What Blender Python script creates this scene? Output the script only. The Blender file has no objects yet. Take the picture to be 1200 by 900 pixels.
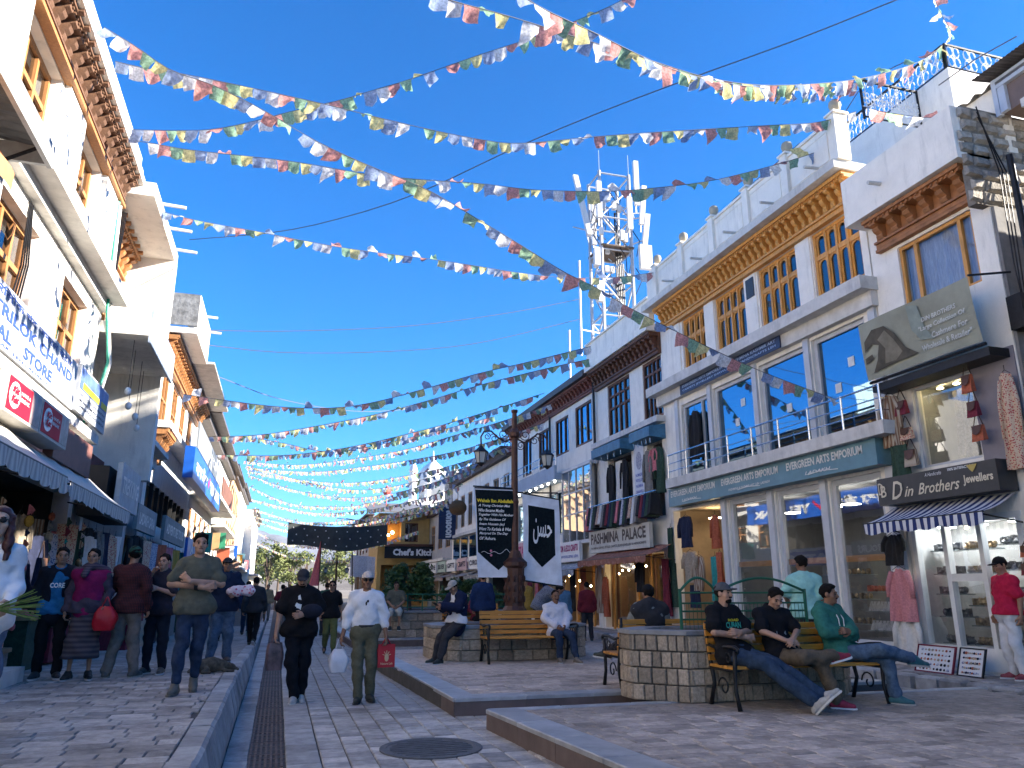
import bpy, math, random
import numpy as np
from mathutils import Vector, Matrix
rnd = random.Random(7)
S = bpy.context.scene
COL = S.collection
R_ = math.radians

# ------------------------------------------------------------------ camera, sky, sun, exposure
F_, CX, CY, EYE = 890.0, 600.0, 450.0, 1.5
TILT, YAW = 0.263398, 0.289921
FWD = np.array([math.sin(YAW)*math.cos(TILT), math.cos(YAW)*math.cos(TILT), math.sin(TILT)])
RGT = np.array([math.cos(YAW), -math.sin(YAW), 0.0])
UPV = np.cross(RGT, FWD)
CAM = np.array([0.0, 0.0, EYE])
cd = bpy.data.cameras.new('camera'); cd.sensor_width = 36; cd.lens = F_/1200*36
cd.clip_start = 0.05; cd.clip_end = 20000
cam = bpy.data.objects.new('camera', cd); COL.objects.link(cam)
cam.matrix_world = Matrix(((RGT[0], UPV[0], -FWD[0], 0), (RGT[1], UPV[1], -FWD[1], 0), (RGT[2], UPV[2], -FWD[2], EYE), (0, 0, 0, 1)))
S.camera = cam
SUN_EL, SUN_AZ = R_(20.5), R_(110)          # azimuth clockwise from +Y: the sun stands to the right, a little behind
w = bpy.data.worlds.new('World'); S.world = w; w.use_nodes = True
nt = w.node_tree; bg = nt.nodes['Background']
sk = nt.nodes.new('ShaderNodeTexSky'); sk.sky_type = 'NISHITA'; sk.sun_disc = False
sk.sun_elevation = SUN_EL; sk.sun_rotation = SUN_AZ
sk.altitude = 0; sk.air_density = 1.0; sk.dust_density = 0.0; sk.ozone_density = 10.0
gm = nt.nodes.new('ShaderNodeGamma'); gm.inputs[1].default_value = 1.0; hs = nt.nodes.new('ShaderNodeHueSaturation'); hs.inputs['Saturation'].default_value = 1.09; hs.inputs['Value'].default_value = 1.0
nt.links.new(sk.outputs[0], gm.inputs[0]); nt.links.new(gm.outputs[0], hs.inputs['Color']); nt.links.new(hs.outputs[0], bg.inputs[0]); bg.inputs[1].default_value = 0.066
sl = bpy.data.lights.new('sun', 'SUN'); sl.energy = 4.0; sl.angle = R_(0.5); sl.color = (1, 0.92, 0.81)
so = bpy.data.objects.new('sun', sl); COL.objects.link(so); so.location = (40, -15, 60)
SD = Vector((math.sin(SUN_AZ)*math.cos(SUN_EL), math.cos(SUN_AZ)*math.cos(SUN_EL), math.sin(SUN_EL)))
so.rotation_euler = SD.to_track_quat('Z', 'Y').to_euler()
S.view_settings.view_transform = 'Standard'; S.view_settings.look = 'None'
S.view_settings.exposure = 2.45; S.view_settings.gamma = 1
S.cycles.max_bounces = 7; S.cycles.transparent_max_bounces = 12; S.cycles.diffuse_bounces = 6
S.cycles.caustics_reflective = False; S.cycles.caustics_refractive = False
S.cycles.sample_clamp_indirect = 20

# ------------------------------------------------------------------ where a sight line meets a plane of the place
def _ray(px, py): return FWD + RGT*(px-CX)/F_ + UPV*(CY-py)/F_
def on_z(px, py, z): d = _ray(px, py); return CAM + d*((z-EYE)/d[2])
def on_x(px, py, x): d = _ray(px, py); return CAM + d*(x/d[0])
def on_y(px, py, y): d = _ray(px, py); return CAM + d*(y/d[1])

# ------------------------------------------------------------------ materials
MATS = {}
def NN(nt, t, **kw):
    n = nt.nodes.new(t)
    for k, v in kw.items(): setattr(n, k, v)
    return n
def mat(name, col, rough=.75, var=.15, scale=6, bump=.0, bscale=60, metal=0, rand=0.0, stain=0.0, spec=.35, stretch=None, world=0.0):
    """procedural surface: fine grain, broad weathering, optional colour change from piece to piece"""
    if name in MATS: return MATS[name]
    m = bpy.data.materials.new(name); m.use_nodes = True; t = m.node_tree; L = t.links
    b = t.nodes['Principled BSDF']; b.inputs['Roughness'].default_value = rough; b.inputs['Metallic'].default_value = metal
    b.inputs['Specular IOR Level'].default_value = spec
    tc = NN(t, 'ShaderNodeTexCoord'); vec = tc.outputs['Object']
    if stretch:
        mp = NN(t, 'ShaderNodeMapping'); mp.inputs['Scale'].default_value = stretch; L.new(vec, mp.inputs[0]); vec = mp.outputs[0]
    if rand:
        oi = NN(t, 'ShaderNodeObjectInfo')
        ad = NN(t, 'ShaderNodeVectorMath', operation='ADD'); L.new(vec, ad.inputs[0])
        sc = NN(t, 'ShaderNodeVectorMath', operation='SCALE'); sc.inputs[0].default_value = (37, 51, 23); L.new(oi.outputs['Random'], sc.inputs[3])
        L.new(sc.outputs[0], ad.inputs[1]); vec = ad.outputs[0]
    nz = NN(t, 'ShaderNodeTexNoise'); nz.inputs['Scale'].default_value = scale; nz.inputs['Detail'].default_value = 6; nz.inputs['Roughness'].default_value = .65
    L.new(vec, nz.inputs['Vector'])
    mr = NN(t, 'ShaderNodeMapRange'); mr.inputs[1].default_value = .3; mr.inputs[2].default_value = .7
    mr.inputs[3].default_value = 1-var; mr.inputs[4].default_value = 1+var; L.new(nz.outputs[0], mr.inputs[0])
    val = mr.outputs[0]
    if rand:
        m2 = NN(t, 'ShaderNodeMapRange'); m2.inputs[3].default_value = 1-rand; m2.inputs[4].default_value = 1+rand; L.new(oi.outputs['Random'], m2.inputs[0])
        mu = NN(t, 'ShaderNodeMath', operation='MULTIPLY'); L.new(val, mu.inputs[0]); L.new(m2.outputs[0], mu.inputs[1]); val = mu.outputs[0]
    if stain:
        mp2 = NN(t, 'ShaderNodeMapping'); mp2.inputs['Scale'].default_value = (1.6, 1.6, .28); L.new(tc.outputs['Object'], mp2.inputs[0])
        n2 = NN(t, 'ShaderNodeTexNoise'); n2.inputs['Scale'].default_value = 2.2; n2.inputs['Detail'].default_value = 8; n2.inputs['Roughness'].default_value = .7
        L.new(mp2.outputs[0], n2.inputs['Vector'])
        m3 = NN(t, 'ShaderNodeMapRange'); m3.inputs[1].default_value = .52; m3.inputs[2].default_value = .75; m3.inputs[3].default_value = 1; m3.inputs[4].default_value = 1-stain
        L.new(n2.outputs[0], m3.inputs[0])
        mu = NN(t, 'ShaderNodeMath', operation='MULTIPLY'); L.new(val, mu.inputs[0]); L.new(m3.outputs[0], mu.inputs[1]); val = mu.outputs[0]
    if world:                                              # dust and spills that run across the single stones
        ge = NN(t, 'ShaderNodeNewGeometry')
        for sc_, lo_, hi_ in ((.55, .42, .68), (2.6, .50, .72)):
            n4 = NN(t, 'ShaderNodeTexNoise'); n4.inputs['Scale'].default_value = sc_; n4.inputs['Detail'].default_value = 7; n4.inputs['Roughness'].default_value = .68; L.new(ge.outputs['Position'], n4.inputs['Vector'])
            m4 = NN(t, 'ShaderNodeMapRange'); m4.inputs[1].default_value = lo_; m4.inputs[2].default_value = hi_; m4.inputs[3].default_value = 1.06; m4.inputs[4].default_value = 1-world; L.new(n4.outputs[0], m4.inputs[0])
            mu = NN(t, 'ShaderNodeMath', operation='MULTIPLY'); L.new(val, mu.inputs[0]); L.new(m4.outputs[0], mu.inputs[1]); val = mu.outputs[0]
    vm = NN(t, 'ShaderNodeVectorMath', operation='SCALE'); vm.inputs[0].default_value = col; L.new(val, vm.inputs[3])
    L.new(vm.outputs[0], b.inputs['Base Color'])
    if bump:
        n3 = NN(t, 'ShaderNodeTexNoise'); n3.inputs['Scale'].default_value = bscale; n3.inputs['Detail'].default_value = 5; L.new(vec, n3.inputs['Vector'])
        bp = NN(t, 'ShaderNodeBump'); bp.inputs['Strength'].default_value = bump; bp.inputs['Distance'].default_value = .02
        L.new(n3.outputs[0], bp.inputs['Height']); L.new(bp.outputs[0], b.inputs['Normal'])
    MATS[name] = m; return m
def glass(name, refl=.25, tint=(.8, .85, .88), rough=.02, gcol=(.95, .97, 1)):
    if name in MATS: return MATS[name]
    m = bpy.data.materials.new(name); m.use_nodes = True; t = m.node_tree; t.nodes.clear(); L = t.links
    o = NN(t, 'ShaderNodeOutputMaterial'); mx = NN(t, 'ShaderNodeMixShader'); tr = NN(t, 'ShaderNodeBsdfTransparent'); gl = NN(t, 'ShaderNodeBsdfGlossy')
    tr.inputs[0].default_value = (*tint, 1); gl.inputs['Roughness'].default_value = rough; gl.inputs[0].default_value = (*gcol, 1)
    lw = NN(t, 'ShaderNodeLayerWeight'); lw.inputs[0].default_value = .5; fr = NN(t, 'ShaderNodeMath', operation='POWER'); fr.inputs[1].default_value = 4.0; L.new(lw.outputs['Facing'], fr.inputs[0])
    mr = NN(t, 'ShaderNodeMapRange'); mr.inputs[3].default_value = refl; mr.inputs[4].default_value = 1; L.new(fr.outputs[0], mr.inputs[0])
    tc = NN(t, 'ShaderNodeTexCoord'); nz = NN(t, 'ShaderNodeTexNoise'); nz.inputs['Scale'].default_value = .9; L.new(tc.outputs['Object'], nz.inputs['Vector'])
    bp = NN(t, 'ShaderNodeBump'); bp.inputs['Strength'].default_value = .05; bp.inputs['Distance'].default_value = .05; L.new(nz.outputs[0], bp.inputs['Height']); L.new(bp.outputs[0], gl.inputs['Normal'])
    L.new(mr.outputs[0], mx.inputs[0]); L.new(tr.outputs[0], mx.inputs[1]); L.new(gl.outputs[0], mx.inputs[2]); L.new(mx.outputs[0], o.inputs[0])
    MATS[name] = m; return m
def glow(name, col, e):
    if name in MATS: return MATS[name]
    m = bpy.data.materials.new(name); m.use_nodes = True; b = m.node_tree.nodes['Principled BSDF']
    b.inputs['Base Color'].default_value = (*col, 1); b.inputs['Emission Color'].default_value = (*col, 1); b.inputs['Emission Strength'].default_value = e
    MATS[name] = m; return m
def cloth(name, col, trans=.35, var=.25, scale=25):
    """thin woven cloth that lets some light through, with a faint darker print"""
    if name in MATS: return MATS[name]
    m = bpy.data.materials.new(name); m.use_nodes = True; t = m.node_tree; t.nodes.clear(); L = t.links
    o = NN(t, 'ShaderNodeOutputMaterial'); mx = NN(t, 'ShaderNodeMixShader'); d = NN(t, 'ShaderNodeBsdfDiffuse'); tr = NN(t, 'ShaderNodeBsdfTranslucent')
    tc = NN(t, 'ShaderNodeTexCoord'); nz = NN(t, 'ShaderNodeTexNoise'); nz.inputs['Scale'].default_value = scale; nz.inputs['Detail'].default_value = 4; L.new(tc.outputs['Object'], nz.inputs['Vector'])
    mr = NN(t, 'ShaderNodeMapRange'); mr.inputs[1].default_value = .35; mr.inputs[2].default_value = .65; mr.inputs[3].default_value = 1-var; mr.inputs[4].default_value = 1.1; L.new(nz.outputs[0], mr.inputs[0])
    vm = NN(t, 'ShaderNodeVectorMath', operation='SCALE'); vm.inputs[0].default_value = col; L.new(mr.outputs[0], vm.inputs[3])
    L.new(vm.outputs[0], d.inputs[0]); L.new(vm.outputs[0], tr.inputs[0]); mx.inputs[0].default_value = trans
    L.new(d.outputs[0], mx.inputs[1]); L.new(tr.outputs[0], mx.inputs[2]); L.new(mx.outputs[0], o.inputs[0])
    MATS[name] = m; return m
def pattern(name, c1, c2, kind='wave', scale=6, rough=.9):
    """printed or woven cloth: stripes, checks or a small print in two colours"""
    if name in MATS: return MATS[name]
    m = bpy.data.materials.new(name); m.use_nodes = True; t = m.node_tree; L = t.links; b = t.nodes['Principled BSDF']
    b.inputs['Roughness'].default_value = rough; b.inputs['Specular IOR Level'].default_value = .2
    tc = NN(t, 'ShaderNodeTexCoord'); mx = NN(t, 'ShaderNodeMix', data_type='RGBA'); mx.inputs[6].default_value = (*c1, 1); mx.inputs[7].default_value = (*c2, 1)
    if kind == 'print':
        n = NN(t, 'ShaderNodeTexVoronoi'); n.inputs['Scale'].default_value = scale*4; L.new(tc.outputs['Object'], n.inputs['Vector'])
        r = NN(t, 'ShaderNodeMapRange'); r.inputs[1].default_value = .3; r.inputs[2].default_value = .45; L.new(n.outputs[0], r.inputs[0]); L.new(r.outputs[0], mx.inputs[0])
    elif kind == 'check':
        out = None
        for ax in ('X', 'Z'):
            n = NN(t, 'ShaderNodeTexWave', bands_direction=ax); n.inputs['Scale'].default_value = scale; n.inputs['Distortion'].default_value = .5; L.new(tc.outputs['Object'], n.inputs['Vector'])
            if out is None: out = n.outputs[1]
            else:
                a = NN(t, 'ShaderNodeMath', operation='MULTIPLY'); L.new(out, a.inputs[0]); L.new(n.outputs[1], a.inputs[1]); out = a.outputs[0]
        L.new(out, mx.inputs[0])
    else:
        n = NN(t, 'ShaderNodeTexWave', bands_direction='Z' if kind == 'hoop' else 'X'); n.inputs['Scale'].default_value = scale; n.inputs['Distortion'].default_value = .8; L.new(tc.outputs['Object'], n.inputs['Vector'])
        L.new(n.outputs[1], mx.inputs[0])
    L.new(mx.outputs[2], b.inputs['Base Color'])
    MATS[name] = m; return m

# ------------------------------------------------------------------ objects
ORG = {}
def link(o): COL.objects.link(o); return o
def tag(o, label=None, cat=None, group=None, kind=None):
    if label: o['label'] = label
    if cat: o['category'] = cat
    if group: o['group'] = group
    if kind: o['kind'] = kind
    return o
def thing(name, label, cat, loc=(0, 0, 0), group=None, rz=0.0):
    o = link(bpy.data.objects.new(name, None)); o.location = loc; o.rotation_euler.z = rz; o.empty_display_size = .2
    ORG[o.name] = Vector((0, 0, 0)) if rz else Vector(loc)
    return tag(o, label, cat, group)
def local(name, label, cat, loc, rz=0.0, group=None):
    """a thing whose parts are modelled round the origin"""
    o = thing(name, label, cat, loc, group, rz); ORG[o.name] = Vector((0, 0, 0)); return o
def org(p): return ORG.get(p.name, Vector((0, 0, 0))) if p else Vector((0, 0, 0))
class MB:
    def __init__(s, xf=None): s.v = []; s.f = []; s.xf = xf
    def add(s, vs, fs):
        o = len(s.v)
        s.v.extend([s.xf(*p) for p in vs] if s.xf else [tuple(p) for p in vs])
        s.f.extend([tuple(i+o for i in q) for q in fs]); return s
    def box(s, a, b):
        (x0, y0, z0), (x1, y1, z1) = a, b
        return s.add([(x0,y0,z0),(x1,y0,z0),(x1,y1,z0),(x0,y1,z0),(x0,y0,z1),(x1,y0,z1),(x1,y1,z1),(x0,y1,z1)],
                     [(0,3,2,1),(4,5,6,7),(0,1,5,4),(1,2,6,5),(2,3,7,6),(3,0,4,7)])
    def bbox(s, a, b, c=.01):
        """box with chamfered top edges"""
        (x0, y0, z0), (x1, y1, z1) = a, b
        return s.add([(x0,y0,z0),(x1,y0,z0),(x1,y1,z0),(x0,y1,z0),(x0,y0,z1-c),(x1,y0,z1-c),(x1,y1,z1-c),(x0,y1,z1-c),
                      (x0+c,y0+c,z1),(x1-c,y0+c,z1),(x1-c,y1-c,z1),(x0+c,y1-c,z1)],
                     [(0,1,5,4),(1,2,6,5),(2,3,7,6),(3,0,4,7),(4,5,9,8),(5,6,10,9),(6,7,11,10),(7,4,8,11),(8,9,10,11)])
    def prism(s, pts, vec):
        n = len(pts); vec = np.array(vec); q = [tuple(np.array(p)+vec) for p in pts]
        return s.add(list(pts)+q, [tuple(range(n))[::-1], tuple(range(n, 2*n))]+[(i, (i+1) % n, n+(i+1) % n, n+i) for i in range(n)])
    def tube(s, pts, r, n=6, cap=True):
        pts = [Vector(p) for p in pts]; k = len(pts); rs = r if isinstance(r, (list, tuple)) else [r]*k
        vs = []; u = None
        for i, p in enumerate(pts):
            d = (pts[min(i+1, k-1)]-pts[max(i-1, 0)])
            d = d.normalized() if d.length > 1e-9 else Vector((0, 0, 1))
            if u is None: u = d.orthogonal().normalized()
            else:
                u = u-d*u.dot(d); u = u.normalized() if u.length > 1e-6 else d.orthogonal().normalized()
            v = d.cross(u)
            for j in range(n):
                a = 2*math.pi*j/n; vs.append(tuple(p+(u*math.cos(a)+v*math.sin(a))*rs[i]))
        fs = [(i*n+j, i*n+(j+1) % n, (i+1)*n+(j+1) % n, (i+1)*n+j) for i in range(k-1) for j in range(n)]
        if cap: fs += [tuple(range(n))[::-1], tuple(range((k-1)*n, k*n))]
        return s.add(vs, fs)
    def lathe(s, c, prof, n=12):
        vs = [(c[0]+r*math.cos(2*math.pi*j/n), c[1]+r*math.sin(2*math.pi*j/n), c[2]+z) for r, z in prof for j in range(n)]
        k = len(prof)
        return s.add(vs, [(i*n+j, i*n+(j+1) % n, (i+1)*n+(j+1) % n, (i+1)*n+j) for i in range(k-1) for j in range(n)]+[tuple(range(n))[::-1], tuple(range((k-1)*n, k*n))])
    def ball(s, c, r, n=10, m=6):
        r = (r, r, r) if not isinstance(r, (tuple, list)) else r
        vs = [(c[0], c[1], c[2]-r[2])]
        for i in range(1, m):
            a = math.pi*i/m
            vs += [(c[0]+r[0]*math.sin(a)*math.cos(2*math.pi*j/n), c[1]+r[1]*math.sin(a)*math.sin(2*math.pi*j/n), c[2]-r[2]*math.cos(a)) for j in range(n)]
        vs.append((c[0], c[1], c[2]+r[2])); e = len(vs)-1
        fs = [(0, 1+(j+1) % n, 1+j) for j in range(n)]+[(e, e-n+j, e-n+(j+1) % n) for j in range(n)]
        fs += [(1+i*n+j, 1+i*n+(j+1) % n, 1+(i+1)*n+(j+1) % n, 1+(i+1)*n+j) for i in range(m-2) for j in range(n)]
        return s.add(vs, fs)
    def sheet(s, fn, nu, nv):
        vs = [fn(i/nu, j/nv) for i in range(nu+1) for j in range(nv+1)]
        return s.add(vs, [(i*(nv+1)+j, (i+1)*(nv+1)+j, (i+1)*(nv+1)+j+1, i*(nv+1)+j+1) for i in range(nu) for j in range(nv)])
    def quad(s, a, b, c, d): return s.add([a, b, c, d], [(0, 1, 2, 3)])
    def wall(s, u0, u1, z0, z1, ops, t=.25, d0=0.0):
        """wall face in (u, d, z) with openings and their reveals"""
        us = sorted({u0, u1, *[max(u0, min(u1, x)) for o in ops for x in o[:2]]}); zs = sorted({z0, z1, *[max(z0, min(z1, x)) for o in ops for x in o[2:4]]})
        for i in range(len(us)-1):
            for j in range(len(zs)-1):
                cu, cz = (us[i]+us[i+1])/2, (zs[j]+zs[j+1])/2
                if not any(o[0] < cu < o[1] and o[2] < cz < o[3] for o in ops):
                    s.quad((us[i], d0, zs[j]), (us[i+1], d0, zs[j]), (us[i+1], d0, zs[j+1]), (us[i], d0, zs[j+1]))
        for a, b, c, d in ops:
            e = d0-t
            s.quad((a, d0, c), (a, e, c), (a, e, d), (a, d0, d)); s.quad((b, d0, c), (b, e, c), (b, e, d), (b, d0, d))
            s.quad((a, d0, c), (b, d0, c), (b, e, c), (a, e, c)); s.quad((a, d0, d), (b, d0, d), (b, e, d), (a, e, d))
        return s
    def mesh(s, name, m, o=None, smooth=False):
        me = bpy.data.meshes.new(name); vs = s.v
        if o is not None and o.length > 0: vs = [(x-o.x, y-o.y, z-o.z) for x, y, z in vs]
        me.from_pydata(vs, [], s.f)
        for mm in (m if isinstance(m, (list, tuple)) else [m]): me.materials.append(mm)
        if smooth: me.shade_smooth()
        me.update(); return me
    def build(s, name, m, parent=None, smooth=False, kind=None, label=None):
        o = org(parent); me = s.mesh(name, m, o, smooth)
        ob = link(bpy.data.objects.new(name, me)); ob.parent = parent
        if parent: ORG[ob.name] = o
        if kind: ob['kind'] = kind
        if label: ob['label'] = label
        return ob
    def single(s, name, m, label, cat, base, group=None, smooth=False):
        """a thing that is one mesh with its origin at its base"""
        b = Vector(base); me = s.mesh(name, m, b, smooth); ob = link(bpy.data.objects.new(name, me)); ob.location = b; ORG[ob.name] = b
        return tag(ob, label, cat, group)
def inst(name, me, parent, loc, rot=(0, 0, 0), scale=(1, 1, 1)):
    o = link(bpy.data.objects.new(name, me)); o.parent = parent
    o.location = Vector(loc)-org(parent); o.rotation_euler = rot; o.scale = scale; return o
def copy_tree(o, parent=None):
    c = link(o.copy()); c.parent = parent
    for ch in o.children: copy_tree(ch, c)
    return c
def RF(u, d, z): return (10.8-d, u, z)       # right-hand row of fronts: u along the street, d out into it
def LF(u, d, z): return (-4.0+d, u, z)       # left-hand row
def letters(mb, s, O, right, up, w, h, nrm=(0, 0, 0), bold=.0, ital=0.0, depth=.006, keep=False, rs=2):
    """lettering fitted into a w x h box whose lower left corner is O"""
    cu = bpy.data.curves.new('lettering', 'FONT'); cu.body = s; cu.size = 1; cu.offset = bold; cu.resolution_u = rs; cu.shear = ital
    ob = bpy.data.objects.new('lettering', cu); me = ob.to_mesh()
    if len(me.vertices) == 0: return mb
    co = np.array([v.co[:] for v in me.vertices]); fs = [tuple(p.vertices) for p in me.polygons]
    lo, hi = co.min(0), co.max(0); sz = np.maximum(hi-lo, 1e-6)
    sx, sy = w/sz[0], h/sz[1]
    off = 0
    if keep:
        sx2 = min(sx, sy*1.1); off = (sx-sx2)*sz[0]/2; sx = sx2
    right, up, nrm, O = (np.array(x, float) for x in (right, up, nrm, O))
    P = O+right*((co[:, :1]-lo[0])*sx+off)+up*(co[:, 1:2]-lo[1])*sy+nrm*depth
    mb.add([tuple(p) for p in P], fs)
    ob.to_mesh_clear(); bpy.data.objects.remove(ob); bpy.data.curves.remove(cu); return mb
def rtext(mb, s, ul, ur, z0, z1, d, **k):    # reads from the far end (ul) to the near end (ur) of the right row
    return letters(mb, s, RF(ul, d, z0), (0, -1, 0), (0, 0, 1), ul-ur, z1-z0, (-1, 0, 0), **k)
def ltext(mb, s, ul, ur, z0, z1, d, **k):
    return letters(mb, s, LF(ul, d, z0), (0, 1, 0), (0, 0, 1), ur-ul, z1-z0, (1, 0, 0), **k)
# ------------------------------------------------------------------ ground, street, pavements
STONE = mat('grey paving stone', (.35, .315, .285), .85, .3, 9, .35, 40, rand=.3, world=.35)
STONE2 = mat('bluish street paver', (.38, .345, .31), .62, .3, 9, .25, 40, rand=.36, spec=.5, world=.32)
STONE3 = mat('brownish platform paver', (.38, .315, .265), .72, .3, 9, .3, 40, rand=.3, spec=.45, world=.32)
JOINT = mat('sandy joint', (.085, .08, .075), .95, .3, 4, .4, 50)
KERB = mat('dressed granite kerb', (.34, .33, .32), .8, .2, 7, .4, 30, rand=.2, world=.35)
RISER = mat('reddish brown riser stone', (.13, .095, .085), .6, .25, 3, .15, 80, stain=.25)
MARBLE = mat('polished grey border slab', (.33, .33, .335), .42, .25, 2.5, .05, 30, rand=.1, spec=.6, world=.3)
IRON = mat('black cast iron', (.02, .02, .022), .45, .3, 20, .2, 80, metal=.4)
RUST = mat('rusty drain iron', (.13, .095, .08), .7, .4, 14, .4, 90, metal=.3)
DIRT = mat('dusty earth', (.24, .20, .15), .95, .3, .05, .3, 3)
def struct(name, mb, m, parent=None): return tag(mb.build(name, m, parent), kind='structure')
g = MB(); g.quad((-9000, -3000, -.12), (9000, -3000, -.12), (9000, 12000, -.12), (-9000, 12000, -.12)); struct('ground', g, DIRT)
PAV = {}
def paver_mesh(lx, ly, m):
    k = (lx, ly, m.name)
    if k not in PAV: PAV[k] = MB().bbox((-lx/2, -ly/2, -.06), (lx/2, ly/2, 0), .007).mesh('paver', m)
    return PAV[k]
def pave(base, bname, m, x0, x1, y0, y1, z, lx, ly, near, inside=None, stag=True, gap=.012, ztol=.003, far_y=None, zf=None):
    zb = z
    """single stones where they can be told apart, one joined part beyond them"""
    cand = []
    ny = int((y1-y0)/ly)
    for j in range(ny):
        x = x0-(rnd.random()*lx if stag else 0)
        while x < x1-.05:
            l = lx*(1+(rnd.random()-.5)*.3 if stag else 1); a, b = max(x, x0), min(x+l, x1)
            if b-a > .06:
                c = ((a+b)/2, y0+(j+.5)*ly)
                if inside is None or (inside(a, c[1]) and inside(b, c[1])): cand.append((c[0], c[1], b-a))
            x += l
    px = []
    for c in cand:
        d = np.array([c[0], c[1], z])-CAM; dz = d@FWD
        X, Y = CX+F_*(d@RGT)/max(dz, .1), CY-F_*(d@UPV)/max(dz, .1)
        px.append(dz if dz > .5 and -20 < X < 1220 and Y < 915 else 1e9+dz)
    order = sorted(range(len(cand)), key=lambda i: px[i]); rest = MB(); k = 0
    for i in order:
        cx, cy, l = cand[i]; z = zb+(zf(cy) if zf else 0)
        if far_y and cy > far_y: continue
        dz = (rnd.random()-.5)*2*ztol
        if k < near and px[i] < 1e9:
            inst('paver', paver_mesh(lx, ly-gap, m), base, (cx, cy, z+dz), (R_(rnd.uniform(-.5, .5)), R_(rnd.uniform(-.4, .4)), R_(rnd.uniform(-.5, .5))), ((l-gap)/lx, 1, 1)); k += 1
        else: rest.bbox((cx-l/2+gap/2, cy-ly/2+gap/2, z-.06+dz), (cx+l/2-gap/2, cy+ly/2-gap/2, z+dz), .007)
    tag(rest.build(bname, m, base), kind='stuff')
# left pavement, raised
dip = lambda y: -.32*max(0.0, min(1.0, (y-13)/11))         # the left pavement sinks towards the street farther on
lp = MB(); lp.sheet(lambda a, b: ((-4.8+4.18*a), (-2+132*b), .352+dip(-2+132*b)), 1, 132); LP = struct('pavement', lp, JOINT)
pave(LP, 'paver_field', STONE, -4.0, -.63, 4.6, 34, .37, .34, .21, 300, zf=dip)
kb = MB().add([(-.62,0,-.1),(-.36,0,-.1),(-.36,0,.10),(-.43,0,.35),(-.46,0,.375),(-.62,0,.375),
               (-.62,.5,-.1),(-.36,.5,-.1),(-.36,.5,.10),(-.43,.5,.35),(-.46,.5,.375),(-.62,.5,.375)],
              [(0,1,2,3,4,5),(11,10,9,8,7,6),(0,6,7,1),(1,7,8,2),(2,8,9,3),(3,9,10,4),(4,10,11,5),(5,11,6,0)]).mesh('kerb_stone', KERB)
y = 4.0
while y < 75:
    l = rnd.uniform(.42, .62) if y < 30 else 1.2
    inst('kerb_stone', kb, LP, (rnd.uniform(-.006, .006), y, dip(y)+rnd.uniform(-.006, .006)), (0, 0, R_(rnd.uniform(-.6, .6))), (1, (l-.012)/.5, 1)); y += l
# street
st = MB(); st.quad((-.36, -2, -.02), (10.9, -2, -.02), (10.9, 130, -.02), (-.36, 130, -.02)); ST = struct('street', st, JOINT)
def free(x, y):
    if x < .5 or x > 9.64: return False
    if 3.5 < y < 8.6 and x > 2.55+(8.8-y)*.092: return False
    if 9.95 < y < 17.5 and 2.45 < x < 8.4: return False
    if 21.7 < y < 30 and 2.3 < x < 8.4: return False
    return True
pave(ST, 'paver_field', STONE2, .5, 9.64, 5.0, 44, 0, .24, .20, 300, free, stag=False)
ed = MB().bbox((.0, 0, -.06), (.3, .9, 0), .008).mesh('edging_slab', KERB)
y = 4.0
while y < 60:
    inst('edging_slab', ed, ST, (.19, y, .004), (0, 0, R_(rnd.uniform(-.3, .3))), (1, .985, 1))
    inst('edging_slab', ed, ST, (-.35, y+.3, .0), (0, 0, R_(rnd.uniform(-.3, .3))), (.68, .985, 1)); y += .9
gr = MB(); gr.box((-.145, 0, -.11), (.19, .58, -.09))
for k in range(7): gr.box((-.14+k*.047, .0, -.05), (-.118+k*.047, .58, -.008))
for k in (0, .19, .38, .56): gr.box((-.142, k, -.06), (.186, k+.02, -.018))
gm = gr.mesh('drain_grate', RUST)
y = 4.0
while y < 45: inst('drain_grate', gm, ST, (0, y, 0), (R_(rnd.uniform(-.3, .3)), R_(rnd.uniform(-.5, .5)), 0)); y += .6
mc = MB(); mc.lathe((1.55, 7.95, -.01), [(.50, 0), (.50, .022), (.44, .022), (.435, .016), (.0, .016)], 28)
for k in range(-4, 5): mc.box((1.55-math.sqrt(.4**2-(k*.09)**2), 7.95+k*.09-.02, .004), (1.55+math.sqrt(.4**2-(k*.09)**2), 7.95+k*.09+.02, .014))
mc.build('manhole_cover', mat('worn concrete iron cover', (.10, .10, .105), .7, .3, 10, .4, 60), ST)
# right pavement
rp = MB(); rp.box((9.86, -2, -.1), (11.3, 60, .185)); RP = struct('pavement', rp, JOINT)
pave(RP, 'paver_field', STONE, 9.87, 10.8, 7.5, 40, .2, .3, .21, 120)
kr = MB().bbox((9.64, 0, -.1), (9.86, .42, .2), .03).mesh('kerb_stone', KERB)
y = 6.0
while y < 40: inst('kerb_stone', kr, RP, (rnd.uniform(-.006, .006), y, rnd.uniform(-.006, .006)), (0, 0, R_(rnd.uniform(-.8, .8))), (1, .97, 1)); y += .43
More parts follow.
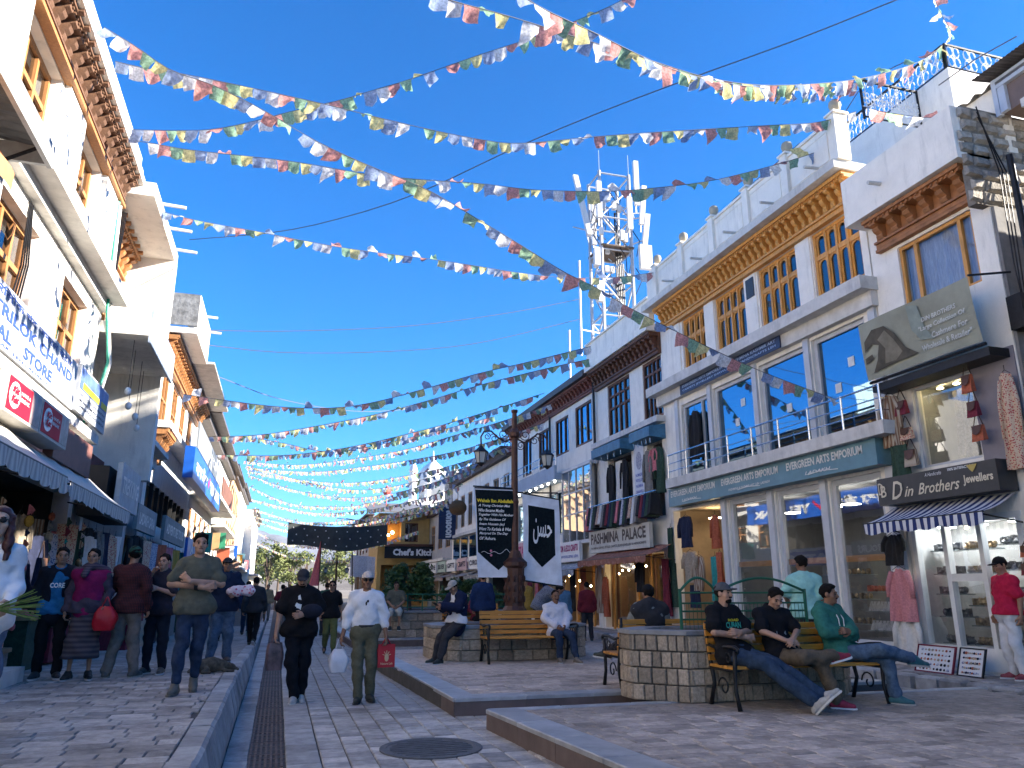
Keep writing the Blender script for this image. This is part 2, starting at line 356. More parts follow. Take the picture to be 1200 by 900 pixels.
# raised platforms
def platform(pts, z, riser_pts, m, near, l, seed, border):
    q = MB(); q.prism([(a, b, -.1) for a, b in pts], (0, 0, z+.085)); P = struct('platform', q, JOINT)
    n = len(pts)
    def ins(x, y):
        c = False; j = n-1
        for i in range(n):
            (xi, yi), (xj, yj) = pts[i], pts[j]
            if (yi > y) != (yj > y) and x < (xj-xi)*(y-yi)/(yj-yi)+xi: c = not c
            j = i
        return c
    for (a, b, wd) in border:                                  # border slabs along an edge, laid end to end
        A, B = Vector((*a, 0)), Vector((*b, 0)); D = (B-A); L = D.length; D.normalize(); N = Vector((-D.y, D.x, 0)); k = max(1, round(L/.9)); s = L/k
        for i in range(k):
            o = A+D*(i*s); mb = MB(lambda x, y, zz, o=o, D=D, N=N: tuple(o+D*x+N*y+Vector((0, 0, zz))))
            mb.bbox((.004, -.02, z-.035), (s-.004, wd, z+rnd.uniform(.009, .012)), .008).build('border_slab', MARBLE, P)
            mb = MB(lambda x, y, zz, o=o, D=D, N=N: tuple(o+D*x+N*y+Vector((0, 0, zz))))
            mb.box((.003, -.012, -.05), (s-.003, .03, z-.037)).build('riser_slab', RISER, P)
    def inside(x, y):
        if not ins(x, y): return False
        return True
    xs = [p[0] for p in pts]; ys = [p[1] for p in pts]
    pave(P, 'paver_field', m, min(xs), max(xs), min(ys), max(ys), z, *l, near, inside)
    return P
# edges run so that the platform lies to the left of their direction
platform([(2.34, 8.8), (2.84, 3.4), (9.3, 3.4), (9.3, 8.8)], .2, None, STONE3, 300, (.26, .16), 1,
         [((2.34, 8.8), (2.84, 3.4), .34), ((9.3, 8.8), (2.34, 8.8), .12)])
platform([(2.18, 9.75), (8.6, 9.75), (8.6, 17.8), (1.95, 17.8), (1.95, 15)], .2, None, STONE3, 240, (.28, .2), 2,
         [((2.18, 9.75), (8.6, 9.75), .3), ((1.97, 17.8), (2.18, 9.75), .3)])
platform([(2.0, 21.5), (8.6, 21.5), (8.6, 29), (1.9, 29)], .2, None, STONE3, 60, (.28, .2), 3,
         [((2.0, 21.5), (8.6, 21.5), .3), ((1.9, 29), (2.0, 21.5), .3)])

# ------------------------------------------------------------------ planters of cut stone blocks
BLOCK = mat('buff cut stone block', (.42, .34, .255), .88, .35, 5, .8, 35, rand=.3, world=.2)
CAPM = mat('grey coping stone', (.22, .22, .225), .6, .25, 5, .2, 50)
SOIL = mat('dry soil', (.07, .05, .035), .95, .4, 10, .5, 30)
def planter(label, pts, z0, h, blen=.2, courses=5):
    base = (sum(p[0] for p in pts)/len(pts), sum(p[1] for p in pts)/len(pts), z0)
    t = thing('planter', label, 'planter', base, 'stone planters along the platforms'); n = len(pts)
    c = MB(); ins = [(base[0]+(p[0]-base[0])*.97, base[1]+(p[1]-base[1])*.95) for p in pts]
    c.prism([(a, b, z0) for a, b in ins], (0, 0, h-.06)); c.build('core', mat('mortar', (.11, .10, .09), .95, .3, 8, .3, 40), t)
    cop = MB(); out = [(base[0]+(p[0]-base[0])*1.02, base[1]+(p[1]-base[1])*1.03) for p in pts]; inn = [(base[0]+(p[0]-base[0])*.8, base[1]+(p[1]-base[1])*.72) for p in pts]
    for i in range(n):
        a, b, c2, d = out[i], out[(i+1) % n], inn[(i+1) % n], inn[i]
        cop.prism([(a[0], a[1], z0+h-.05), (b[0], b[1], z0+h-.05), (c2[0], c2[1], z0+h-.05), (d[0], d[1], z0+h-.05)], (0, 0, .05))
    cop.build('coping', CAPM, t)
    so_ = MB(); so_.prism([(a, b, z0+h-.058) for a, b in inn], (0, 0, .03)); so_.build('soil', SOIL, t)
    ch = (h-.05)/courses
    for i in range(n):
        A, B = Vector((*pts[i], z0)), Vector((*pts[(i+1) % n], z0)); D = B-A; L = D.length; D.normalize(); N = Vector((D.y, -D.x, 0))
        if N.dot(Vector((base[0], base[1], z0))-A) > 0: N = -N
        if N.dot(Vector((0, 0, 1.5))-A) < 0 and N.dot(Vector((3, 0, 1.5))-A) < 0: continue     # a side nobody sees
        rz = math.atan2(D.y, D.x)
        for r in range(courses):
            x = -(r % 2)*blen*.5
            while x < L-.02:
                l = blen*rnd.uniform(.7, 1.4); a, b = max(x, 0), min(x+l, L); x += l
                if b-a < .03: continue
                key = ('blk', round(ch, 3))
                if key not in PAV: PAV[key] = MB().add([(-.5,.04,.0),(.5,.04,0),(.5,.04,1),(-.5,.04,1),(-.5,0,.0),(.5,0,0),(.5,0,1),(-.5,0,1),(-.44,-.018,.08),(.45,-.02,.06),(.44,-.022,.93),(-.45,-.016,.92)],
                        [(0,1,5,4),(1,2,6,5),(2,3,7,6),(3,0,4,7),(4,5,9,8),(5,6,10,9),(6,7,11,10),(7,4,8,11),(8,9,10,11)]).mesh('stone_block', BLOCK)
                p = A+D*((a+b)/2)+N*rnd.uniform(0, .008)
                ang = math.atan2(N.y, N.x)+math.pi/2
                inst('stone_block', PAV[key], t, (p.x, p.y, z0+r*ch+.004), (0, 0, ang), (b-a-.012, 1, ch-.012))
    return t
PL1 = planter('nearest stone block planter behind the front bench, green railing on its top', [(4.75, 8.57), (6.9, 8.57), (7.4, 9.07), (7.4, 9.55), (6.9, 9.85), (4.75, 9.85), (4.25, 9.4), (4.25, 9.07)], .2, .81, .135, 4)
PL2 = planter('stone block planter the lamp post stands in, long wooden bench before it', [(3.35, 14.5), (5.5, 14.5), (6.0, 15), (6.0, 15.9), (5.5, 16.4), (3.35, 16.4), (2.9, 15.9), (2.9, 15)], .2, .63, .3, 3)
PL3 = planter('low planter with dark bushes on the far platform, farther than the lamp post', [(2.6, 22), (6.5, 22), (6.5, 26), (2.6, 26)], .2, .7, .42, 3)
# green steel railing over the first planter
GREEN = mat('green painted steel', (.016, .11, .062), .45, .2, 12)
rl = thing('railing', 'green steel railing with arched panels standing on the nearest planter', 'railing', (5.8, 9.1, 1.0))
RZ = lambda x: 1.46
for (xa, xb) in ((4.97, 5.5), (5.53, 6.85)):
    for x in (xa, xb): MB().tube([(x, 9.1, .96), (x, 9.1, 1.5)], .022, 8).build('post', GREEN, rl)
    arc = [(xa+(xb-xa)*i/14, 9.1, 1.47+.17*math.sin(math.pi*i/14)) for i in range(15)]
    MB().tube(arc, .017, 8).build('arch', GREEN, rl)
    for z in (1.12, 1.22, 1.32, 1.45): MB().tube([(xa, 9.1, z), (xb, 9.1, z)], .012, 6).build('rail', GREEN, rl)
    mesh_ = MB(); k = int((xb-xa)/.055)
    for i in range(1, k):
        x = xa+(xb-xa)*i/k; mesh_.tube([(x, 9.1, .98), (x, 9.1, 1.32)], .004, 4)
    tag(mesh_.build('wire_mesh', GREEN, rl), kind='stuff')
rl2 = thing('railing', 'low green railing round the bushes on the far planter', 'railing', (4.5, 22.2, .9))
for x in [2.7+.42*i for i in range(10)]: MB().tube([(x, 22.15, .85), (x, 22.15, 1.35)], .02, 6).build('post', GREEN, rl2)
for z in (1.0, 1.18, 1.35): MB().tube([(2.7, 22.15, z), (6.5, 22.15, z)], .016, 6).build('rail', GREEN, rl2)

# ------------------------------------------------------------------ benches
SLAT = mat('varnished orange wood', (.50, .22, .035), .42, .25, 3, .1, 30, stretch=(1.2, 14, 14), rand=.12, spec=.5)
def bench(label, loc, rz, L):
    t = local('bench', label, 'bench', loc, rz, 'slatted benches with cast iron ends')
    def xb(z): return .23+(z-.44)*.20                          # rake of the back
    for i, yy in enumerate((-.20, -.10, .0, .10, .19)):
        MB().bbox((-L/2, yy-.042, .425), (L/2, yy+.042, .455), .006).build('seat_slat', SLAT, t)
    for z in (.52, .61, .70, .79, .865):
        yb = xb(z); MB(lambda x, y, zz, yb=yb: (x, yb+y, zz)).bbox((-L/2, -.015, z-.033), (L/2, .015, z+.033), .006).build('back_slat', SLAT, t)
    for s in (-1, 1):
        x = s*(L/2-.03); q = MB()
        q.tube([(x, xb(.92), .92), (x, xb(.7)+.03, .7), (x, .25, .44), (x, .20, .25), (x, .30, 0)], [.02, .024, .026, .024, .028], 6)      # rear post
        q.tube([(x, -.30, 0), (x, -.24, .2), (x, -.25, .44), (x, -.27, .62)], [.028, .022, .026, .024], 6)                                # front leg
        q.tube([(x, -.25, .41), (x, .24, .41)], .022, 6)
        arm = [(x, -.31, .60), (x, -.33, .64), (x, -.27, .665), (x, -.1, .66), (x, .1, .63), (x, .27, .66)]; q.tube(arm, [.02, .024, .024, .02, .02, .02], 6)
        q.tube([(x, .12*math.cos(a)*(1-a/9), .22+.12*math.sin(a)*(1-a/9)) for a in [i*.5 for i in range(15)]], .011, 5)                    # scroll
        q.tube([(x, -.12+.07*math.cos(a)*(1-a/11), .535+.07*math.sin(a)*(1-a/11)) for a in [i*.5 for i in range(15)]], .009, 5)
        q.tube([(x, .1+.06*math.cos(a)*(1-a/11), .53+.06*math.sin(a)*(1-a/11)) for a in [i*.5 for i in range(15)]], .009, 5)
        q.build('end_frame', IRON, t, smooth=True)
    return t
bench('slatted orange bench with the three seated young men, nearest of the benches', (5.96, 8.18, .2), 0, 2.05)
bench('slatted orange bench with one man in a white shirt seated at its right end', (4.55, 14.15, .2), 0, 1.75)
bench('slatted orange bench turned away behind the nearest planter, man in a vest on it', (5.35, 10.25, .2), math.pi, 1.75)
bench('farthest slatted orange bench by the bushes', (5.2, 21.2, .2), 0, 1.6)

# ------------------------------------------------------------------ lamp posts
BRONZE = mat('dark brown painted iron', (.075, .035, .025), .45, .35, 8, .2, 60, metal=.3)
def lantern(t, x, y, z, s=1):
    l = MB()
    l.lathe((x, y, z), [(.03*s, .40*s), (.05*s, .37*s), (.17*s, .27*s), (.18*s, .25*s), (.15*s, .25*s)], 6)
    l.lathe((x, y, z), [(.02*s, -.06*s), (.05*s, -.03*s), (.10*s, .0), (.10*s, .02*s)], 6)
    for k in range(6):
        a = math.pi*k/3; l.tube([(x+.10*s*math.cos(a), y+.10*s*math.sin(a), z+.01*s), (x+.155*s*math.cos(a), y+.155*s*math.sin(a), z+.26*s)], .01*s, 4)
    o = l.build('lantern', IRON, t)
    gmb = MB(); gmb.lathe((x, y, z), [(.09*s, .015*s), (.145*s, .25*s)], 6); gmb.build('lantern_glass', mat('milky lantern glass', (.45, .47, .46), .25, .1, 5, spec=.6), o)
def scroll(c, r, turns, a0, sgn, n=22): return [(c[0]+sgn*r*(1-i/n*.75)*math.cos(a0+turns*2*math.pi*i/n), c[1], c[2]+r*(1-i/n*.75)*math.sin(a0+turns*2*math.pi*i/n)) for i in range(n+1)]
def lamp_post(label, x, y, z0, h, ped):
    t = thing('street_lamp', label, 'street lamp', (x, y, z0), 'ornate street lamps')
    s = h/5.2
    if ped:
        p = MB(); p.lathe((x, y, z0), [(.34, 0), (.34, .12), (.24, .18), (.21, .3), (.25, .34), (.20, .42), (.20, 1.15), (.26, 1.2), (.26, 1.27), (.16, 1.36), (.11, 1.5)], 12)
        for k in range(10):
            a = 2*math.pi*k/10
            for zz in (.55, .75, .95): p.ball((x+.20*math.cos(a), y+.20*math.sin(a), z0+zz), (.035, .035, .07), 6, 4)
        p.build('pedestal', BRONZE, t)
    q = MB(); q.lathe((x, y, z0), [(.095*s, 0), (.095*s, h*.55), (.11*s, h*.56), (.085*s, h*.575), (.08*s, h*.86), (.12*s, h*.87), (.13*s, h*.89), (.07*s, h*.91), (.06*s, h*.985), (.085*s, h*.99), (.085*s, h)], 12)
    q.build('pole', BRONZE, t, smooth=False)
    for sg in (-1, 1):
        a = MB(); zt = z0+h*.86
        arm = [(x+sg*.06*s, y, zt), (x+sg*.25*s, y, zt-.08*s), (x+sg*.45*s, y, zt+.02*s), (x+sg*.60*s, y, zt+.16*s), (x+sg*.78*s, y, zt+.14*s), (x+sg*.86*s, y, zt-.0*s), (x+sg*.85*s, y, zt-.22*s)]
        a.tube(arm, .022*s, 6)
        for c, r, tr, a0 in (((x+sg*.28*s, y, zt+.10*s), .15*s, 1.6, 2.2), ((x+sg*.52*s, y, zt-.02*s), .12*s, 1.5, .4), ((x+sg*.70*s, y, zt+.02*s), .09*s, 1.4, 1.4), ((x+sg*.16*s, y, zt-.16*s), .11*s, 1.5, 4)): a.tube(scroll(c, r, tr, a0, sg), .012*s, 5)
        a.build('arm', BRONZE, t)
        lantern(t, x+sg*.85*s, y, zt-.66*s, 1.1*s)
    return t
lamp_post('tall brown double lantern street lamp with two pennants, rising from the bench planter', 4.59, 15.2, .75, 4.45, True)
lamp_post('distant double lantern street lamp between the two men walking with bags', 2.62, 38, 0, 3.05, False)
# pennants on the lamp post
BLACKC = cloth('black banner cloth', (.012, .018, .022), .1); WHITEC = cloth('white banner cloth', (.72, .75, .80), .3, .12, 5)
def pennant(label, xa, xb, zt, zb, tip, inset, cat='banner'):
    t = thing('banner', label, cat, ((xa+xb)/2, 15.2, zb), 'pennants hung on the lamp post')
    wv = lambda u, v: 15.16-.05*math.sin(u*5+v*4)*v-.03*math.sin(v*7)
    sk_ = lambda u, v: xa+(xb-xa)*u+(.10 if xa > 4.6 else .12)*v*(1 if xa < 4.6 else .4)
    f = MB(); f.sheet(lambda u, v: (sk_(u, v), wv(u, v), zt+(zb-zt)*v-(.10*u if xa > 4.6 else .0)), 10, 16); f.build('cloth', WHITEC, t, smooth=True)
    b = MB(); n = 10; rows = 16
    def P(u, v, o=.006): return (sk_(u, v), wv(u, v)-o, zt+(zb-zt)*v-(.10*u if xa > 4.6 else 0))
    v0, v1, _i = inset
    for i in range(n):
        ua, ub = inset[2]+(1-2*inset[2])*i/n, inset[2]+(1-2*inset[2])*(i+1)/n
        ea, eb = [v1-(v1-tip)*abs(2*q/n-1) for q in (i, i+1)]
        for j in range(rows): b.quad(P(ua, v0+(ea-v0)*j/rows), P(ub, v0+(eb-v0)*j/rows), P(ub, v0+(eb-v0)*(j+1)/rows), P(ua, v0+(ea-v0)*(j+1)/rows))
    fld = b.build('black_field', BLACKC, t)
    rod = MB(); rod.tube([(4.59, 15.2, zt+.02), (xa if xa < 4.6 else xb, 15.2, zt+.04)], .016, 6); rod.tube([(xa+.02, 15.16, zt), (xb, 15.16, zt-(.1 if xa > 4.6 else 0))], .014, 6)
    if xa > 4.6: rod.tube([(xa+.04, 15.16, zb), (xb+.04, 15.1, zb-.12)], .016, 6)
    rod.build('rod', IRON, t)
    return t, P
LETW = mat('white lettering', (.8, .8, .8), .6, .05); LETY = mat('yellow lettering', (.72, .55, .03), .6, .05)
pn, P = pennant('black and white pennant with lines of writing, left of the lamp post', 3.70, 4.56, 3.5, 1.72, .72, (.02, .92, .03))
def on_cloth(mb, P, s, ul, ur, vt, vb, o=.012, **k):
    q = MB(); letters(q, s, (0, 0, 0), (1, 0, 0), (0, 1, 0), 1, 1, depth=0, **k)
    mb.add([P(ul+(ur-ul)*x, vb+(vt-vb)*y, o) for x, y, _ in q.v], q.f)
tx = MB()
for i, l in enumerate(['A Young Christian Man', 'Who Became Muslim', 'Together With His Mother', 'By The Guidance Of', 'Imam Hussain (as)', 'Went To Karbala & Was', 'Martyred On The Day', "Of 'Ashura."]):
    tl = MB(); on_cloth(tl, P, l, .08, .08+.86*min(1, len(l)/23), .185+i*.052, .185+i*.052+.036, ital=.35, bold=.02); tl.build('lettering', LETW, pn)
tx.tube([P(.12+.8*i/40, .725-.012*math.sin(i*.5)-(.035*math.exp(-((i-31)/3)**2)), .014) for i in range(41)], .004, 4)
tx.build('drawn_line', LETW, pn)
ty = MB(); on_cloth(ty, P, 'Wahab Ibn Abdullah', .05, .95, .125, .165, bold=.045); ty.build('lettering', LETY, pn)
for v_ in (.705, .755): MB().ball(P(.36, v_, .01), (.024, .008, .024), 8, 5).build('emblem', mat('pink print', (.6, .2, .3), .7), pn)
pn2, P2 = pennant('white pennant with one large Arabic word on black, right of the lamp post', 4.74, 5.55, 3.42, 1.66, .66, (.13, .82, .14))
ta = MB(); on_cloth(ta, P2, '\ufee6\ufeb4\ufea3', .27, .78, .27, .56, bold=.012); ta.build('lettering', LETW, pn2)
# ------------------------------------------------------------------ building kit
PLAST = mat('off-white plaster', (.84, .79, .70), .85, .07, 2.5, .15, 30, stain=.30)
PLASTW = mat('whitewashed plaster', (.76, .73, .67), .85, .08, 2.5, .18, 30, stain=.32)
PLASTG = mat('grey cement plaster', (.36, .36, .36), .9, .15, 3, .2, 30, stain=.3)
SLABM = mat('weathered concrete ledge', (.60, .58, .54), .88, .15, 4, .2, 40, stain=.3)
WOODO = mat('honey varnished wood', (.62, .30, .075), .5, .22, 4, .1, 30, stretch=(6, 6, 1))
WOODB = mat('dark brown wood', (.115, .048, .026), .6, .3, 4, .12, 30, stretch=(6, 6, 1))
WOODR = mat('carved reddish wood', (.34, .145, .055), .6, .3, 5, .2, 30)
WOODC = mat('sun bleached carved wood', (.15, .08, .048), .65, .35, 6, .25, 40)
GREYF = mat('pale aluminium frame', (.50, .51, .52), .45, .1, 3, spec=.5)
STEEL = mat('brushed steel rail', (.55, .56, .58), .25, .1, 10, metal=.85)
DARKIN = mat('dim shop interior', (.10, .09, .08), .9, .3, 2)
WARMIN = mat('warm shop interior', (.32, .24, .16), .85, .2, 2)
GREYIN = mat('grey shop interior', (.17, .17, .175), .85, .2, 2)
BLK = mat('black void paint', (.015, .015, .016), .8, .2, 5)
GLB = glass('sky reflecting window glass', .33, (.22, .34, .48), .02, (.50, .78, 1.0)); GLS = glass('shop window glass', .17, (.85, .88, .9)); GLD = glass('dull window glass', .14, (.35, .37, .38))
CURT = mat('pale curtain', (.42, .43, .48), .9, .25, 5, .2, 20, stretch=(8, 8, 1))
def arch_window(parent, F, u0, u1, z0, z1, cols, split, m, gl, d=-.10, part='window'):
    """carved wooden window: tall arched lights below small arched lights"""
    f = MB(F); b = .07; dp = .07
    f.box((u0, d-dp, z0), (u0+b, d, z1)); f.box((u1-b, d-dp, z0), (u1, d, z1)); f.box((u0+b, d-dp, z0), (u1-b, d-.002, z0+b)); f.box((u0+b, d-dp, z1-b), (u1-b, d-.002, z1))
    zs = z0+(z1-z0)*split; panes = []; w = (u1-u0-2*b)/cols
    rows = [(z0+b, zs-.05), (zs+.05, z1-b)]
    f.box((u0+b, d-dp, zs-.05), (u1-b, d-.004, zs+.05))
    for c in range(1, cols): f.box((u0+b+c*w-.03, d-dp, z0+b), (u0+b+c*w+.03, d+.012, z1-b))
    for c in range(cols):
        a, e = u0+b+c*w+(.03 if c else 0), u0+b+(c+1)*w-(.03 if c < cols-1 else 0)
        for (za, zb) in rows:
            mid = (a+e)/2; iw = (e-a)/2-.035; zt = zb-.03; hs = zt-iw*1.05; n = 8
            inner = [(mid-iw, za+.03), (mid-iw, hs)]+[(mid-iw*math.cos(math.pi*i/n), hs+(zt-hs)*math.sin(math.pi*i/n)) for i in range(1, n)]+[(mid+iw, hs), (mid+iw, za+.03)]
            outer = [(a, za), (a, hs)]+[(a if i < n/2 else e if i > n/2 else mid, zb) if True else 0 for i in range(1, n)]+[(e, hs), (e, za)]
            k = len(inner); dd = d-.03
            vs = [(p[0], dd, p[1]) for p in inner]+[(p[0], dd, p[1]) for p in outer]+[(p[0], dd-.03, p[1]) for p in inner]
            fs = [(i, i+1, k+i+1, k+i) for i in range(k-1)]+[(i, i+1, 2*k+i+1, 2*k+i) for i in range(k-1)]+[(k-1, 0, k, 2*k-1)]
            f.add(vs, fs); panes.append((a, e, za, zb))
    o = f.build(part, m, parent)
    for a, e, za, zb in panes: MB(F).quad((a, d-.055, za), (e, d-.055, za), (e, d-.055, zb), (a, d-.055, zb)).build('pane', gl, o)
    return o
def grid_window(parent, F, u0, u1, z0, z1, cols, rows, m, gl, d=-.10, part='window', b=.07, mu=.035, pieces=True, back=None):
    f = MB(F); dp = .07
    f.box((u0, d-dp, z0), (u0+b, d, z1)); f.box((u1-b, d-dp, z0), (u1, d, z1)); f.box((u0+b, d-dp, z0), (u1-b, d-.002, z0+b)); f.box((u0+b, d-dp, z1-b), (u1-b, d-.002, z1))
    cu = [u0+b+(u1-u0-2*b)*i/cols for i in range(cols+1)] if isinstance(cols, int) else [u0+b+(u1-u0-2*b)*c for c in cols]
    cz = [z0+b+(z1-z0-2*b)*i/rows for i in range(rows+1)] if isinstance(rows, int) else [z0+b+(z1-z0-2*b)*c for c in rows]
    for x in cu[1:-1]: f.box((x-mu, d-dp, z0+b), (x+mu, d-.004, z1-b))
    for z in cz[1:-1]: f.box((u0+b, d-dp, z-mu), (u1-b, d-.008, z+mu))
    o = f.build(part, m, parent)
    if pieces:
        for i in range(len(cu)-1):
            for j in range(len(cz)-1): MB(F).quad((cu[i], d-.05, cz[j]), (cu[i+1], d-.05, cz[j]), (cu[i+1], d-.05, cz[j+1]), (cu[i], d-.05, cz[j+1])).build('pane', gl, o)
    else: MB(F).quad((u0+b, d-.05, z0+b), (u1-b, d-.05, z0+b), (u1-b, d-.05, z1-b), (u0+b, d-.05, z1-b)).build('pane', gl, o)
    if back: MB(F).sheet(lambda s, t: (u0+(u1-u0)*s, d-.16-.03*math.sin(s*40), z0+(z1-z0)*t), 40, 1).build('curtain', back, o)
    return o
def shell(parent, F, u0, u1, z0, z1, depth, ops, m, t=.22, mside=None):
    """front wall with openings, the other walls, the roof, and the dark rooms behind the openings"""
    MB(F).wall(u0, u1, z0, z1, ops, t).build('wall', m, parent)
    q = MB(F)
    q.quad((u0, 0, z0), (u0, -depth, z0), (u0, -depth, z1), (u0, 0, z1)); q.quad((u1, 0, z0), (u1, -depth, z0), (u1, -depth, z1), (u1, 0, z1)); q.quad((u0, -depth, z0), (u1, -depth, z0), (u1, -depth, z1), (u0, -depth, z1))
    q.build('side_wall', mside or m, parent)
    MB(F).quad((u0, 0, z1-.004), (u1, 0, z1-.004), (u1, -depth, z1-.004), (u0, -depth, z1-.004)).build('roof', SLABM, parent)
def room(parent, F, u0, u1, z0, z1, depth, m, d=-.22, name='interior'):
    q = MB(F); e = d-depth
    q.quad((u0, e, z0), (u1, e, z0), (u1, e, z1), (u0, e, z1)); q.quad((u0, d, z0), (u0, e, z0), (u0, e, z1), (u0, d, z1)); q.quad((u1, d, z0), (u1, e, z0), (u1, e, z1), (u1, d, z1))
    q.quad((u0, d, z0), (u1, d, z0), (u1, e, z0), (u0, e, z0)); q.quad((u0, d, z1), (u1, d, z1), (u1, e, z1), (u0, e, z1))
    return q.build(name, m, parent)
def cornice(parent, F, u0, u1, z0, z1, d, m, step, big=False):
    """carved cornice: fillets stepping out, brackets between them"""
    h = z1-z0; q = MB(F)
    q.box((u0, 0, z0), (u1, d*.30, z0+h*.16)); q.box((u0, 0, z0+h*.16), (u1, d*.42, z0+h*.24)); q.box((u0, 0, z0+h*.24), (u1, d*.22, z0+h*.80))
    q.box((u0, 0, z0+h*.80), (u1, d*.86, z0+h*.88)); q.box((u0, 0, z0+h*.88), (u1, d, z1))
    k = int((u1-u0)/(step/3))
    for i in range(k): q.box((u0+i*step/3+.01, d*.86, z0+h*.81), (u0+i*step/3+step/6, d*.93, z0+h*.875))
    o = q.build('cornice', m, parent); n = int((u1-u0)/step)
    key = ('br', parent.name); mb = MB(F)
    s = step*.22
    pts = [(d*.22, .24), (d*.42, .26), (d*.50, .36), (d*.46, .44), (d*.62, .52), (d*.70, .62), (d*.64, .68), (d*.84, .74), (d*.86, .80), (d*.22, .80)]
    A = F(0, 0, 0); xf = lambda u, dd, z: tuple(np.array(F(u, dd, z))-np.array(A))
    me = MB(xf).prism([(-s, a, b*h) for a, b in pts], (0, 0, 0)) if False else None
    bm = MB(xf); kk = len(pts)
    bm.add([(-s, a, b*h) for a, b in pts]+[(s, a, b*h) for a, b in pts], [tuple(range(kk))[::-1], tuple(range(kk, 2*kk))]+[(i, (i+1) % kk, kk+(i+1) % kk, kk+i) for i in range(kk)])
    bm.box((-s*.55, d*.2, h*.86-h*.62), (s*.55, d*.3, h*.40))
    bme = bm.mesh('bracket', m)
    for i in range(n): inst('bracket', bme, o, F(u0+(i+.5)*(u1-u0)/n, 0, z0))
    if big:
        for i in range(n):
            u = u0+(i+1.0)*(u1-u0)/n
            if u < u1-.05: MB(F).tube([(u, d*.2, z0+h*.93), (u, d*1.22, z0+h*.95)], .055, 7).build('beam_end', m, o)
    return o
def sign(label, F, u0, u1, z0, z1, d, th, m, group=None, name='sign', side=None):
    c = F((u0+u1)/2, d, z0); t = thing(name, label, 'sign', c, group)
    MB(F).box((u0, d-th, z0), (u1, d, z1)).build('board', m, t)
    return t
def awning(label, F, u0, u1, zt, dt, zb, db, m, val=.2, scal=10, group=None, m2=None, stripes=0):
    t = thing('awning', label, 'awning', F((u0+u1)/2, db, zb), group)
    n = max(4, int((u1-u0)*scal)); c = MB(F)
    sag = lambda s, t_: -.04*math.sin(math.pi*t_)-.012*math.sin(s*n*1.3)
    c.sheet(lambda s, t_: (u0+(u1-u0)*s, dt+(db-dt)*t_, zt+(zb-zt)*t_+sag(s, t_)), n*2, 4)
    o = c.build('canopy', m, t, smooth=True)
    v = MB(F); k = n*2
    def vz(s): return zb-val*(.82+.18*abs(math.sin(s*n*math.pi/2)))
    v.sheet(lambda s, t_: (u0+(u1-u0)*s, db+.02*math.sin(s*n*3)*t_, zb-.012*math.sin(s*n*1.3)+(vz(s)-zb)*t_), k, 2); v.build('valance', m2 or m, t)
    fr = MB(F); fr.tube([F_in for F_in in [(u0, db-.01, zb), (u1, db-.01, zb)]], .015, 5)
    for u in (u0+.05, u1-.05): fr.tube([(u, 0.0, zt-.45), (u, db-.02, zb-.03)], .014, 5)
    fr.build('frame', IRON, t); return t

# hanging goods ------------------------------------------------------------------------------
def garment(F, u, z, w, h, m, label, d=.12, kind='shirt', cat='garment', group='garments hanging outside the shops', turn=0.0):
    """a shirt, coat, scarf or trousers hung by its shoulders"""
    sd = rnd.random()*6; t = thing('hanging_garment', label, cat, F(u, d, z-h), group)
    q = MB(F); ct, st_ = math.cos(turn), math.sin(turn)
    def P(s, v, side):
        x = (s-.5)*w; y = .03+(.04*math.sin(s*9+sd+v*2)+.022*math.sin(s*23+sd*2-v*3))*(.3+v)
        thick = .028*math.sin(math.pi*s)+.008
        if kind == 'shirt': x *= (.62+.38*min(1, v*3.2)); top = -.10*h*abs(s-.5)*2 if v < .3 else 0
        elif kind == 'coat': x *= (.7+.25*min(1, v*4)+.12*v); top = -.06*abs(s-.5)*h
        elif kind == 'trousers': x *= .8+.2*v; top = 0
        else: x *= 1-.1*math.sin(v*3); top = 0
        y += side*thick; return (u+x*ct, d+y+x*st_, z-h*v+top*(1-v))
    ns, nv = 18, 7
    q.sheet(lambda a, b: P(a, b, 1), ns, nv); q.sheet(lambda a, b: P(a, b, -1), ns, nv)
    q.build('cloth', m, t, smooth=True)
    if kind in ('shirt', 'coat'):
        for sg in (-1, 1):
            a = MB(F); x0 = sg*w*.40; a.tube([(u+x0*ct*.8, d+.03+x0*st_, z-h*.07), (u+sg*w*.52*ct, d+.05+x0*st_, z-h*.3), (u+sg*w*.54*ct, d+.06+x0*st_, z-h*(.55 if kind == 'shirt' else .68))], [w*.12, w*.10, w*.085], 7); a.build('sleeve', m, t, smooth=True)
    if kind == 'trousers': pass
    hk = MB(F); hk.tube([(u-w*.3*ct, d+.02, z-.02), (u, d+.02, z+.05), (u+w*.3*ct, d+.02, z-.02)], .006, 4); hk.tube([(u, d+.02, z+.05), (u, d+.02, z+.13)], .005, 4); hk.build('hanger', IRON, t)
    return t
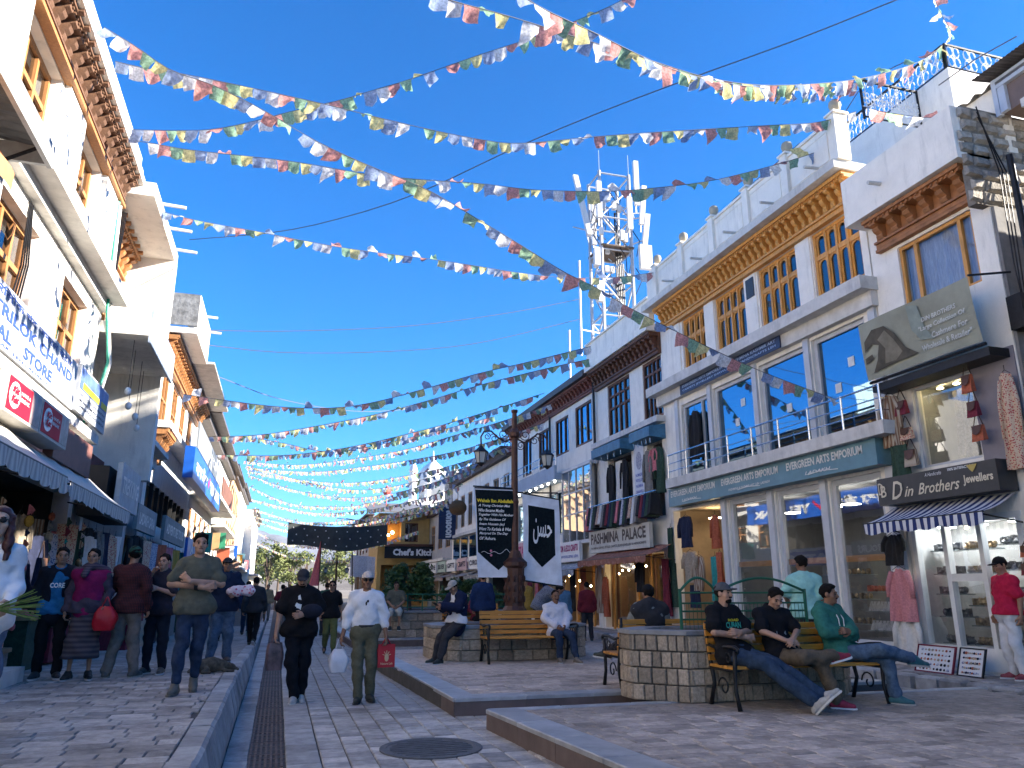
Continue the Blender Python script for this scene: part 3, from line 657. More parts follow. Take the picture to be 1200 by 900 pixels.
def bag(F, u, z, w, h, m, label, d=.15, group='bags hanging outside the shops', strap=.25):
    t = thing('hanging_bag', label, 'bag', F(u, d, z-strap-h), group); q = MB(F)
    zb = z-strap-h
    q.add([(u-w*.5, d-.04, zb+.02), (u+w*.5, d-.04, zb+.02), (u+w*.42, d-.02, zb+h), (u-w*.42, d-.02, zb+h), (u-w*.5, d+.06, zb), (u+w*.5, d+.06, zb), (u+w*.42, d+.03, zb+h), (u-w*.42, d+.03, zb+h)],
          [(0,1,2,3),(7,6,5,4),(0,4,5,1),(1,5,6,2),(2,6,7,3),(3,7,4,0)]); q.build('pouch', m, t)
    fl = MB(F); fl.add([(u-w*.43, d+.045, zb+h), (u+w*.43, d+.045, zb+h), (u+w*.3, d+.075, zb+h*.5), (u, d+.085, zb+h*.38), (u-w*.3, d+.075, zb+h*.5)], [(0,1,2,3,4)]); fl.build('flap', mat('brown leather', (.09, .04, .02), .5, .3, 10), t)
    s = MB(F); s.tube([(u-w*.4, d, zb+h), (u-.03, d, z-.04), (u, d, z), (u+.03, d, z-.04), (u+w*.4, d, zb+h)], .009, 4); s.build('strap', mat('dark strap', (.05, .03, .025), .7), t)
    return t
PAL = [mat('navy cloth', (.015, .02, .05), .9, .3, 20), mat('rust cloth', (.38, .10, .05), .9, .3, 20), mat('grey wool', (.20, .19, .18), .95, .35, 25), mat('beige wool', (.34, .28, .21), .95, .3, 25),
       mat('dark green cloth', (.03, .06, .04), .9, .35, 20), mat('maroon cloth', (.16, .02, .035), .9, .3, 20), mat('teal cloth', (.03, .26, .25), .9, .3, 20), pattern('red printed cloth', (.36, .04, .05), (.55, .42, .30), 'print', 9),
       pattern('blue printed cloth', (.04, .08, .22), (.45, .45, .5), 'print', 9), pattern('striped brown cloth', (.18, .09, .05), (.42, .36, .28), 'wave', 9), mat('black cloth', (.018, .018, .02), .9, .3, 20), mat('white cotton', (.62, .60, .56), .9, .12, 20),
       mat('pink cloth', (.52, .16, .18), .9, .25, 20), mat('mustard cloth', (.42, .26, .05), .9, .25, 20)]
def bulb(F, u, d, z, r=.05, m=None, name='bulb', parent=None):
    return MB(F).ball(F(0, 0, 0) if False else (u, d, z), r, 8, 5).build(name, m or glow('warm lit bulb', (1, .72, .36), 9), parent)
# ------------------------------------------------------------------ RIGHT ROW
ORNG = WOODO
# --- arts emporium (three storeys, honey wood windows)
E1 = thing('shop_building', 'white three storey shop building with honey wood windows, blue glass and long steel balcony', 'building', (14, 15.6, .2))
gops = [(15.35, 17.02, .45, 3.66), (13.50, 15.05, .45, 3.66), (11.75, 13.2, .45, 3.66), (17.35, 19.9, .25, 3.66)]
fops = [(17.62, 19.1, 4.5, 6.62), (15.55, 17.38, 4.5, 6.68), (13.55, 15.28, 4.5, 6.72), (11.68, 13.30, 4.5, 6.75)]
tops = [(11.50, 12.95, 7.55, 9.10), (13.50, 14.98, 7.55, 9.10), (15.58, 16.98, 7.55, 9.10), (17.50, 18.78, 7.55, 9.10)]
shell(E1, RF, 11.32, 20.05, .2, 9.95, 9, gops+fops+tops, PLAST)
for o in tops: arch_window(E1, RF, *o, 4, .62, ORNG, GLD, d=-.06); room(E1, RF, o[0]-.1, o[1]+.1, o[2]-.1, o[3]+.1, .8, mat('pale room behind window', (.30, .29, .27), .9, .3, 2))
for k, o in enumerate(fops):
    grid_window(E1, RF, *o, 1 if k else [0, .3, 1], 1, GREYF, GLB, d=-.08, part='shop_window', b=.09)
room(E1, RF, 11.5, 19.6, 4.5, 6.85, 2.2, GREYIN)
for o in gops[:3]:
    wn = grid_window(E1, RF, *o, 1, 1, GREYF, GLS, d=-.06, part='shop_window', b=.11)
    MB(RF).box((o[0]+.05, -.30, 2.02), (o[1]-.05, -.12, 2.14)).build('display_rail', mat('pale orange shelf wood', (.55, .27, .10), .5, .2, 4), wn)
room(E1, RF, 11.6, 17.1, .3, 3.7, 2.6, GREYIN)
room(E1, RF, 17.3, 19.95, .22, 3.7, 2.2, WARMIN)
for u in (11.47, 13.35, 15.2, 17.18): MB(RF).box((u-.10, 0.0, .2), (u+.10, .07, 3.7)).build('pilaster', GREYF, E1)
MB(RF).box((11.4, -.02, .2), (17.2, .05, .44)).build('plinth', SLABM, E1)
for u in (11.42, 13.43, 15.42, 17.5, 19.3): MB(RF).box((u-.09, 0.0, 4.5), (u+.09, .06, 6.98)).build('mullion', GREYF, E1)
cornice(E1, RF, 11.33, 19.75, 9.10, 9.76, .42, ORNG, .24)
for u in (13.22, 15.28, 17.24, 19.3): MB(RF).box((u-.24 if u < 19 else u-.4, 0, 7.5), (u+.24 if u < 19 else u+.44, .035, 9.09)).build('pier', PLAST, E1)
sl_ = MB(RF); sl_.box((11.2, -.02, 7.13), (20.45, .42, 7.40)); sl_.box((11.24, 0, 6.82), (20.3, .16, 7.128)); sl_.build('ledge', SLABM, E1)
so2 = MB(RF); so2.box((11.28, -.3, 9.77), (20.1, .62, 9.96)); so2.build('roof_slab', SLABM, E1)
pp = MB(RF); pp.box((11.3, .26, 9.962), (20.0, .44, 10.92)); pp.box((11.3, .22, 10.922), (20.0, .48, 10.99))
us = [11.33, 12.95, 14.5, 16.1, 17.75, 19.35]
for a, b in zip(us[:-1], us[1:]): pp.box((a+.25, .442, 10.12), (b-.12, .455, 10.13)); pp.box((a+.25, .442, 10.78), (b-.12, .455, 10.80)); pp.box((a+.24, .442, 10.12), (a+.25, .457, 10.80)); pp.box((b-.12, .442, 10.12), (b-.11, .457, 10.80))
pp.build('parapet', PLAST, E1)
for u in us:
    p = MB(RF); p.box((u-.1, .2, 9.965), (u+.12, .52, 11.02)); p.box((u-.14, .17, 11.022), (u+.16, .55, 11.07)); post = p.build('parapet_post', PLAST, E1)
    l = MB(); x, y, z = RF(u+.01, .36, 11.07); l.lathe((x, y, z), [(.04, 0), (.05, .05), (.10, .10), (.13, .2), (.115, .29), (.05, .34), (.0, .35)], 10)
    l.build('globe_lamp', mat('dusty globe lamp', (.42, .36, .26), .5, .2, 4), post, smooth=True)
for a, b in zip(us[:-1], us[1:]): MB(RF).tube([((a+b)/2-.2, .40, 10.14), ((a+b)/2-.2, .80, 10.11)], .035, 7).build('drain_spout', SLABM, E1)
# roof terrace block and its railings
BLK2 = MB(); BLK2.box((13.0, 10.75, 9.9), (18, 15.8, 12.35)); BLK2.build('stair_block', PLASTW, E1)
def fancy_rail(label, A, B, z0, h, n, group='ornamental steel roof railings'):
    t = thing('roof_railing', label, 'railing', (A[0], A[1], z0), group); A, B = Vector((*A, 0)), Vector((*B, 0))
    P = lambda s, z: tuple(A.lerp(B, s)+Vector((0, 0, z0+z)))
    wm = mat('white painted steel', (.75, .75, .75), .5, .1, 5)
    MB().tube([P(0, h), P(1, h)], .035, 6).build('top_rail', IRON, t); MB().tube([P(0, .06), P(1, .06)], .018, 5).build('bottom_rail', IRON, t)
    for s in (0, 1): MB().tube([P(s, 0), P(s, h)], .032, 6).build('post', IRON, t)
    D = (B-A).normalized()
    for i in range(n):
        s = (i+.5)/n; q = MB(); q.tube([P(s, .06), P(s, h)], .014, 5); c = A.lerp(B, s)+Vector((0, 0, z0+h*.55)); r = min((B-A).length/n*.38, h*.25)
        for sg in (-1, 1):
            for zc in (-.5, .5): q.tube([tuple(c+D*(sg*r*.55+r*.5*math.cos(a))+Vector((0, 0, zc*r*1.7+r*.8*math.sin(a)))) for a in [j*.75 for j in range(9)]], .013, 4)
        q.build('baluster', wm, t)
    return t
fancy_rail('black topped white scroll railing on the roof terrace, lower of the two by the corner', (11.45, 11.62), (13.0, 11.62), 11.35, .98, 7)
fancy_rail('high white scroll railing on the white stair block, facing the street end', (13.05, 10.8), (17.6, 10.8), 12.36, .62, 10)
fancy_rail('high white scroll railing along the street side of the stair block', (13.05, 15.6), (13.05, 10.85), 12.36, .62, 12)
fancy_rail('scroll railing on the roof between the third and fifth globe lamps', (11.6, 16.9), (11.6, 13.9), 11.1, 1.05, 9)
fancy_rail('small scroll railing on the roof at the tower end of the parapet', (11.6, 20.0), (11.6, 18.9), 11.1, .9, 4)
# balcony
bl = MB(RF); bl.box((10.98, 0, 4.22), (19.3, .52, 4.47)); BAL = bl.build('balcony', SLABM, E1)
for u in [11.05+1.02*i for i in range(9)]: MB(RF).tube([(u, .45, 4.47), (u, .45, 5.16)], .022, 6).build('post', STEEL, BAL)
for z in (4.68, 4.90, 5.14): MB(RF).tube([(19.2, .45, z), (11.05, .45, z), (11.05, .02, z)], .022 if z > 5 else .014, 6).build('rail', STEEL, BAL)
# fascia signs
TEAL = mat('teal sign board', (.10, .22, .27), .5, .15, 3, spec=.5); SIGNW = mat('white sign paint', (.70, .70, .68), .5, .06, 4); SIGNB = mat('navy sign board', (.02, .035, .09), .4, .15, 3)
s1 = sign('long teal fascia sign repeating the emporium name under the steel balcony', RF, 11.40, 19.45, 3.72, 4.215, .36, .34, TEAL)
LETG = mat('silver sign lettering', (.60, .62, .60), .4, .1, 8)
for i in range(3):
    a = 19.3-i*2.62; q = MB(); rtext(q, 'EVERGREEN ARTS EMPORIUM', a, a-2.32, 3.97, 4.14, .36, bold=.03, depth=.012); q.build('lettering', LETG, s1)
    q = MB(); rtext(q, 'PASHMINA & KASHMIR ART, LEH  LADAKH' if i == 1 else 'LADAKH', a-(.3 if i == 1 else .6), a-(2.0 if i == 1 else 1.4), 3.80, 3.87, .36, bold=.02, ital=.3, depth=.012); q.build('lettering', LETG, s1)
    q = MB(RF); q.tube([(a-1.6, .37, 3.79), (a-1.1, .37, 3.83), (a-.7, .37, 3.80)], .012, 4); q.build('flourish', LETG, s1)
s2 = sign('narrow navy board of small writing above the balcony glass', RF, 14.1, 18.75, 6.83, 7.12, .20, .035, SIGNB)
q = MB(); rtext(q, 'EVERGREEN ARTS EMPORIUM OLD PASHMINA KASHMIR ART', 18.6, 14.25, 7.0, 7.07, .20, bold=.02); q.build('lettering', mat('pale blue lettering', (.35, .45, .65), .5), s2)
q = MB(); rtext(q, 'CARPETS JEWELLERY SHAWLS AND HANDICRAFTS LEH', 18.6, 14.25, 6.88, 6.95, .20, bold=.02); q.build('lettering', MATS['pale blue lettering'], s2)
pq = MB(RF); pq.box((15.1, .037, 8.5), (15.42, .06, 9.0)); pq.single('wall_plaque', mat('slate plaque', (.05, .055, .06), .4, .3, 20), 'small dark plaque high on the white pier between honey wood windows', 'plaque', RF(15.26, .05, 8.5))
for u, z in ((12.3, 5.9), (12.75, 5.45), (14.4, 5.4), (16.5, 5.5), (16.2, 5.95)):
    MB(RF).box((u-.09, -.124, z), (u+.09, -.120, z+.2)).single('paper_notice', mat('white paper', (.7, .7, .68), .8), 'white paper stuck inside the balcony glass, '+{12.3: 'upper one in the nearest pane', 12.75: 'lower one in the nearest pane', 14.4: 'alone in the second pane', 16.5: 'lower one in the third pane', 16.2: 'upper one in the third pane'}[u], 'notice', RF(u, -.12, z), 'papers stuck on the balcony glass')
# display inside the emporium windows
def shelf_goods(parent, F, u0, u1, zs, d, m, n, r=.05, kind=0):
    for z in zs:
        MB(F).box((u0, d-.3, z-.02), (u1, d, z)).build('shelf', mat('glass shelf edge', (.25, .28, .28), .2), parent)
        q = MB(F)
        for i in range(n):
            u = u0+(i+.5)*(u1-u0)/n; x = rnd.random()
            if kind == 1: q.add([(u-r, d-.06, z), (u+r*.7, d-.06, z), (u+r*.7, d-.14, z+r*4), (u-r, d-.14, z+r*4)], [(0, 1, 2, 3)]); q.box((u-r, d-.16, z), (u+r*.7, d-.145, z+r*3))
            else:
                if x < .4: q.lathe((u, d-.12, z), [(r*.5, 0), (r*.9, r*.6), (r*.4, r*1.3), (r*.5, r*1.8)], 7)
                elif x < .7: q.ball((u, d-.12, z+r), (r*.9, r*.6, r), 7, 4)
                else: q.box((u-r*.6, d-.16, z), (u+r*.6, d-.1, z+r*2.2*x))
        tag(q.build('trinkets', m, parent), kind='stuff')
BRASS = mat('old brass and silver', (.32, .24, .15), .35, .5, 15, metal=.7, rand=.2); PRINTW = mat('pale cards', (.5, .48, .45), .7, .3, 12); REDT = mat('red and gold ornaments', (.35, .06, .05), .5, .6, 14)
D1 = thing('display_rack', 'glass shelves of red ornaments and pale cards in the emporium window nearest the camera', 'display', RF(12.4, -.6, .45))
shelf_goods(D1, RF, 11.8, 13.1, (1.45,), -.45, REDT, 14, .06); shelf_goods(D1, RF, 11.8, 13.1, (1.08, .72), -.45, PRINTW, 14, .045, 1)
D2 = thing('display_rack', 'dim shelves seen through the middle emporium window', 'display', RF(14.2, -1.2, .45))
shelf_goods(D2, RF, 13.6, 15.0, (.8, 1.3, 1.8), -1.0, BRASS, 10, .06)
MB(RF).add([(15.7, -.8, .5), (16.6, -.8, .5), (16.4, -.8, 1.5), (15.9, -.8, 1.5), (15.7, -1.3, .5), (16.6, -1.3, .5), (16.4, -1.0, 1.5), (15.9, -1.0, 1.5)], [(0,1,2,3),(7,6,5,4),(0,4,5,1),(1,5,6,2),(2,6,7,3),(3,7,4,0)]).single('draped_shawl', PAL[2], 'pale grey shawl draped on a stand in the emporium window', 'shawl', RF(16.1, -1, .5))
MB(RF).box((12.0, -1.6, 1.9), (13.1, -1.55, 2.8)).single('wall_carpet', PAL[7], 'red patterned carpet hung inside the nearest emporium window', 'carpet', RF(12.5, -1.6, 1.9))
for k, (u, z) in enumerate(((12.1, 3.3), (12.5, 3.32), (12.9, 3.3), (14.1, 3.3), (14.7, 3.3), (16.2, 3.3))): MB(RF).box((u-.14, -1.4, z), (u+.14, -1.1, z+.02)).build('ceiling_light', glow('white lit panel', (1, .93, .8), 5), E1)
for u, d, z in ((18.4, -1.0, 3.45), (19.0, -.8, 3.4)): MB(RF).box((u-.16, d-.1, z), (u+.16, d+.1, z+.03)).build('ceiling_light', glow('warm lit panel', (1, .8, .5), 7), E1)
# garments at the emporium entrance
for (u, z, w_, h_, m, kind, lab) in (
    (19.15, 3.45, .62, .85, PAL[0], 'coat', 'navy coat hung highest in the emporium entrance'),
    (17.62, 3.35, .34, .85, PAL[1], 'coat', 'rust red coat hung at the right of the emporium entrance'),
    (19.0, 2.5, .66, .85, PAL[3], 'shirt', 'beige shawl coat on the rail below the navy coat'),
    (18.55, 2.35, .5, .9, PAL[9], 'coat', 'brown striped coat beside the beige shawl coat'),
    (19.05, 1.6, .62, .6, PAL[0], 'trousers', 'dark skirt hung lowest in the emporium entrance'),
    (17.75, 2.3, .30, 1.1, PAL[6], 'scarf', 'pale teal shawl hanging by the emporium window frame'),
    (17.52, 2.4, .30, 1.2, PAL[1], 'scarf', 'red shawl hanging against the emporium window frame'),
    (20.05, 3.2, .30, 1.1, PAL[4], 'scarf', 'dark green scarf bundle at the left edge of the emporium'),
    (20.0, 2.2, .34, 1.2, PAL[4], 'scarf', 'lower dark scarf bundle at the left edge of the emporium')): garment(RF, u, z, w_, h_, m, lab, d=.02 if z > 1.7 else -.1, kind=kind)
garment(RF, 18.35, 6.3, .5, 1.35, PAL[10], 'black coat hanging in the balcony doorway', d=-.02, kind='coat')

# --- jewellers' building (corner nearest the camera)
J = thing('shop_building', 'narrow corner shop building with carved cornice, tilted cloth banner and jewellery window', 'building', (14, 10, .2))
jops = [(8.98, 10.62, 6.42, 7.74), (9.50, 10.75, 3.56, 5.02), (9.02, 11.2, .25, 2.6)]
shell(J, RF, 8.62, 11.28, .2, 8.5, 9, jops, PLAST)
wn = grid_window(J, RF, *jops[0], [0, .16, .80, 1], 1, WOODO, glass('pale window glass', .07, (.8, .84, .88)), d=-.05, b=.06, back=CURT)
room(J, RF, 8.9, 10.7, 6.3, 7.8, 1.2, GREYIN)
cornice(J, RF, 8.72, 10.98, 7.86, 8.40, .42, WOODR, .34)
MB(RF).box((8.66, .0, 7.80), (11.02, .12, 7.858)).build('lintel', WOODR, J)
q = MB(RF); q.box((8.6, -.2, 8.42), (11.3, .52, 8.62)); q.box((8.62, .3, 8.622), (11.3, .50, 9.42)); q.build('parapet', PLAST, J)
MB(RF).tube([(10.3, .48, 8.86), (10.3, .78, 8.84)], .04, 7).build('drain_spout', SLABM, J)
# stone end wall
EW = MB(); EW.box((10.5, 8.60, 7.6), (13.5, 8.75, 9.44)); EW.build('end_wall_core', mat('mud mortar', (.20, .18, .15), .95, .3, 8, .4, 30), J)
RUB = mat('rough rubble stone', (.34, .31, .265), .92, .35, 9, .7, 35, rand=.22)
z = 7.62
for r in range(8):
    x = 10.46-rnd.random()*.2
    while x < 13.4:
        l = rnd.uniform(.24, .46); hh = .205
        v = MB(); a, b, c, d = max(x, 10.34)+.02, x+l-.02, z+.015, z+hh-.01; jt = lambda: rnd.uniform(-.018, .018)
        v.add([(a, 8.60, c), (b, 8.60, c), (b, 8.60, d), (a, 8.60, d), (a+.03+jt(), 8.545+jt(), c+.03+jt()), (b-.03+jt(), 8.545+jt(), c+.03+jt()), (b-.03+jt(), 8.55+jt(), d-.03+jt()), (a+.03+jt(), 8.55+jt(), d-.03+jt())],
              [(0,1,5,4),(1,2,6,5),(2,3,7,6),(3,0,4,7),(4,5,6,7)])
        v.build('rubble_stone', RUB, J); x += l
    z += .225
q = MB(); q.box((10.82, 8.56, .2), (10.98, 8.618, 7.58)); q.box((10.98, 8.575, .2), (13.5, 8.617, 7.58)); q.build('end_plaster', mat('dirty side plaster', (.22, .215, .21), .95, .3, 2, .3, 20, stain=.5), J)
# rooftop room with a corrugated roof
RT = thing('rooftop_room', 'brown panelled rooftop room with pale window frame under a corrugated iron roof', 'building', (12.2, 8.3, 9.4))
q = MB(); q.box((11.28, 6.2, 9.32), (14, 8.44, 9.98)); q.build('wall', mat('brown panel board', (.19, .135, .115), .7, .15, 3), RT)
q = MB(); q.box((11.21, 8.445, 9.3), (11.29, 8.53, 10.0)); q.box((11.2, 6.2, 9.80), (11.278, 8.44, 9.87)); q.box((11.205, 8.30, 9.32), (11.277, 8.43, 9.798)); q.box((11.2, 6.2, 9.93), (11.279, 8.44, 9.985)); q.build('frame', mat('pale blue grey frame', (.48, .52, .58), .5, .1, 4), RT)
cr = MB(); cr.sheet(lambda s, t: (10.9+3.3*t, 5.8+2.85*s, 10.03+.012*math.sin(s*240)+.45*t), 90, 1); cr.build('corrugated_roof', mat('rusted corrugated iron', (.12, .10, .09), .65, .4, 6, .2, 30, metal=.3), RT)
q = MB(); q.box((11.4, 8.56, 8.6), (11.6, 10.0, 10.0)); q.build('roof_wall', PLAST, J)
q = MB(); q.sheet(lambda a, b: (11.3+.5*a, 8.54+1.5*b, 10.004+.05*math.sin(b*31)*math.sin(a*9+1)+.12*a), 6, 24); q.build('mud_coping', mat('grey mud coping', (.19, .175, .155), .95, .4, 9, .8, 20), J)
# banner, signs, awning
BN = thing('shop_banner', 'large olive cloth banner with a draped shawl picture and white writing above the jewellery shop', 'banner', RF(9.95, .5, 5.24))
OLV = mat('faded olive banner cloth', (.29, .295, .23), .85, .18, 1.6, .1, 20); OLD = mat('dark olive print', (.085, .075, .055), .85, .35, 4); OLM = mat('mid olive print', (.19, .17, .125), .85, .3, 4); OLT = mat('pale teal print', (.25, .29, .25), .85, .2, 3)
BF = lambda u, d, z: RF(u, d+.40+.10*(z-5.24), z)
fl = MB(BF); fl.sheet(lambda s, t: (8.72+2.48*s, .10+.02*math.sin(s*7+t*3), 5.24+1.08*t), 16, 8); fl.build('cloth', OLV, BN, smooth=True)
def bshape(pts, m, name, o=.028):
    k = MB(BF); k.add([(u, .10+.02*math.sin((u-8.72)/2.48*7+(z-5.24)/1.08*3)+o, z) for u, z in pts], [tuple(range(len(pts)))]); k.build(name, m, BN)
bshape([(11.1, 5.75), (11.08, 5.95), (10.85, 6.12), (10.55, 6.1), (10.35, 5.9), (10.2, 5.6), (9.95, 5.42), (10.5, 5.40), (11.0, 5.34), (10.85, 5.55), (10.75, 5.8), (10.9, 5.86)], OLD, 'shawl_print')
bshape([(10.75, 5.9), (10.55, 6.02), (10.4, 5.8), (10.28, 5.55), (10.45, 5.44), (10.7, 5.44), (10.62, 5.7)], OLM, 'shawl_print', .031)
bshape([(11.13, 5.53), (10.92, 5.6), (10.94, 5.68), (11.13, 5.64)], OLD, 'shawl_print')
bshape([(10.0, 6.28), (9.78, 6.22), (9.72, 5.8), (9.55, 5.55), (9.85, 5.62), (10.0, 5.85)], OLT, 'drape_print')
BTX = mat('white banner print', (.55, .56, .52), .7)
for i, (s, a, b, h) in enumerate((('DIN BROTHERS', 9.75, 9.02, .08), ('"Large Collection Of', 9.85, 8.86, .105), ('Cashmere For', 9.6, 8.86, .105), ('Wholesale & Retailer"', 9.85, 8.82, .105))):
    z0 = 5.90-i*.165; q = MB(); letters(q, s, (0, 0, 0), (1, 0, 0), (0, 1, 0), 1, 1, depth=0, bold=.02, ital=.1)
    b2 = MB(BF); b2.add([(a+(b-a)*x, .10+.02*math.sin(((a+(b-a)*x)-8.72)/2.48*7+(z0-5.24)/1.08*3)+.034, z0+h*y) for x, y, _ in q.v], q.f); b2.build('lettering', BTX, BN)
rod = MB(RF); rod.tube([(8.7, .62, 6.33), (8.45, .02, 6.36)], .02, 5); rod.tube([(11.2, .48, 5.2), (8.7, .48, 5.2)], .03, 5); rod.box((8.7, .02, 5.02), (11.2, .44, 5.16)); rod.build('frame', IRON, BN)
DS = sign('dark grey jewellers sign with flowing script lettering above the striped awning', RF, 8.93, 11.42, 2.95, 3.43, .42, .38, mat('dark grey sign board', (.042, .042, .042), .4, .2, 4))
GOLDL = mat('pale gold lettering', (.62, .56, .42), .4, .1, 8)
q = MB(); rtext(q, 'D', 11.08, 10.82, 3.03, 3.34, .42, bold=.01, ital=.3, depth=.012); q.build('lettering', GOLDL, DS)
for s_, a_, b_, z_ in (('in', 10.79, 10.58, 3.22), ('Brothers', 10.48, 9.62, 3.24)): q = MB(); rtext(q, s_, a_, b_, 3.05, z_, .42, ital=.4, depth=.012, bold=.012); q.build('lettering', GOLDL, DS)
q = MB(); rtext(q, 'Jewellers', 9.55, 9.0, 3.08, 3.25, .42, bold=.03, depth=.012); q.build('lettering', GOLDL, DS)
q = MB(); rtext(q, 'B', 11.33, 11.2, 3.09, 3.3, .42, bold=.01, depth=.012); q.build('emblem', GOLDL, DS); q = MB(); rtext(q, 'D', 11.38, 11.26, 3.14, 3.35, .42, bold=.0, depth=.016); q.build('emblem', GOLDL, DS)
q = MB(); rtext(q, '100% SATISFACTION', 9.82, 9.32, 3.36, 3.405, .42, bold=.03, depth=.012); q.build('lettering', SIGNW, DS); q = MB(); rtext(q, 'A Handicrafts', 10.3, 9.95, 3.33, 3.39, .42, ital=.4, depth=.012); q.build('lettering', SIGNW, DS)
k = MB(RF); k.add([(9.45, .436, 3.40), (9.25, .436, 3.40), (9.30, .436, 3.33), (9.35, .436, 3.28), (9.40, .436, 3.33)], [(0,1,2,3,4)]); k.build('emblem', mat('gold emblem', (.45, .33, .08), .35, .1, 5), DS)
STRIPE = pattern('navy and white striped canvas', (.62, .62, .62), (.03, .045, .14), 'wave', 5.2)
# stripes run down the slope: wave across the street axis (Y)
for n_ in STRIPE.node_tree.nodes:
    if n_.type == 'TEX_WAVE': n_.bands_direction = 'Y'; n_.inputs['Scale'].default_value = 2.1; n_.inputs['Distortion'].default_value = 0
    if n_.type == 'MIX': mixn = n_
cr_ = STRIPE.node_tree.nodes.new('ShaderNodeMath'); cr_.operation = 'GREATER_THAN'; cr_.inputs[1].default_value = .5
wv_ = [n for n in STRIPE.node_tree.nodes if n.type == 'TEX_WAVE'][0]; STRIPE.node_tree.links.new(wv_.outputs[1], cr_.inputs[0]); STRIPE.node_tree.links.new(cr_.outputs[0], mixn.inputs[0])
awning('navy and white striped awning under the jewellers sign', RF, 8.95, 11.45, 2.93, .08, 2.62, .80, STRIPE, .2, 5)
# jewellery window with glass shelves
JW = thing('display_window', 'white framed jewellery window with four columns of glass shelves and silver pieces', 'display', RF(10.2, 0, .25))
FRW = mat('white window frame', (.66, .66, .64), .45, .08, 5)
q = MB(RF)
for u in (9.02, 9.75, 10.45, 11.1): q.box((u, -.10, .6), (u+.085, .02, 2.62))
q.box((9.0, -.12, .25), (11.2, .025, .598)); q.box((9.8, -.10, 1.62), (10.45, .015, 1.74)); q.box((9.0, -.1, 2.56), (11.2, .022, 2.66)); q.build('frame', FRW, JW)
MB(RF).quad((9.03, -.04, .6), (11.17, -.04, .6), (11.17, -.04, 2.56), (9.03, -.04, 2.56)).build('pane', GLS, JW)
room(JW, RF, 9.03, 11.18, .6, 2.6, .75, mat('pale display interior', (.52, .51, .49), .8, .15, 3), d=-.12)
for (a, b, zs) in ((9.12, 9.74, (.62, 1.0, 1.42, 1.8, 2.2)), (9.85, 10.44, (.62, .92, 1.24, 1.76, 2.15)), (10.55, 11.08, (.62, 1.05, 1.42, 1.75, 2.15))): shelf_goods(JW, RF, a, b, zs, -.25, BRASS if a == 9.85 else mat('silver and dark beads', (.16, .16, .165), .35, .6, 14, metal=.6), 12, .062)
for u in (9.4, 10.15, 10.8): MB(RF).box((u-.1, -.5, 2.53), (u+.1, -.3, 2.55)).build('shelf_light', glow('cool lit strip', (.9, .95, 1), 12), JW)
for u in (10.0, 10.3): bulb(RF, u, -.3, 2.5, .03, parent=JW)
# upper display
grid_window(J, RF, *jops[1], 1, 1, GREYF, GLS, d=-.06, part='shop_window', b=.05); room(J, RF, 9.45, 10.8, 3.5, 5.05, .8, mat('pale display wall', (.42, .43, .42), .8, .1, 3))
MB(RF).box((8.64, .0, 3.45), (9.46, .03, 5.2)).build('wall_panel', mat('mauve grey wall paint', (.22, .20, .22), .7, .1, 3), J)
for u in (9.75, 10.1, 10.45): MB(RF).ball((u, -.35, 4.98), (.06, .06, .02), 8, 4).build('spot_light', glow('warm spot', (1, .78, .4), 10), J)
garment(RF, 10.05, 4.9, .55, 1.2, PAL[2], 'grey fringed shawl in the upper jewellers window', d=-.5, kind='scarf')
garment(RF, 9.66, 4.95, .22, 1.1, PAL[6], 'turquoise shawl at the right of the upper jewellers window', d=-.4, kind='scarf')
garment(RF, 11.08, 4.95, .46, .95, PAL[9], 'brown striped kurta hung left of the upper jewellers window', d=.2, kind='coat')
garment(RF, 11.0, 4.0, .40, .95, PAL[4], 'grey green wrap hung below the striped kurta', d=.2, kind='scarf')
for i, (u, z, w_, h_, m, lab) in enumerate(((10.80, 5.0, .26, .26, PAL[5], 'top embroidered maroon shoulder bag left of the upper window'), (10.76, 4.5, .26, .22, PAL[7], 'middle red and white shoulder bag left of the upper window'), (10.73, 4.1, .27, .30, PAL[9], 'lowest brown shoulder bag left of the upper window'),
    (9.36, 5.1, .2, .3, PAL[1], 'top red pouch bag right of the upper window'), (9.33, 4.65, .2, .26, PAL[5], 'middle dark maroon pouch right of the upper window'), (9.30, 4.25, .22, .26, PAL[1], 'lowest orange red pouch right of the upper window'))): bag(RF, u, z, w_, h_, m, lab, d=.22, strap=.22)
garment(RF, 8.72, 4.75, .30, 1.5, PAL[7], 'long red and white printed dress hung at the corner of the end wall', d=.16, kind='coat')
# beside the shop door
garment(RF, 11.38, 2.45, .45, .55, PAL[10], 'black lace blouse on a dress form between the shops', d=.22, kind='shirt')
garment(RF, 11.30, 1.85, .50, .9, mat('pink embroidered cotton', (.50, .20, .21), .9, .25, 30), 'pink embroidered kurta on the stand between the shops', d=.26, kind='shirt')
garment(RF, 11.35, 1.05, .52, .8, PAL[11], 'white skirt on the stand between the shops', d=.18, kind='coat')
for i in range(7):
    z = 2.2-i*.26; bag(RF, 8.88+.03*(i % 2), z, .16, .17, PAL[(1, 5, 7, 12, 6, 8, 3)[i]], ('%s little bag on the string of bags at the right end of the jewellery window, number %s from the top' % (('orange', 'maroon', 'red printed', 'pink', 'teal', 'blue printed', 'beige')[i], ('one', 'two', 'three', 'four', 'five', 'six', 'seven')[i]))[:0] or ('%s little bag on the string beside the jewellery window' % ('orange', 'maroon', 'red printed', 'pink', 'teal', 'blue printed', 'beige')[i]), d=.16, strap=.08)
garment(RF, 8.45, 1.5, .45, 1.0, PAL[6], 'blue and teal shawls hung low at the shop corner behind the red shirt', d=.1, kind='scarf')
bag(RF, 8.4, 2.45, .34, .3, PAL[5], 'large maroon bag hung high at the shop corner', d=.05, strap=.4)
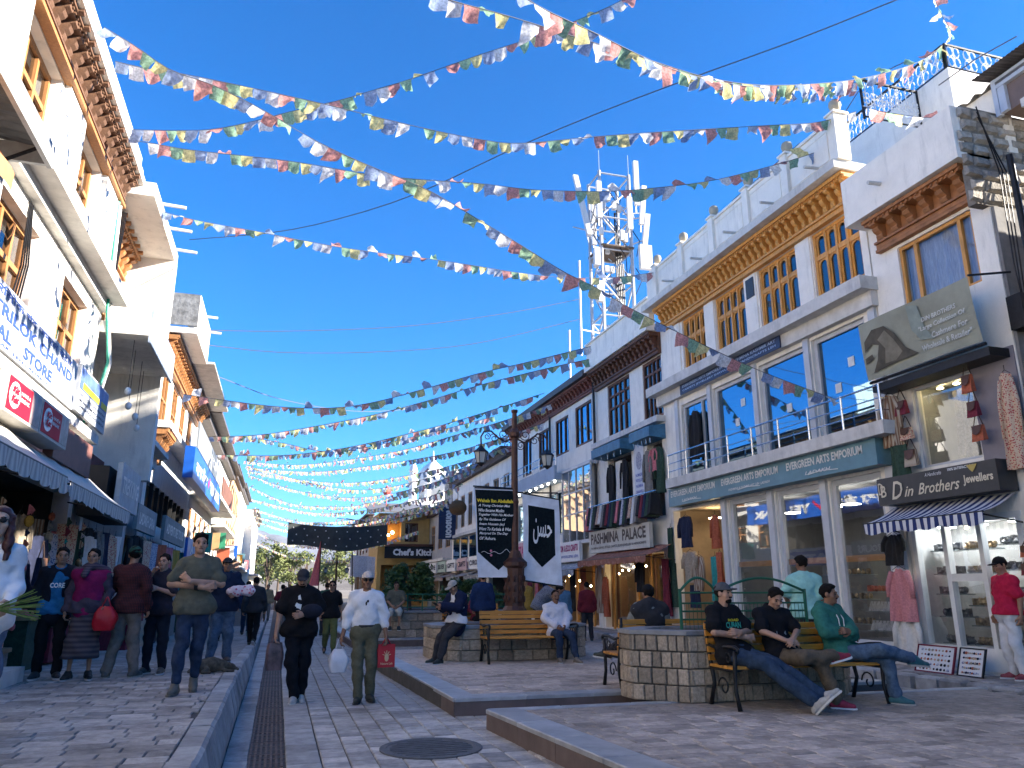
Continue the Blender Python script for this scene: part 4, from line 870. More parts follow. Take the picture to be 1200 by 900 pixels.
# photo boards leaning on the pavement
def photo_board(label, u0, u1, frame, d):
    t = thing('display_board', label, 'display board', RF((u0+u1)/2, d, .2), 'boards of jewellery photographs'); a = .34
    TF = lambda u, dd, z: RF(u, d+dd*math.cos(a)-(z)*math.sin(a), .2+z*math.cos(a)+dd*math.sin(a)*0)
    MB(TF).box((u0, -.02, 0), (u1, .0, .42)).build('panel', mat('white board', (.62, .62, .62), .5, .05), t)
    q = MB(TF); q.box((u0-.02, -.025, -.0), (u0, .015, .44)); q.box((u1, -.025, 0), (u1+.02, .015, .44)); q.box((u0, -.025, 0), (u1, .014, .02)); q.box((u0, -.025, .42), (u1, .014, .44)); q.build('frame', frame, t)
    cols = [PAL[i] for i in (0, 7, 10, 8, 3, 1)]
    for r in range(5):
        for c in range(9):
            u = u0+.05+(u1-u0-.1)*(c+.5)/9; z = .06+r*.075
            MB(TF).ball((u, .004, z), (.022, .004, .022) if False else .02*(.7+.5*rnd.random()), 6, 4).build('ornament', cols[rnd.randrange(6)], t)
photo_board('larger board of jewellery photographs with a red frame leaning on the pavement', 10.13, 10.85, PAL[5], .62)
photo_board('smaller black framed board of jewellery photographs beside the red one', 9.62, 10.05, IRON, .58)

# --- brown window building with the pashmina shop
B3 = thing('shop_building', 'weathered building with dark brown windows above the pashmina shop', 'building', (14, 22.6, .2))
bops = [(20.15, 21.45, 6.58, 8.50), (22.42, 24.25, 6.58, 8.50), (20.35, 21.35, 3.6, 5.85), (22.5, 24.4, 3.6, 5.85), (20.6, 25.0, .25, 2.55)]
shell(B3, RF, 20.06, 25.2, .2, 9.5, 9, bops, PLAST)
for o in bops[:2]: grid_window(B3, RF, *o, 4, [0, .55, .8, 1], WOODB, GLD, d=-.03, b=.09); room(B3, RF, o[0]-.05, o[1]+.05, o[2]-.05, o[3]+.05, .7, DARKIN)
for o in bops[2:4]: room(B3, RF, o[0], o[1], o[2], o[3], 1.0, GREYIN)
room(B3, RF, 20.5, 25.05, .22, 2.6, 2.0, WARMIN)
cornice(B3, RF, 20.1, 25.15, 8.52, 9.2, .42, WOODB, .30)
q = MB(RF); q.box((20.06, -.2, 9.22), (25.2, .5, 9.44)); q.box((20.06, .2, 9.442), (25.2, .38, 10.25)); q.box((20.06, .16, 10.252), (25.2, .44, 10.32)); q.build('parapet', PLAST, B3)
MB(RF).box((20.06, 0, 6.36), (25.2, .30, 6.54)).build('ledge', SLABM, B3)
BLUEB = mat('blue painted tin', (.05, .16, .26), .55, .3, 5, .1, 30)
for a, b in ((20.1, 21.5), (22.2, 24.6)):
    t = thing('window_hood', 'blue tin hood over the %s garment window' % ('right' if a < 21 else 'left'), 'hood', RF((a+b)/2, .3, 5.85), 'blue tin hoods')
    q = MB(RF); q.add([(a, 0, 6.3), (b, 0, 6.3), (b, .55, 6.2), (a, .55, 6.2), (a, 0, 5.85), (b, 0, 5.85), (b, .55, 5.9), (a, .55, 5.9)], [(0,1,2,3),(2,3,7,6),(1,2,6,5),(0,3,7,4),(4,5,6,7)]); q.build('tin', BLUEB, t)
    for i in range(5):
        u = a+.15+(b-a-.3)*i/4; MB(RF).tube([(u, .45, 5.9), (u, .45, 5.72)], .012, 4).build('hook', STEEL, t)
gl_ = ['black fringed vest', 'grey wool coat', 'pink jacket', 'dark green coat', 'white kurta', 'brown shawl']
for i, (u, m, k) in enumerate(((24.0, PAL[10], 'coat'), (23.3, PAL[11], 'scarf'), (22.9, PAL[10], 'coat'), (21.2, PAL[2], 'coat'), (20.75, PAL[12], 'shirt'), (20.45, PAL[4], 'coat'))):
    garment(RF, u, 5.65, .5, 1.4 if k != 'shirt' else .7, m, ('black jacket hung at the far side under the left blue hood', 'white shawl hung in the middle under the left blue hood', 'black coat hung at the near side under the left blue hood', 'grey coat hung at the far side under the right blue hood', 'pink shirt hung under the right blue hood', 'dark green coat hung at the near side under the right blue hood')[i], d=.05, kind=k)
pc = thing('wall_poster', 'tall white poster with a round blue picture between the two blue hoods', 'poster', RF(21.85, .03, 3.9))
MB(RF).box((21.55, .0, 3.95), (22.25, .04, 6.0)).build('panel', mat('white poster board', (.6, .62, .66), .5, .05), pc); q = MB(RF); q.ball((21.9, .042, 5.45), (.22, .012, .30), 12, 6); q.build('picture', PAL[8], pc)
for s_, z_ in (('NOMADIC', 4.95), ('WOOLLEN', 4.78), ('PASHMINA', 4.6), ('SHAWLS', 4.42)): q = MB(); rtext(q, s_, 22.15, 21.65, z_, z_+.1, .042, bold=.02); q.build('lettering', mat('blue poster print', (.08, .12, .4), .6), pc)
CL = thing('clothes_rail', 'long rail crowded with dark garments above the pashmina sign', 'clothes rail', RF(22.7, .4, 3.4))
MB(RF).tube([(20.1, .42, 4.28), (25.3, .42, 4.28)], .02, 6).build('rail', STEEL, CL)
for i in range(26):
    u = 20.2+i*.195; m = PAL[(10, 4, 0, 5, 10, 2, 11, 7, 10, 4, 8, 10, 12)[i % 13]]
    q = MB(RF); w_ = .13; h_ = rnd.uniform(.6, .85)
    q.add([(u-w_*.4, .30, 4.22), (u+w_*.4, .30, 4.22), (u+w_*.4, .55, 4.22), (u-w_*.4, .55, 4.22), (u-w_*.6, .22, 4.22-h_), (u+w_*.6, .20, 4.2-h_), (u+w_*.6, .66, 4.22-h_), (u-w_*.6, .64, 4.25-h_)], [(0,1,2,3),(4,5,6,7),(0,1,5,4),(1,2,6,5),(2,3,7,6),(3,0,4,7)]); q.build('garment', m, CL)
PS = sign('long cream sign of the pashmina shop above its rust awning', RF, 20.65, 25.3, 2.68, 3.42, .42, .12, mat('cream sign board', (.55, .53, .46), .6, .1, 3, stain=.2))
q = MB(); rtext(q, 'PASHMINA  PALACE', 25.1, 20.85, 2.97, 3.33, .42, bold=.035, depth=.012); q.build('lettering', mat('dark brown sign paint', (.08, .06, .05), .6), PS)
q = MB(); rtext(q, 'PASHMINA SHAWLS, STOLES, CARPETS, SILVER JEWELLERY & HANDICRAFTS', 25.1, 20.85, 2.78, 2.88, .42, bold=.02, depth=.012); q.build('lettering', MATS['dark brown sign paint'], PS)
awning('faded rust awning with scalloped edge at the pashmina shop', RF, 19.9, 25.1, 2.75, .1, 2.42, .95, pattern('faded rust canvas', (.42, .20, .14), (.30, .13, .09), 'print', 2), .2, 5)
for i, (u, z) in enumerate(((20.9, 2.15), (20.95, 1.9), (21.0, 1.6), (20.9, 1.25), (22.6, 2.2), (22.9, 2.2), (23.2, 2.22), (23.5, 2.2), (22.75, 1.3), (24.4, 2.1), (20.8, 2.2), (21.2, 2.2), (23.9, 2.1), (24.7, 2.0))): bulb(RF, u, -.4, z, .035, parent=B3)
q = MB(RF); q.box((21.4, -.02, .22), (21.55, .04, 2.55)); q.box((22.35, -.02, .22), (22.5, .04, 2.55)); q.box((24.2, -.02, .22), (24.3, .04, 2.55)); q.build('door_frame', WOODO, B3)
for u0_, u1_ in ((20.65, 21.38), (22.55, 24.15)): grid_window(B3, RF, u0_, u1_, .35, 2.5, 1, 1, WOODB, GLS, d=-.05, part='shop_window', b=.04)
garment(RF, 25.0, 2.3, .5, 1.6, PAL[9], 'long striped robe at the far side of the pashmina shop', d=.15, kind='coat'); garment(RF, 24.4, 1.9, .4, 1.3, PAL[1], 'rust robe at the far side of the pashmina shop', d=.2, kind='coat')
garment(RF, 21.95, 2.3, .5, .9, PAL[10], 'black jacket in the pashmina shop doorway', d=.1, kind='coat'); garment(RF, 20.2, 2.35, .5, 1.6, PAL[5], 'maroon shawls at the near side of the pashmina shop', d=.15, kind='scarf')
# --- glass bay building, farther along
B4 = thing('shop_building', 'pale building with brown windows, a glass bay and black pipes beyond the pashmina shop', 'building', (14, 30.5, .2))
wops = [(25.75, 27.45, 6.82, 8.42), (28.2, 29.75, 6.82, 8.35), (30.6, 32.0, 6.6, 8.3), (33.0, 34.4, 6.6, 8.3)]
lops = [(29.0, 30.8, 3.6, 5.4), (31.4, 33.0, 3.6, 5.4), (33.6, 35.4, 3.6, 5.4), (25.6, 30.4, .25, 2.4), (30.8, 35.8, .25, 2.4)]
shell(B4, RF, 25.22, 36.2, .2, 9.35, 9, wops+lops, PLAST)
for o in wops: grid_window(B4, RF, *o, [0, .3, .72, 1], 1, WOODB, GLB, d=-.02, b=.09); room(B4, RF, o[0]-.05, o[1]+.05, o[2]-.05, o[3]+.05, .8, GREYIN)
for o in lops[:3]: grid_window(B4, RF, *o, 2, 1, GREYF, GLB, d=-.05); room(B4, RF, o[0]-.05, o[1]+.05, o[2]-.05, o[3]+.05, .8, GREYIN)
for o in lops[3:]: room(B4, RF, o[0], o[1], o[2], o[3], 2, WARMIN)
cornice(B4, RF, 25.24, 36.15, 8.62, 9.12, .4, mat('red brown painted cornice', (.17, .055, .04), .6, .25, 5), .35)
q = MB(RF); q.box((25.22, -.2, 9.14), (36.2, .55, 9.38)); q.build('eave', mat('dark eave tin', (.07, .065, .065), .6, .3, 5), B4)
MB(RF).box((25.2, .02, 5.88), (28.2, .36, 6.0)).build('bay_head', GREYF, B4); bay = MB(RF); bay.box((25.2, .02, 3.1), (28.2, .34, 3.22))
BY = bay.build('glass_bay', GREYF, B4)
for i in range(5):
    u = 25.22+i*.735; MB(RF).box((u, .28, 3.222), (u+.05, .34, 5.878)).build('mullion', GREYF, BY)
for z in (4.2, 5.0): MB(RF).box((25.22, .285, z), (28.2, .335, z+.05)).build('transom', GREYF, BY)
for i in range(4):
    for j, (za, zb) in enumerate(((3.22, 4.2), (4.25, 5.0), (5.05, 5.88))): MB(RF).quad((25.27+i*.735, .31, za), (25.95+i*.735, .31, za), (25.95+i*.735, .31, zb), (25.27+i*.735, .31, zb)).build('pane', glass('bright bay glass', .36, (.5, .5, .48)), BY)
q = MB(RF); q.box((28.3, 0, 5.7), (36.2, .6, 5.95)); q.box((28.3, .5, 5.952), (36.2, .6, 6.25)); q.build('balcony', mat('pale blue balcony band', (.34, .42, .52), .7, .1, 3), B4)
rr = MB(RF)
for z in (6.5, 6.8): rr.tube([(28.3, .55, z), (36.2, .55, z)], .018, 5)
for i in range(9): rr.tube([(28.3+i, .55, 6.25), (28.3+i, .55, 6.82)], .018, 5)
rr.build('balcony_rail', STEEL, B4)
for i in range(9): bulb(RF, 28.7+i*.8, .45, 5.66, .045, glow('white lit bulb', (1, .95, .85), 8), parent=B4)
for u in (25.3, 30.2): MB(RF).tube([(u, .10, 9.1), (u, .10, 2.6)], .05, 7).build('drain_pipe', IRON, B4)
CS = sign('white crafts shop sign with pink lettering beyond the pashmina sign', RF, 26.3, 30.2, 2.48, 3.2, .4, .12, SIGNW); q = MB(); rtext(q, 'LADAKH HANDLOOM  & ECO CRAFTS', 30.0, 26.45, 2.85, 3.1, .4, bold=.04, depth=.012); q.build('lettering', mat('magenta sign paint', (.38, .03, .14), .6), CS)
q = MB(); rtext(q, 'HANDICRAFTS & WOOLLENS, LEH', 30.0, 26.45, 2.6, 2.72, .4, bold=.02, depth=.012); q.build('lettering', mat('blue poster print', (.08, .12, .4), .6), CS)
awning('grey white awning with scalloped edge under the crafts sign', RF, 25.4, 29.9, 2.5, .1, 2.15, 1.0, pattern('grey white canvas', (.5, .5, .5), (.3, .31, .33), 'print', 2), .22, 5)
CT = sign('pink and yellow shop board behind the lamp post pennants', RF, 31.0, 35.6, 2.5, 3.5, .4, .12, mat('pink shop board', (.55, .32, .36), .6, .1, 3))
MB(RF).box((31.05, .401, 2.52), (35.55, .41, 2.75)).build('stripe', mat('yellow board stripe', (.6, .45, .05), .6), CT)
q = MB(); rtext(q, 'ORIENTAL ARTS', 35.3, 31.3, 2.9, 3.35, .4, bold=.04, depth=.012); q.build('lettering', MATS['magenta sign paint'], CT)
for i in range(8): bulb(RF, 25.9+i*.55, -.3, 2.0-.2*(i % 3), .04, parent=B4)
q = MB(RF)
for u in (25.9, 27.5, 29.2, 30.6, 32.5, 34.4): q.box((u, -.02, .22), (u+.14, .05, 2.4))
q.build('door_frame', WOODO, B4)
for i in range(9): garment(RF, 26.3+i*1.05, 2.2, .5, 1.2+.3*(i % 2), PAL[(1, 10, 7, 3, 0, 12, 5, 2, 8)[i]], '%s hung outside the shops behind the lamp post' % ('rust shawl', 'black shawl', 'red printed shawl', 'beige shawl', 'navy shawl', 'pink shawl', 'maroon shawl', 'grey shawl', 'blue printed shawl')[i], d=.25, kind='scarf')

# --- farther fronts, both sides: each building a thing with its own wall, windows, eave, ledges and shop mouths
def row_building(F, label, u0, u1, h, mw, mframe, cols, levels, eave, shopz=(.3, 2.6), depth=8, gl=GLD, ledges=(), eaved=.6, name='shop_building', inn=DARKIN, dark=0):
    t = thing(name, label, 'building', F((u0+u1)/2, -depth/2, shopz[0])); ops = []
    for (z0, z1) in levels:
        w_ = (u1-u0)/cols
        for c in range(cols):
            a = u0+w_*(c+.5)-w_*.28; ops.append((a, a+w_*.56, z0, z1))
    sh = []; n = max(1, round((u1-u0)/4.5)); w_ = (u1-u0)/n
    for i in range(n): sh.append((u0+w_*i+.25, u0+w_*(i+1)-.25, *shopz))
    shell(t, F, u0, u1, shopz[0]-.5, h, depth, ops+sh, mw)
    for o in ops: grid_window(t, F, *o, 2, [0, .65, 1], mframe, gl, d=-.05, b=.08, mu=.04, pieces=False); room(t, F, o[0]-.03, o[1]+.03, o[2]-.03, o[3]+.03, .5, inn, name='room')
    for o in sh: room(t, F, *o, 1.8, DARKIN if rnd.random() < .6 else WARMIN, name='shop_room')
    e = MB(F); e.box((u0-.05, -.1, h+.002), (u1+.05, eaved, h+.14)); e.box((u0, 0, h-.32), (u1, eaved*.5, h-.002)); e.build('eave', eave, t)
    for z, d in ledges: MB(F).box((u0, 0, z), (u1, d, z+.18)).build('ledge', SLABM, t)
    return t
R5 = row_building(RF, 'pale building with tan shutters carrying the dark hanging sign', 36.25, 50, 8.3, PLAST, mat('tan wooden frame', (.36, .22, .12), .6, .2, 4), 7, [(5.2, 7.2)], mat('brown black eave boards', (.06, .04, .035), .7, .3, 4), (.25, 2.5), gl=GLB, ledges=((4.6, .35), (3.0, .5)))
q = MB(RF)
for i in range(6): q.box((36.6+i*2.2, .02, 3.15), (38.3+i*2.2, .06, 4.55))
tag(q.build('upper_glass', GLB, R5), kind='stuff')
R6 = row_building(RF, 'low far building with white boards over its shops before the yellow cafe', 50.05, 66, 7.0, PLASTG, mat('tan wooden frame', (.36, .22, .12), .6, .2, 4), 6, [(4.2, 6.0)], mat('brown black eave boards', (.06, .04, .035), .7, .3, 4), (.25, 2.5), ledges=((3.3, .6),))
for i in range(9):
    u = 37.5+i*3.0; m = (SIGNW, SIGNW, mat('pale pink board', (.5, .33, .33), .6), SIGNW, mat('pale green board', (.35, .45, .38), .6), SIGNW, SIGNW, TEAL, SIGNW)[i]
    s_ = sign(('white shop board nearest the lamp post in the far right row', 'second white shop board in the far right row', 'pale pink shop board in the far right row', 'white shop board just past the pale pink one', 'pale green shop board in the far right row', 'white shop board just past the pale green one', 'white shop board before the teal board', 'teal shop board in the far right row', 'last white shop board of the far right row')[i], RF, u, u+2.4, 2.55, 3.25, .55, .12, m, 'shop boards of the far right row')
    q = MB(); rtext(q, ('SHAWLS', 'CURIOS', 'CRAFTS', 'GIFTS', 'SILVER', 'CAFE', 'TRAVELS', 'LADAKH', 'WOOL')[i], u+2.2, u+.2, 2.75, 3.05, .55, bold=.03, depth=.012); q.build('lettering', PAL[0] if m != TEAL else SIGNW, s_)
for i in range(4): awning(('cream', 'grey', 'dull red', 'pale')[i]+' awning in the far right row', RF, 37.5+i*4.5, 41+i*4.5, 2.5, .1, 2.15, 1.3, pattern('far canvas %d' % i, ((.5, .47, .4), (.35, .35, .36), (.3, .12, .1), (.55, .53, .5))[i], (.25, .24, .22), 'print', 1), .2, 3)
MS = thing('hanging_sign', 'narrow black vertical hanging sign with white letters on the far right row', 'sign', RF(48.4, .9, 4.6))
q = MB(RF); q.box((48.35, .15, 4.55), (48.45, 1.25, 6.7)); q.build('board', SIGNB, MS)
q = MB(); letters(q, 'Monsoon', (10.0, 48.34, 6.6), (0, 0, -1), (1, 0, 0), 1.95, .55, (0, -1, 0), bold=.05); q.build('lettering', SIGNW, MS)
bk = MB(); bk.ball((9.8, 44, 6.1), (.55, .55, .45), 12, 7); bk.tube([(9.8, 44, 6.5), (9.8, 44, 7.6)], .02, 4); bk.single('hanging_basket', mat('wicker', (.16, .09, .04), .8, .4, 30), 'round wicker basket hanging from the far right eaves', 'basket', (9.8, 44, 5.65), smooth=True)
# yellow cafe closing the right side of the street
CF = lambda u, d, z: (u, 58-d, z)
CH = thing('cafe_building', 'yellow cafe building with a dark veranda roof closing the right side of the street', 'building', (9.5, 60, 0))
YEL = mat('yellow ochre plaster', (.42, .29, .11), .85, .12, 3, stain=.15)
cops = [(7.4, 8.6, 4.9, 6.4), (8.9, 9.9, 4.9, 6.3), (7.2, 10.4, .3, 3.2)]
shell(CH, CF, 6.9, 10.75, 0, 7.0, 6, cops, YEL); [room(CH, CF, *o, .8, mat('amber room', (.38, .2, .05), .8), name='room') for o in cops]
grid_window(CH, CF, 8.9, 9.9, 4.9, 6.3, 2, 1, WOODB, GLD); bulb(CF, 8.0, -.4, 5.6, .12, parent=CH); bulb(CF, 7.7, -.4, 5.4, .1, parent=CH)
q = MB(CF); q.add([(6.0, 1.3, 6.9), (11, 1.3, 6.9), (11, -3, 7.9), (6.0, -3, 7.9), (6.0, 1.3, 7.05), (11, 1.3, 7.05), (11, -3, 8.05), (6.0, -3, 8.05)], [(0,1,2,3),(4,5,6,7),(0,1,5,4),(1,2,6,5),(2,3,7,6),(3,0,4,7)]); q.build('roof', mat('grey tin roof', (.16, .16, .165), .6, .25, 4), CH)
q = MB(CF); q.box((6.9, .0, 4.55), (10.9, 1.0, 4.7)); q.build('veranda_floor', WOODB, CH)
CG = sign('black cafe sign with white lettering on the yellow building', CF, 7.3, 11.6, 3.65, 4.5, 1.05, .1, BLK); q = MB(); letters(q, "Chef's Kitchen", CF(7.9, 1.06, 3.85), (1, 0, 0), (0, 0, 1), 5.2 if False else 3.6, .5, (0, -1, 0), bold=.05); q.build('lettering', SIGNW, CG)
fl_ = MB(); fl_.tube([(7.4, 58, 7), (7.4, 58, 9.0)], .03, 5); fl_.add([(7.05, 57.95, 8.6), (7.4, 57.95, 9.1), (7.75, 57.95, 8.6), (7.4, 57.95, 8.1), (7.4, 57.8, 8.6)], [(0,1,4),(1,2,4),(2,3,4),(3,0,4)]); fl_.single('roof_ornament', mat('red and white ornament', (.5, .06, .05), .6), 'red diamond ornament on a stick above the cafe roof', 'ornament', (7.4, 58, 7))
# building behind, flanking the end of the street on the right
R7 = row_building(lambda u, d, z: (7.2-d, u, z), 'crowded far building with cluttered eaves at the street end', 64.5, 78, 7.4, PLASTG, WOODB, 5, [(4.5, 6.2)], mat('brown black eave boards', (.06, .04, .035), .7, .3, 4), (.1, 2.6), ledges=((3.6, .9),))
# mosque and stone block over the roofs
MQ = thing('mosque', 'white mosque with dome and small minarets above the far roofs', 'building', (15, 82, 0))
WH = mat('mosque whitewash', (.72, .71, .68), .7, .06, 3)
MB().box((12.5, 80, 0), (19.5, 88, 10.6)).build('wall', WH, MQ)
q = MB(); q.lathe((15.6, 83, 10.6), [(1.5, 0), (1.5, 1.2), (1.75, 1.3), (1.9, 2.2), (1.7, 3.1), (1.1, 3.9), (.4, 4.5), (.1, 5.0), (.05, 5.8)], 18); q.build('dome', WH, MQ, smooth=True)
for x, y, s in ((13, 80.4, 1), (14.6, 80.4, .8), (17.4, 80.4, .8), (19, 80.4, 1)):
    q = MB(); q.lathe((x, y, 10.6), [(.42*s, 0), (.42*s, 1.8*s), (.6*s, 1.9*s), (.6*s, 2.1*s), (.4*s, 2.1*s), (.4*s, 2.9*s), (.5*s, 3.0*s), (.35*s, 3.5*s), (.05, 4.1*s)], 10); q.build('minaret', WH, MQ)
SB = thing('stone_tower', 'square rubble stone block above the roofs right of the mosque', 'building', (16, 66, 0))
MB().box((13.9, 64, 0), (18.5, 68, 11.2)).build('wall', mat('rubble masonry', (.30, .26, .21), .95, .6, 3.2, .8, 6), SB); MB().box((13.8, 63.9, 11.2), (18.6, 68.1, 11.5)).build('coping', SLABM, SB)

# ------------------------------------------------------------------ telecom tower
TW = thing('telecom_tower', 'steel lattice telecom tower with panel antennas behind the right row', 'tower', (13.7, 28, 0))
TS = mat('galvanised tower steel', (.42, .42, .44), .5, .15, 6, metal=.25); ANT = mat('white antenna plastic', (.58, .58, .58), .5, .05, 5)
cx_, cy_, hw, tz = 12.85, 28.0, .70, 19.2
legs = [(cx_-hw, cy_-hw*.9), (cx_+hw, cy_-hw*.9), (cx_+hw, cy_+hw*.9), (cx_-hw, cy_+hw*.9)]
for x, y in legs: MB().tube([(x, y, 8), (x, y, tz)], .075, 7).build('leg', TS, TW)
zz = 9.5; k = 0
while zz < tz-1.2:
    for i in range(4):
        (xa, ya), (xb, yb) = legs[i], legs[(i+1) % 4]; q = MB(); q.tube([(xa, ya, zz), (xb, yb, zz)], .04, 5); q.tube([(xa, ya, zz), (xb, yb, zz+1.5)] if k % 2 else [(xb, yb, zz), (xa, ya, zz+1.5)], .04, 5); q.build('brace', TS, TW)
    zz += 1.5; k += 1
for i in range(4):
    (xa, ya), (xb, yb) = legs[i], legs[(i+1) % 4]; MB().tube([(xa, ya, tz-.1), (xb, yb, tz-.1)], .04, 5).build('brace', TS, TW)
for i in range(5): MB().tube([(cx_+.15+.08*i, cy_-.2, 8), (cx_+.15+.08*i, cy_-.2, 17.5-i*.6)], .035, 5).build('cable_run', IRON, TW)
q = MB(); q.box((cx_-hw-.05, cy_-hw-.1, 15.6), (cx_+hw+.05, cy_+hw+.1, 15.66)); q.build('platform', mat('rusty grating', (.12, .09, .07), .8, .3, 10), TW)
for (x, y, z, h, lean) in ((cx_-1.35, cy_-.9, 15.9, 2.7, -.11), (cx_-1.0, cy_-1.2, 16.6, 1.7, 0), (cx_+.72, cy_-1.3, 17.4, 2.1, 0), (cx_+1.25, cy_-.6, 16.9, 1.9, .05), (cx_+1.12, cy_-1.0, 15.6, 1.6, .07), (cx_+.35, cy_-1.3, 16.2, 1.5, 0), (cx_-.2, cy_+1.3, 16.6, 2.0, 0)):
    a = MB(); a.prism([(x-.11, y-.07, z), (x+.11, y-.07, z), (x+.11, y+.07, z), (x-.11, y+.07, z)], (lean*h*2, 0, h)); o = a.build('panel_antenna', ANT, TW)
    m = MB(); m.tube([(x, y+.14, z-.3), (x+lean*h*2, y+.14, z+h+.1)], .035, 5); m.tube([(x, y+.14, z+.4), (cx_+hw*(1 if x > cx_ else -1), cy_, z+.4)], .03, 5); m.build('mount', TS, o)
for (x, z, w_, h_) in ((cx_+1.15, 14.6, .55, 1.1), (cx_-1.0, 12.9, .3, .9), (cx_-1.1, 14.5, .25, .8)): MB().box((x-w_/2, cy_-1.1, z), (x+w_/2, cy_-.9, z+h_)).build('radio_box', ANT, TW)
for x, z in ((cx_-.5, 9.4), (cx_-.3, 10.6)):
    q = MB(); q.ball((x, cy_-1.0, z), (.34, .12, .34), 12, 6); q.build('dish', ANT, TW, smooth=True)
rt_ = random.Random(5)
for i in range(60):                                          # feeders, junction boxes and small brackets that crowd the lattice
    z_ = rt_.uniform(12.5, 18.6); x_ = cx_+rt_.uniform(-.8, .9); y_ = cy_+rt_.uniform(-.9, .5)
    if i % 3 == 0: MB().box((x_-.09, y_-.07, z_), (x_+.09, y_+.07, z_+rt_.uniform(.25, .6))).build('radio_unit', ANT, TW)
    elif i % 3 == 1: MB().tube([(x_, y_, z_), (x_+rt_.uniform(-.9, .9), y_, z_+rt_.uniform(-.2, .2))], .028, 4).build('bracket', TS, TW)
    else: MB().tube([(x_, y_, z_), (x_+.25, y_-.1, z_-.5), (x_+rt_.uniform(-.1, .4), y_, z_-1.2)], .02, 4).build('feeder_cable', IRON, TW)
for x in (cx_-hw, cx_+hw): MB().tube([(x, cy_-hw*.9, tz), (x, cy_-hw*.9, tz+1.0)], .014, 4).build('lightning_rod', TS, TW)
MB().tube([(cx_-1.9, cy_-1, 10.5), (cx_-1.9, cy_-1, 14.6)], .05, 5).build('whip_antenna', ANT, TW)
MB().tube([(cx_-1.9, cy_-1, 11.6), (cx_-hw, cy_-.7, 11.6)], .03, 4).build('mount', TS, TW)
q = MB(); q.tube([(12.0, 31, 9.3), (12.0, 31, 13)], .05, 5); q.tube([(12.0, 31, 10.2), (11.5, 31, 10.2)], .03, 4); q.single('roof_mast', ANT, 'thin white roof mast left of the telecom tower', 'mast', (12.6, 31, 9.3))
wt = MB(); wt.lathe((12.0, 34, 9.4), [(.45, 0), (.5, .1), (.5, .75), (.3, 1.0), (.12, 1.05), (.12, 1.15)], 14); wt.single('water_tank', WH, 'white water tank on the roof beside the far red cornice', 'tank', (12.0, 34, 9.4), smooth=True)
# ------------------------------------------------------------------ LEFT ROW
A = thing('shop_building', 'tall sunlit white building with carved brown cornice above the striped awnings', 'building', (-8, 9, .37))
WOODA = mat('amber window wood', (.36, .165, .06), .5, .25, 4, .1, 30, stretch=(6, 6, 1))
aup = [(2.0, 3.9, 7.75, 9.55), (4.9, 6.8, 7.75, 9.55), (7.8, 9.6, 7.75, 9.55), (10.65, 12.40, 7.75, 9.55), (13.75, 15.35, 7.75, 9.55)]
alo = [(2.0, 3.9, 5.5, 6.85), (4.9, 6.8, 5.5, 6.85), (7.8, 9.6, 5.5, 6.85), (10.9, 12.65, 5.5, 6.85), (14.15, 15.9, 5.5, 6.85)]
ash = [(-1.0, 3.4, .4, 3.3), (3.8, 7.6, .4, 3.3), (8.0, 12.1, .4, 3.3), (12.4, 16.7, .4, 3.3)]
shell(A, LF, -2.5, 17.0, .3, 10.5, 9, aup+alo+ash, PLASTW, .3)
for o in aup+alo:
    near = o[0] > 7
    grid_window(A, LF, *o, 3, 3 if o[2] > 7 else 2, WOODA, GLD, d=-.16, b=.09, mu=.045, pieces=near); room(A, LF, o[0]-.03, o[1]+.03, o[2]-.03, o[3]+.03, .6, GREYIN, d=-.3, name='room')
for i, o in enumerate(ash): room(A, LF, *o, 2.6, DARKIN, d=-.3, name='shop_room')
for a, b in ((9.6, 10.65), (12.4, 13.75), (15.35, 16.95), (6.8, 7.8)): MB(LF).box((a+.16, 0, 7.62), (b-.12, .10, 9.6)).build('pier', PLASTW, A)
cornice(A, LF, -2.4, 16.95, 9.66, 10.24, .36, WOODC, .36, big=True)
MB(LF).box((-2.4, 0, 9.58), (16.95, .17, 9.658)).build('lintel', WOODA, A)
q = MB(LF); q.box((-2.5, -.3, 10.25), (17.05, .46, 10.40)); q.box((-2.5, .1, 10.402), (17.05, .40, 10.60)); q.box((-2.5, .0, 10.602), (17.05, .34, 10.92)); q.build('parapet', PLASTW, A)
q = MB(LF); q.box((-2.5, 0, 7.32), (17.0, .48, 7.58)); q.box((-2.5, 0, 7.15), (17.0, .16, 7.318)); q.build('ledge', SLABM, A)
q = MB(LF); q.box((9.0, 0, 4.32), (17.0, .28, 4.5)); q.build('ledge', SLABM, A)
for u in (9.1, 10.4): MB(LF).tube([(u, .12, 4.6), (u, .12, 7.1)], .06, 7).build('drain_pipe', PLASTG, A)
for u, m in ((16.6, mat('green plastic hose', (.02, .30, .20), .5, .2, 8)), (16.8, PLASTW)): MB(LF).tube([(u, .1, 9.8), (u+.05, .14, 8), (u-.05, .2, 7.0), (u+.1, .32, 6), (u, .18, 5.0), (u-.3, .12, 4.6)], .03, 6).single('hanging_hose', m, ('green' if u < 16.7 else 'white')+' hose running down the end of the sunlit white building', 'hose', LF(u, .1, 4.6))
CAB = MB(LF)
for k in range(4): CAB.tube([(11.9+.05*k, .02, 7.1), (11.7, .12+.03*k, 6.0), (11.0+.1*k, .3, 5.2), (9.0, .3, 4.7-.05*k)], .014, 4)
CAB.single('cable_bundle', IRON, 'dark cables drooping over the blue lettered store sign', 'cable', LF(11.5, .1, 4.7))
q = MB(LF)
for k in range(6): q.tube([(17.05+.03*k, .05+.02*k, 9.6), (17.0+.04*k, .1, 7.5), (17.1+.03*k, .2, 5.8-.1*k), (16.7-.2*k, .15, 4.9)], .012, 4)
q.single('cable_bundle', IRON, 'bundle of thin cables at the far corner of the sunlit white building', 'cable', LF(17, .1, 5))
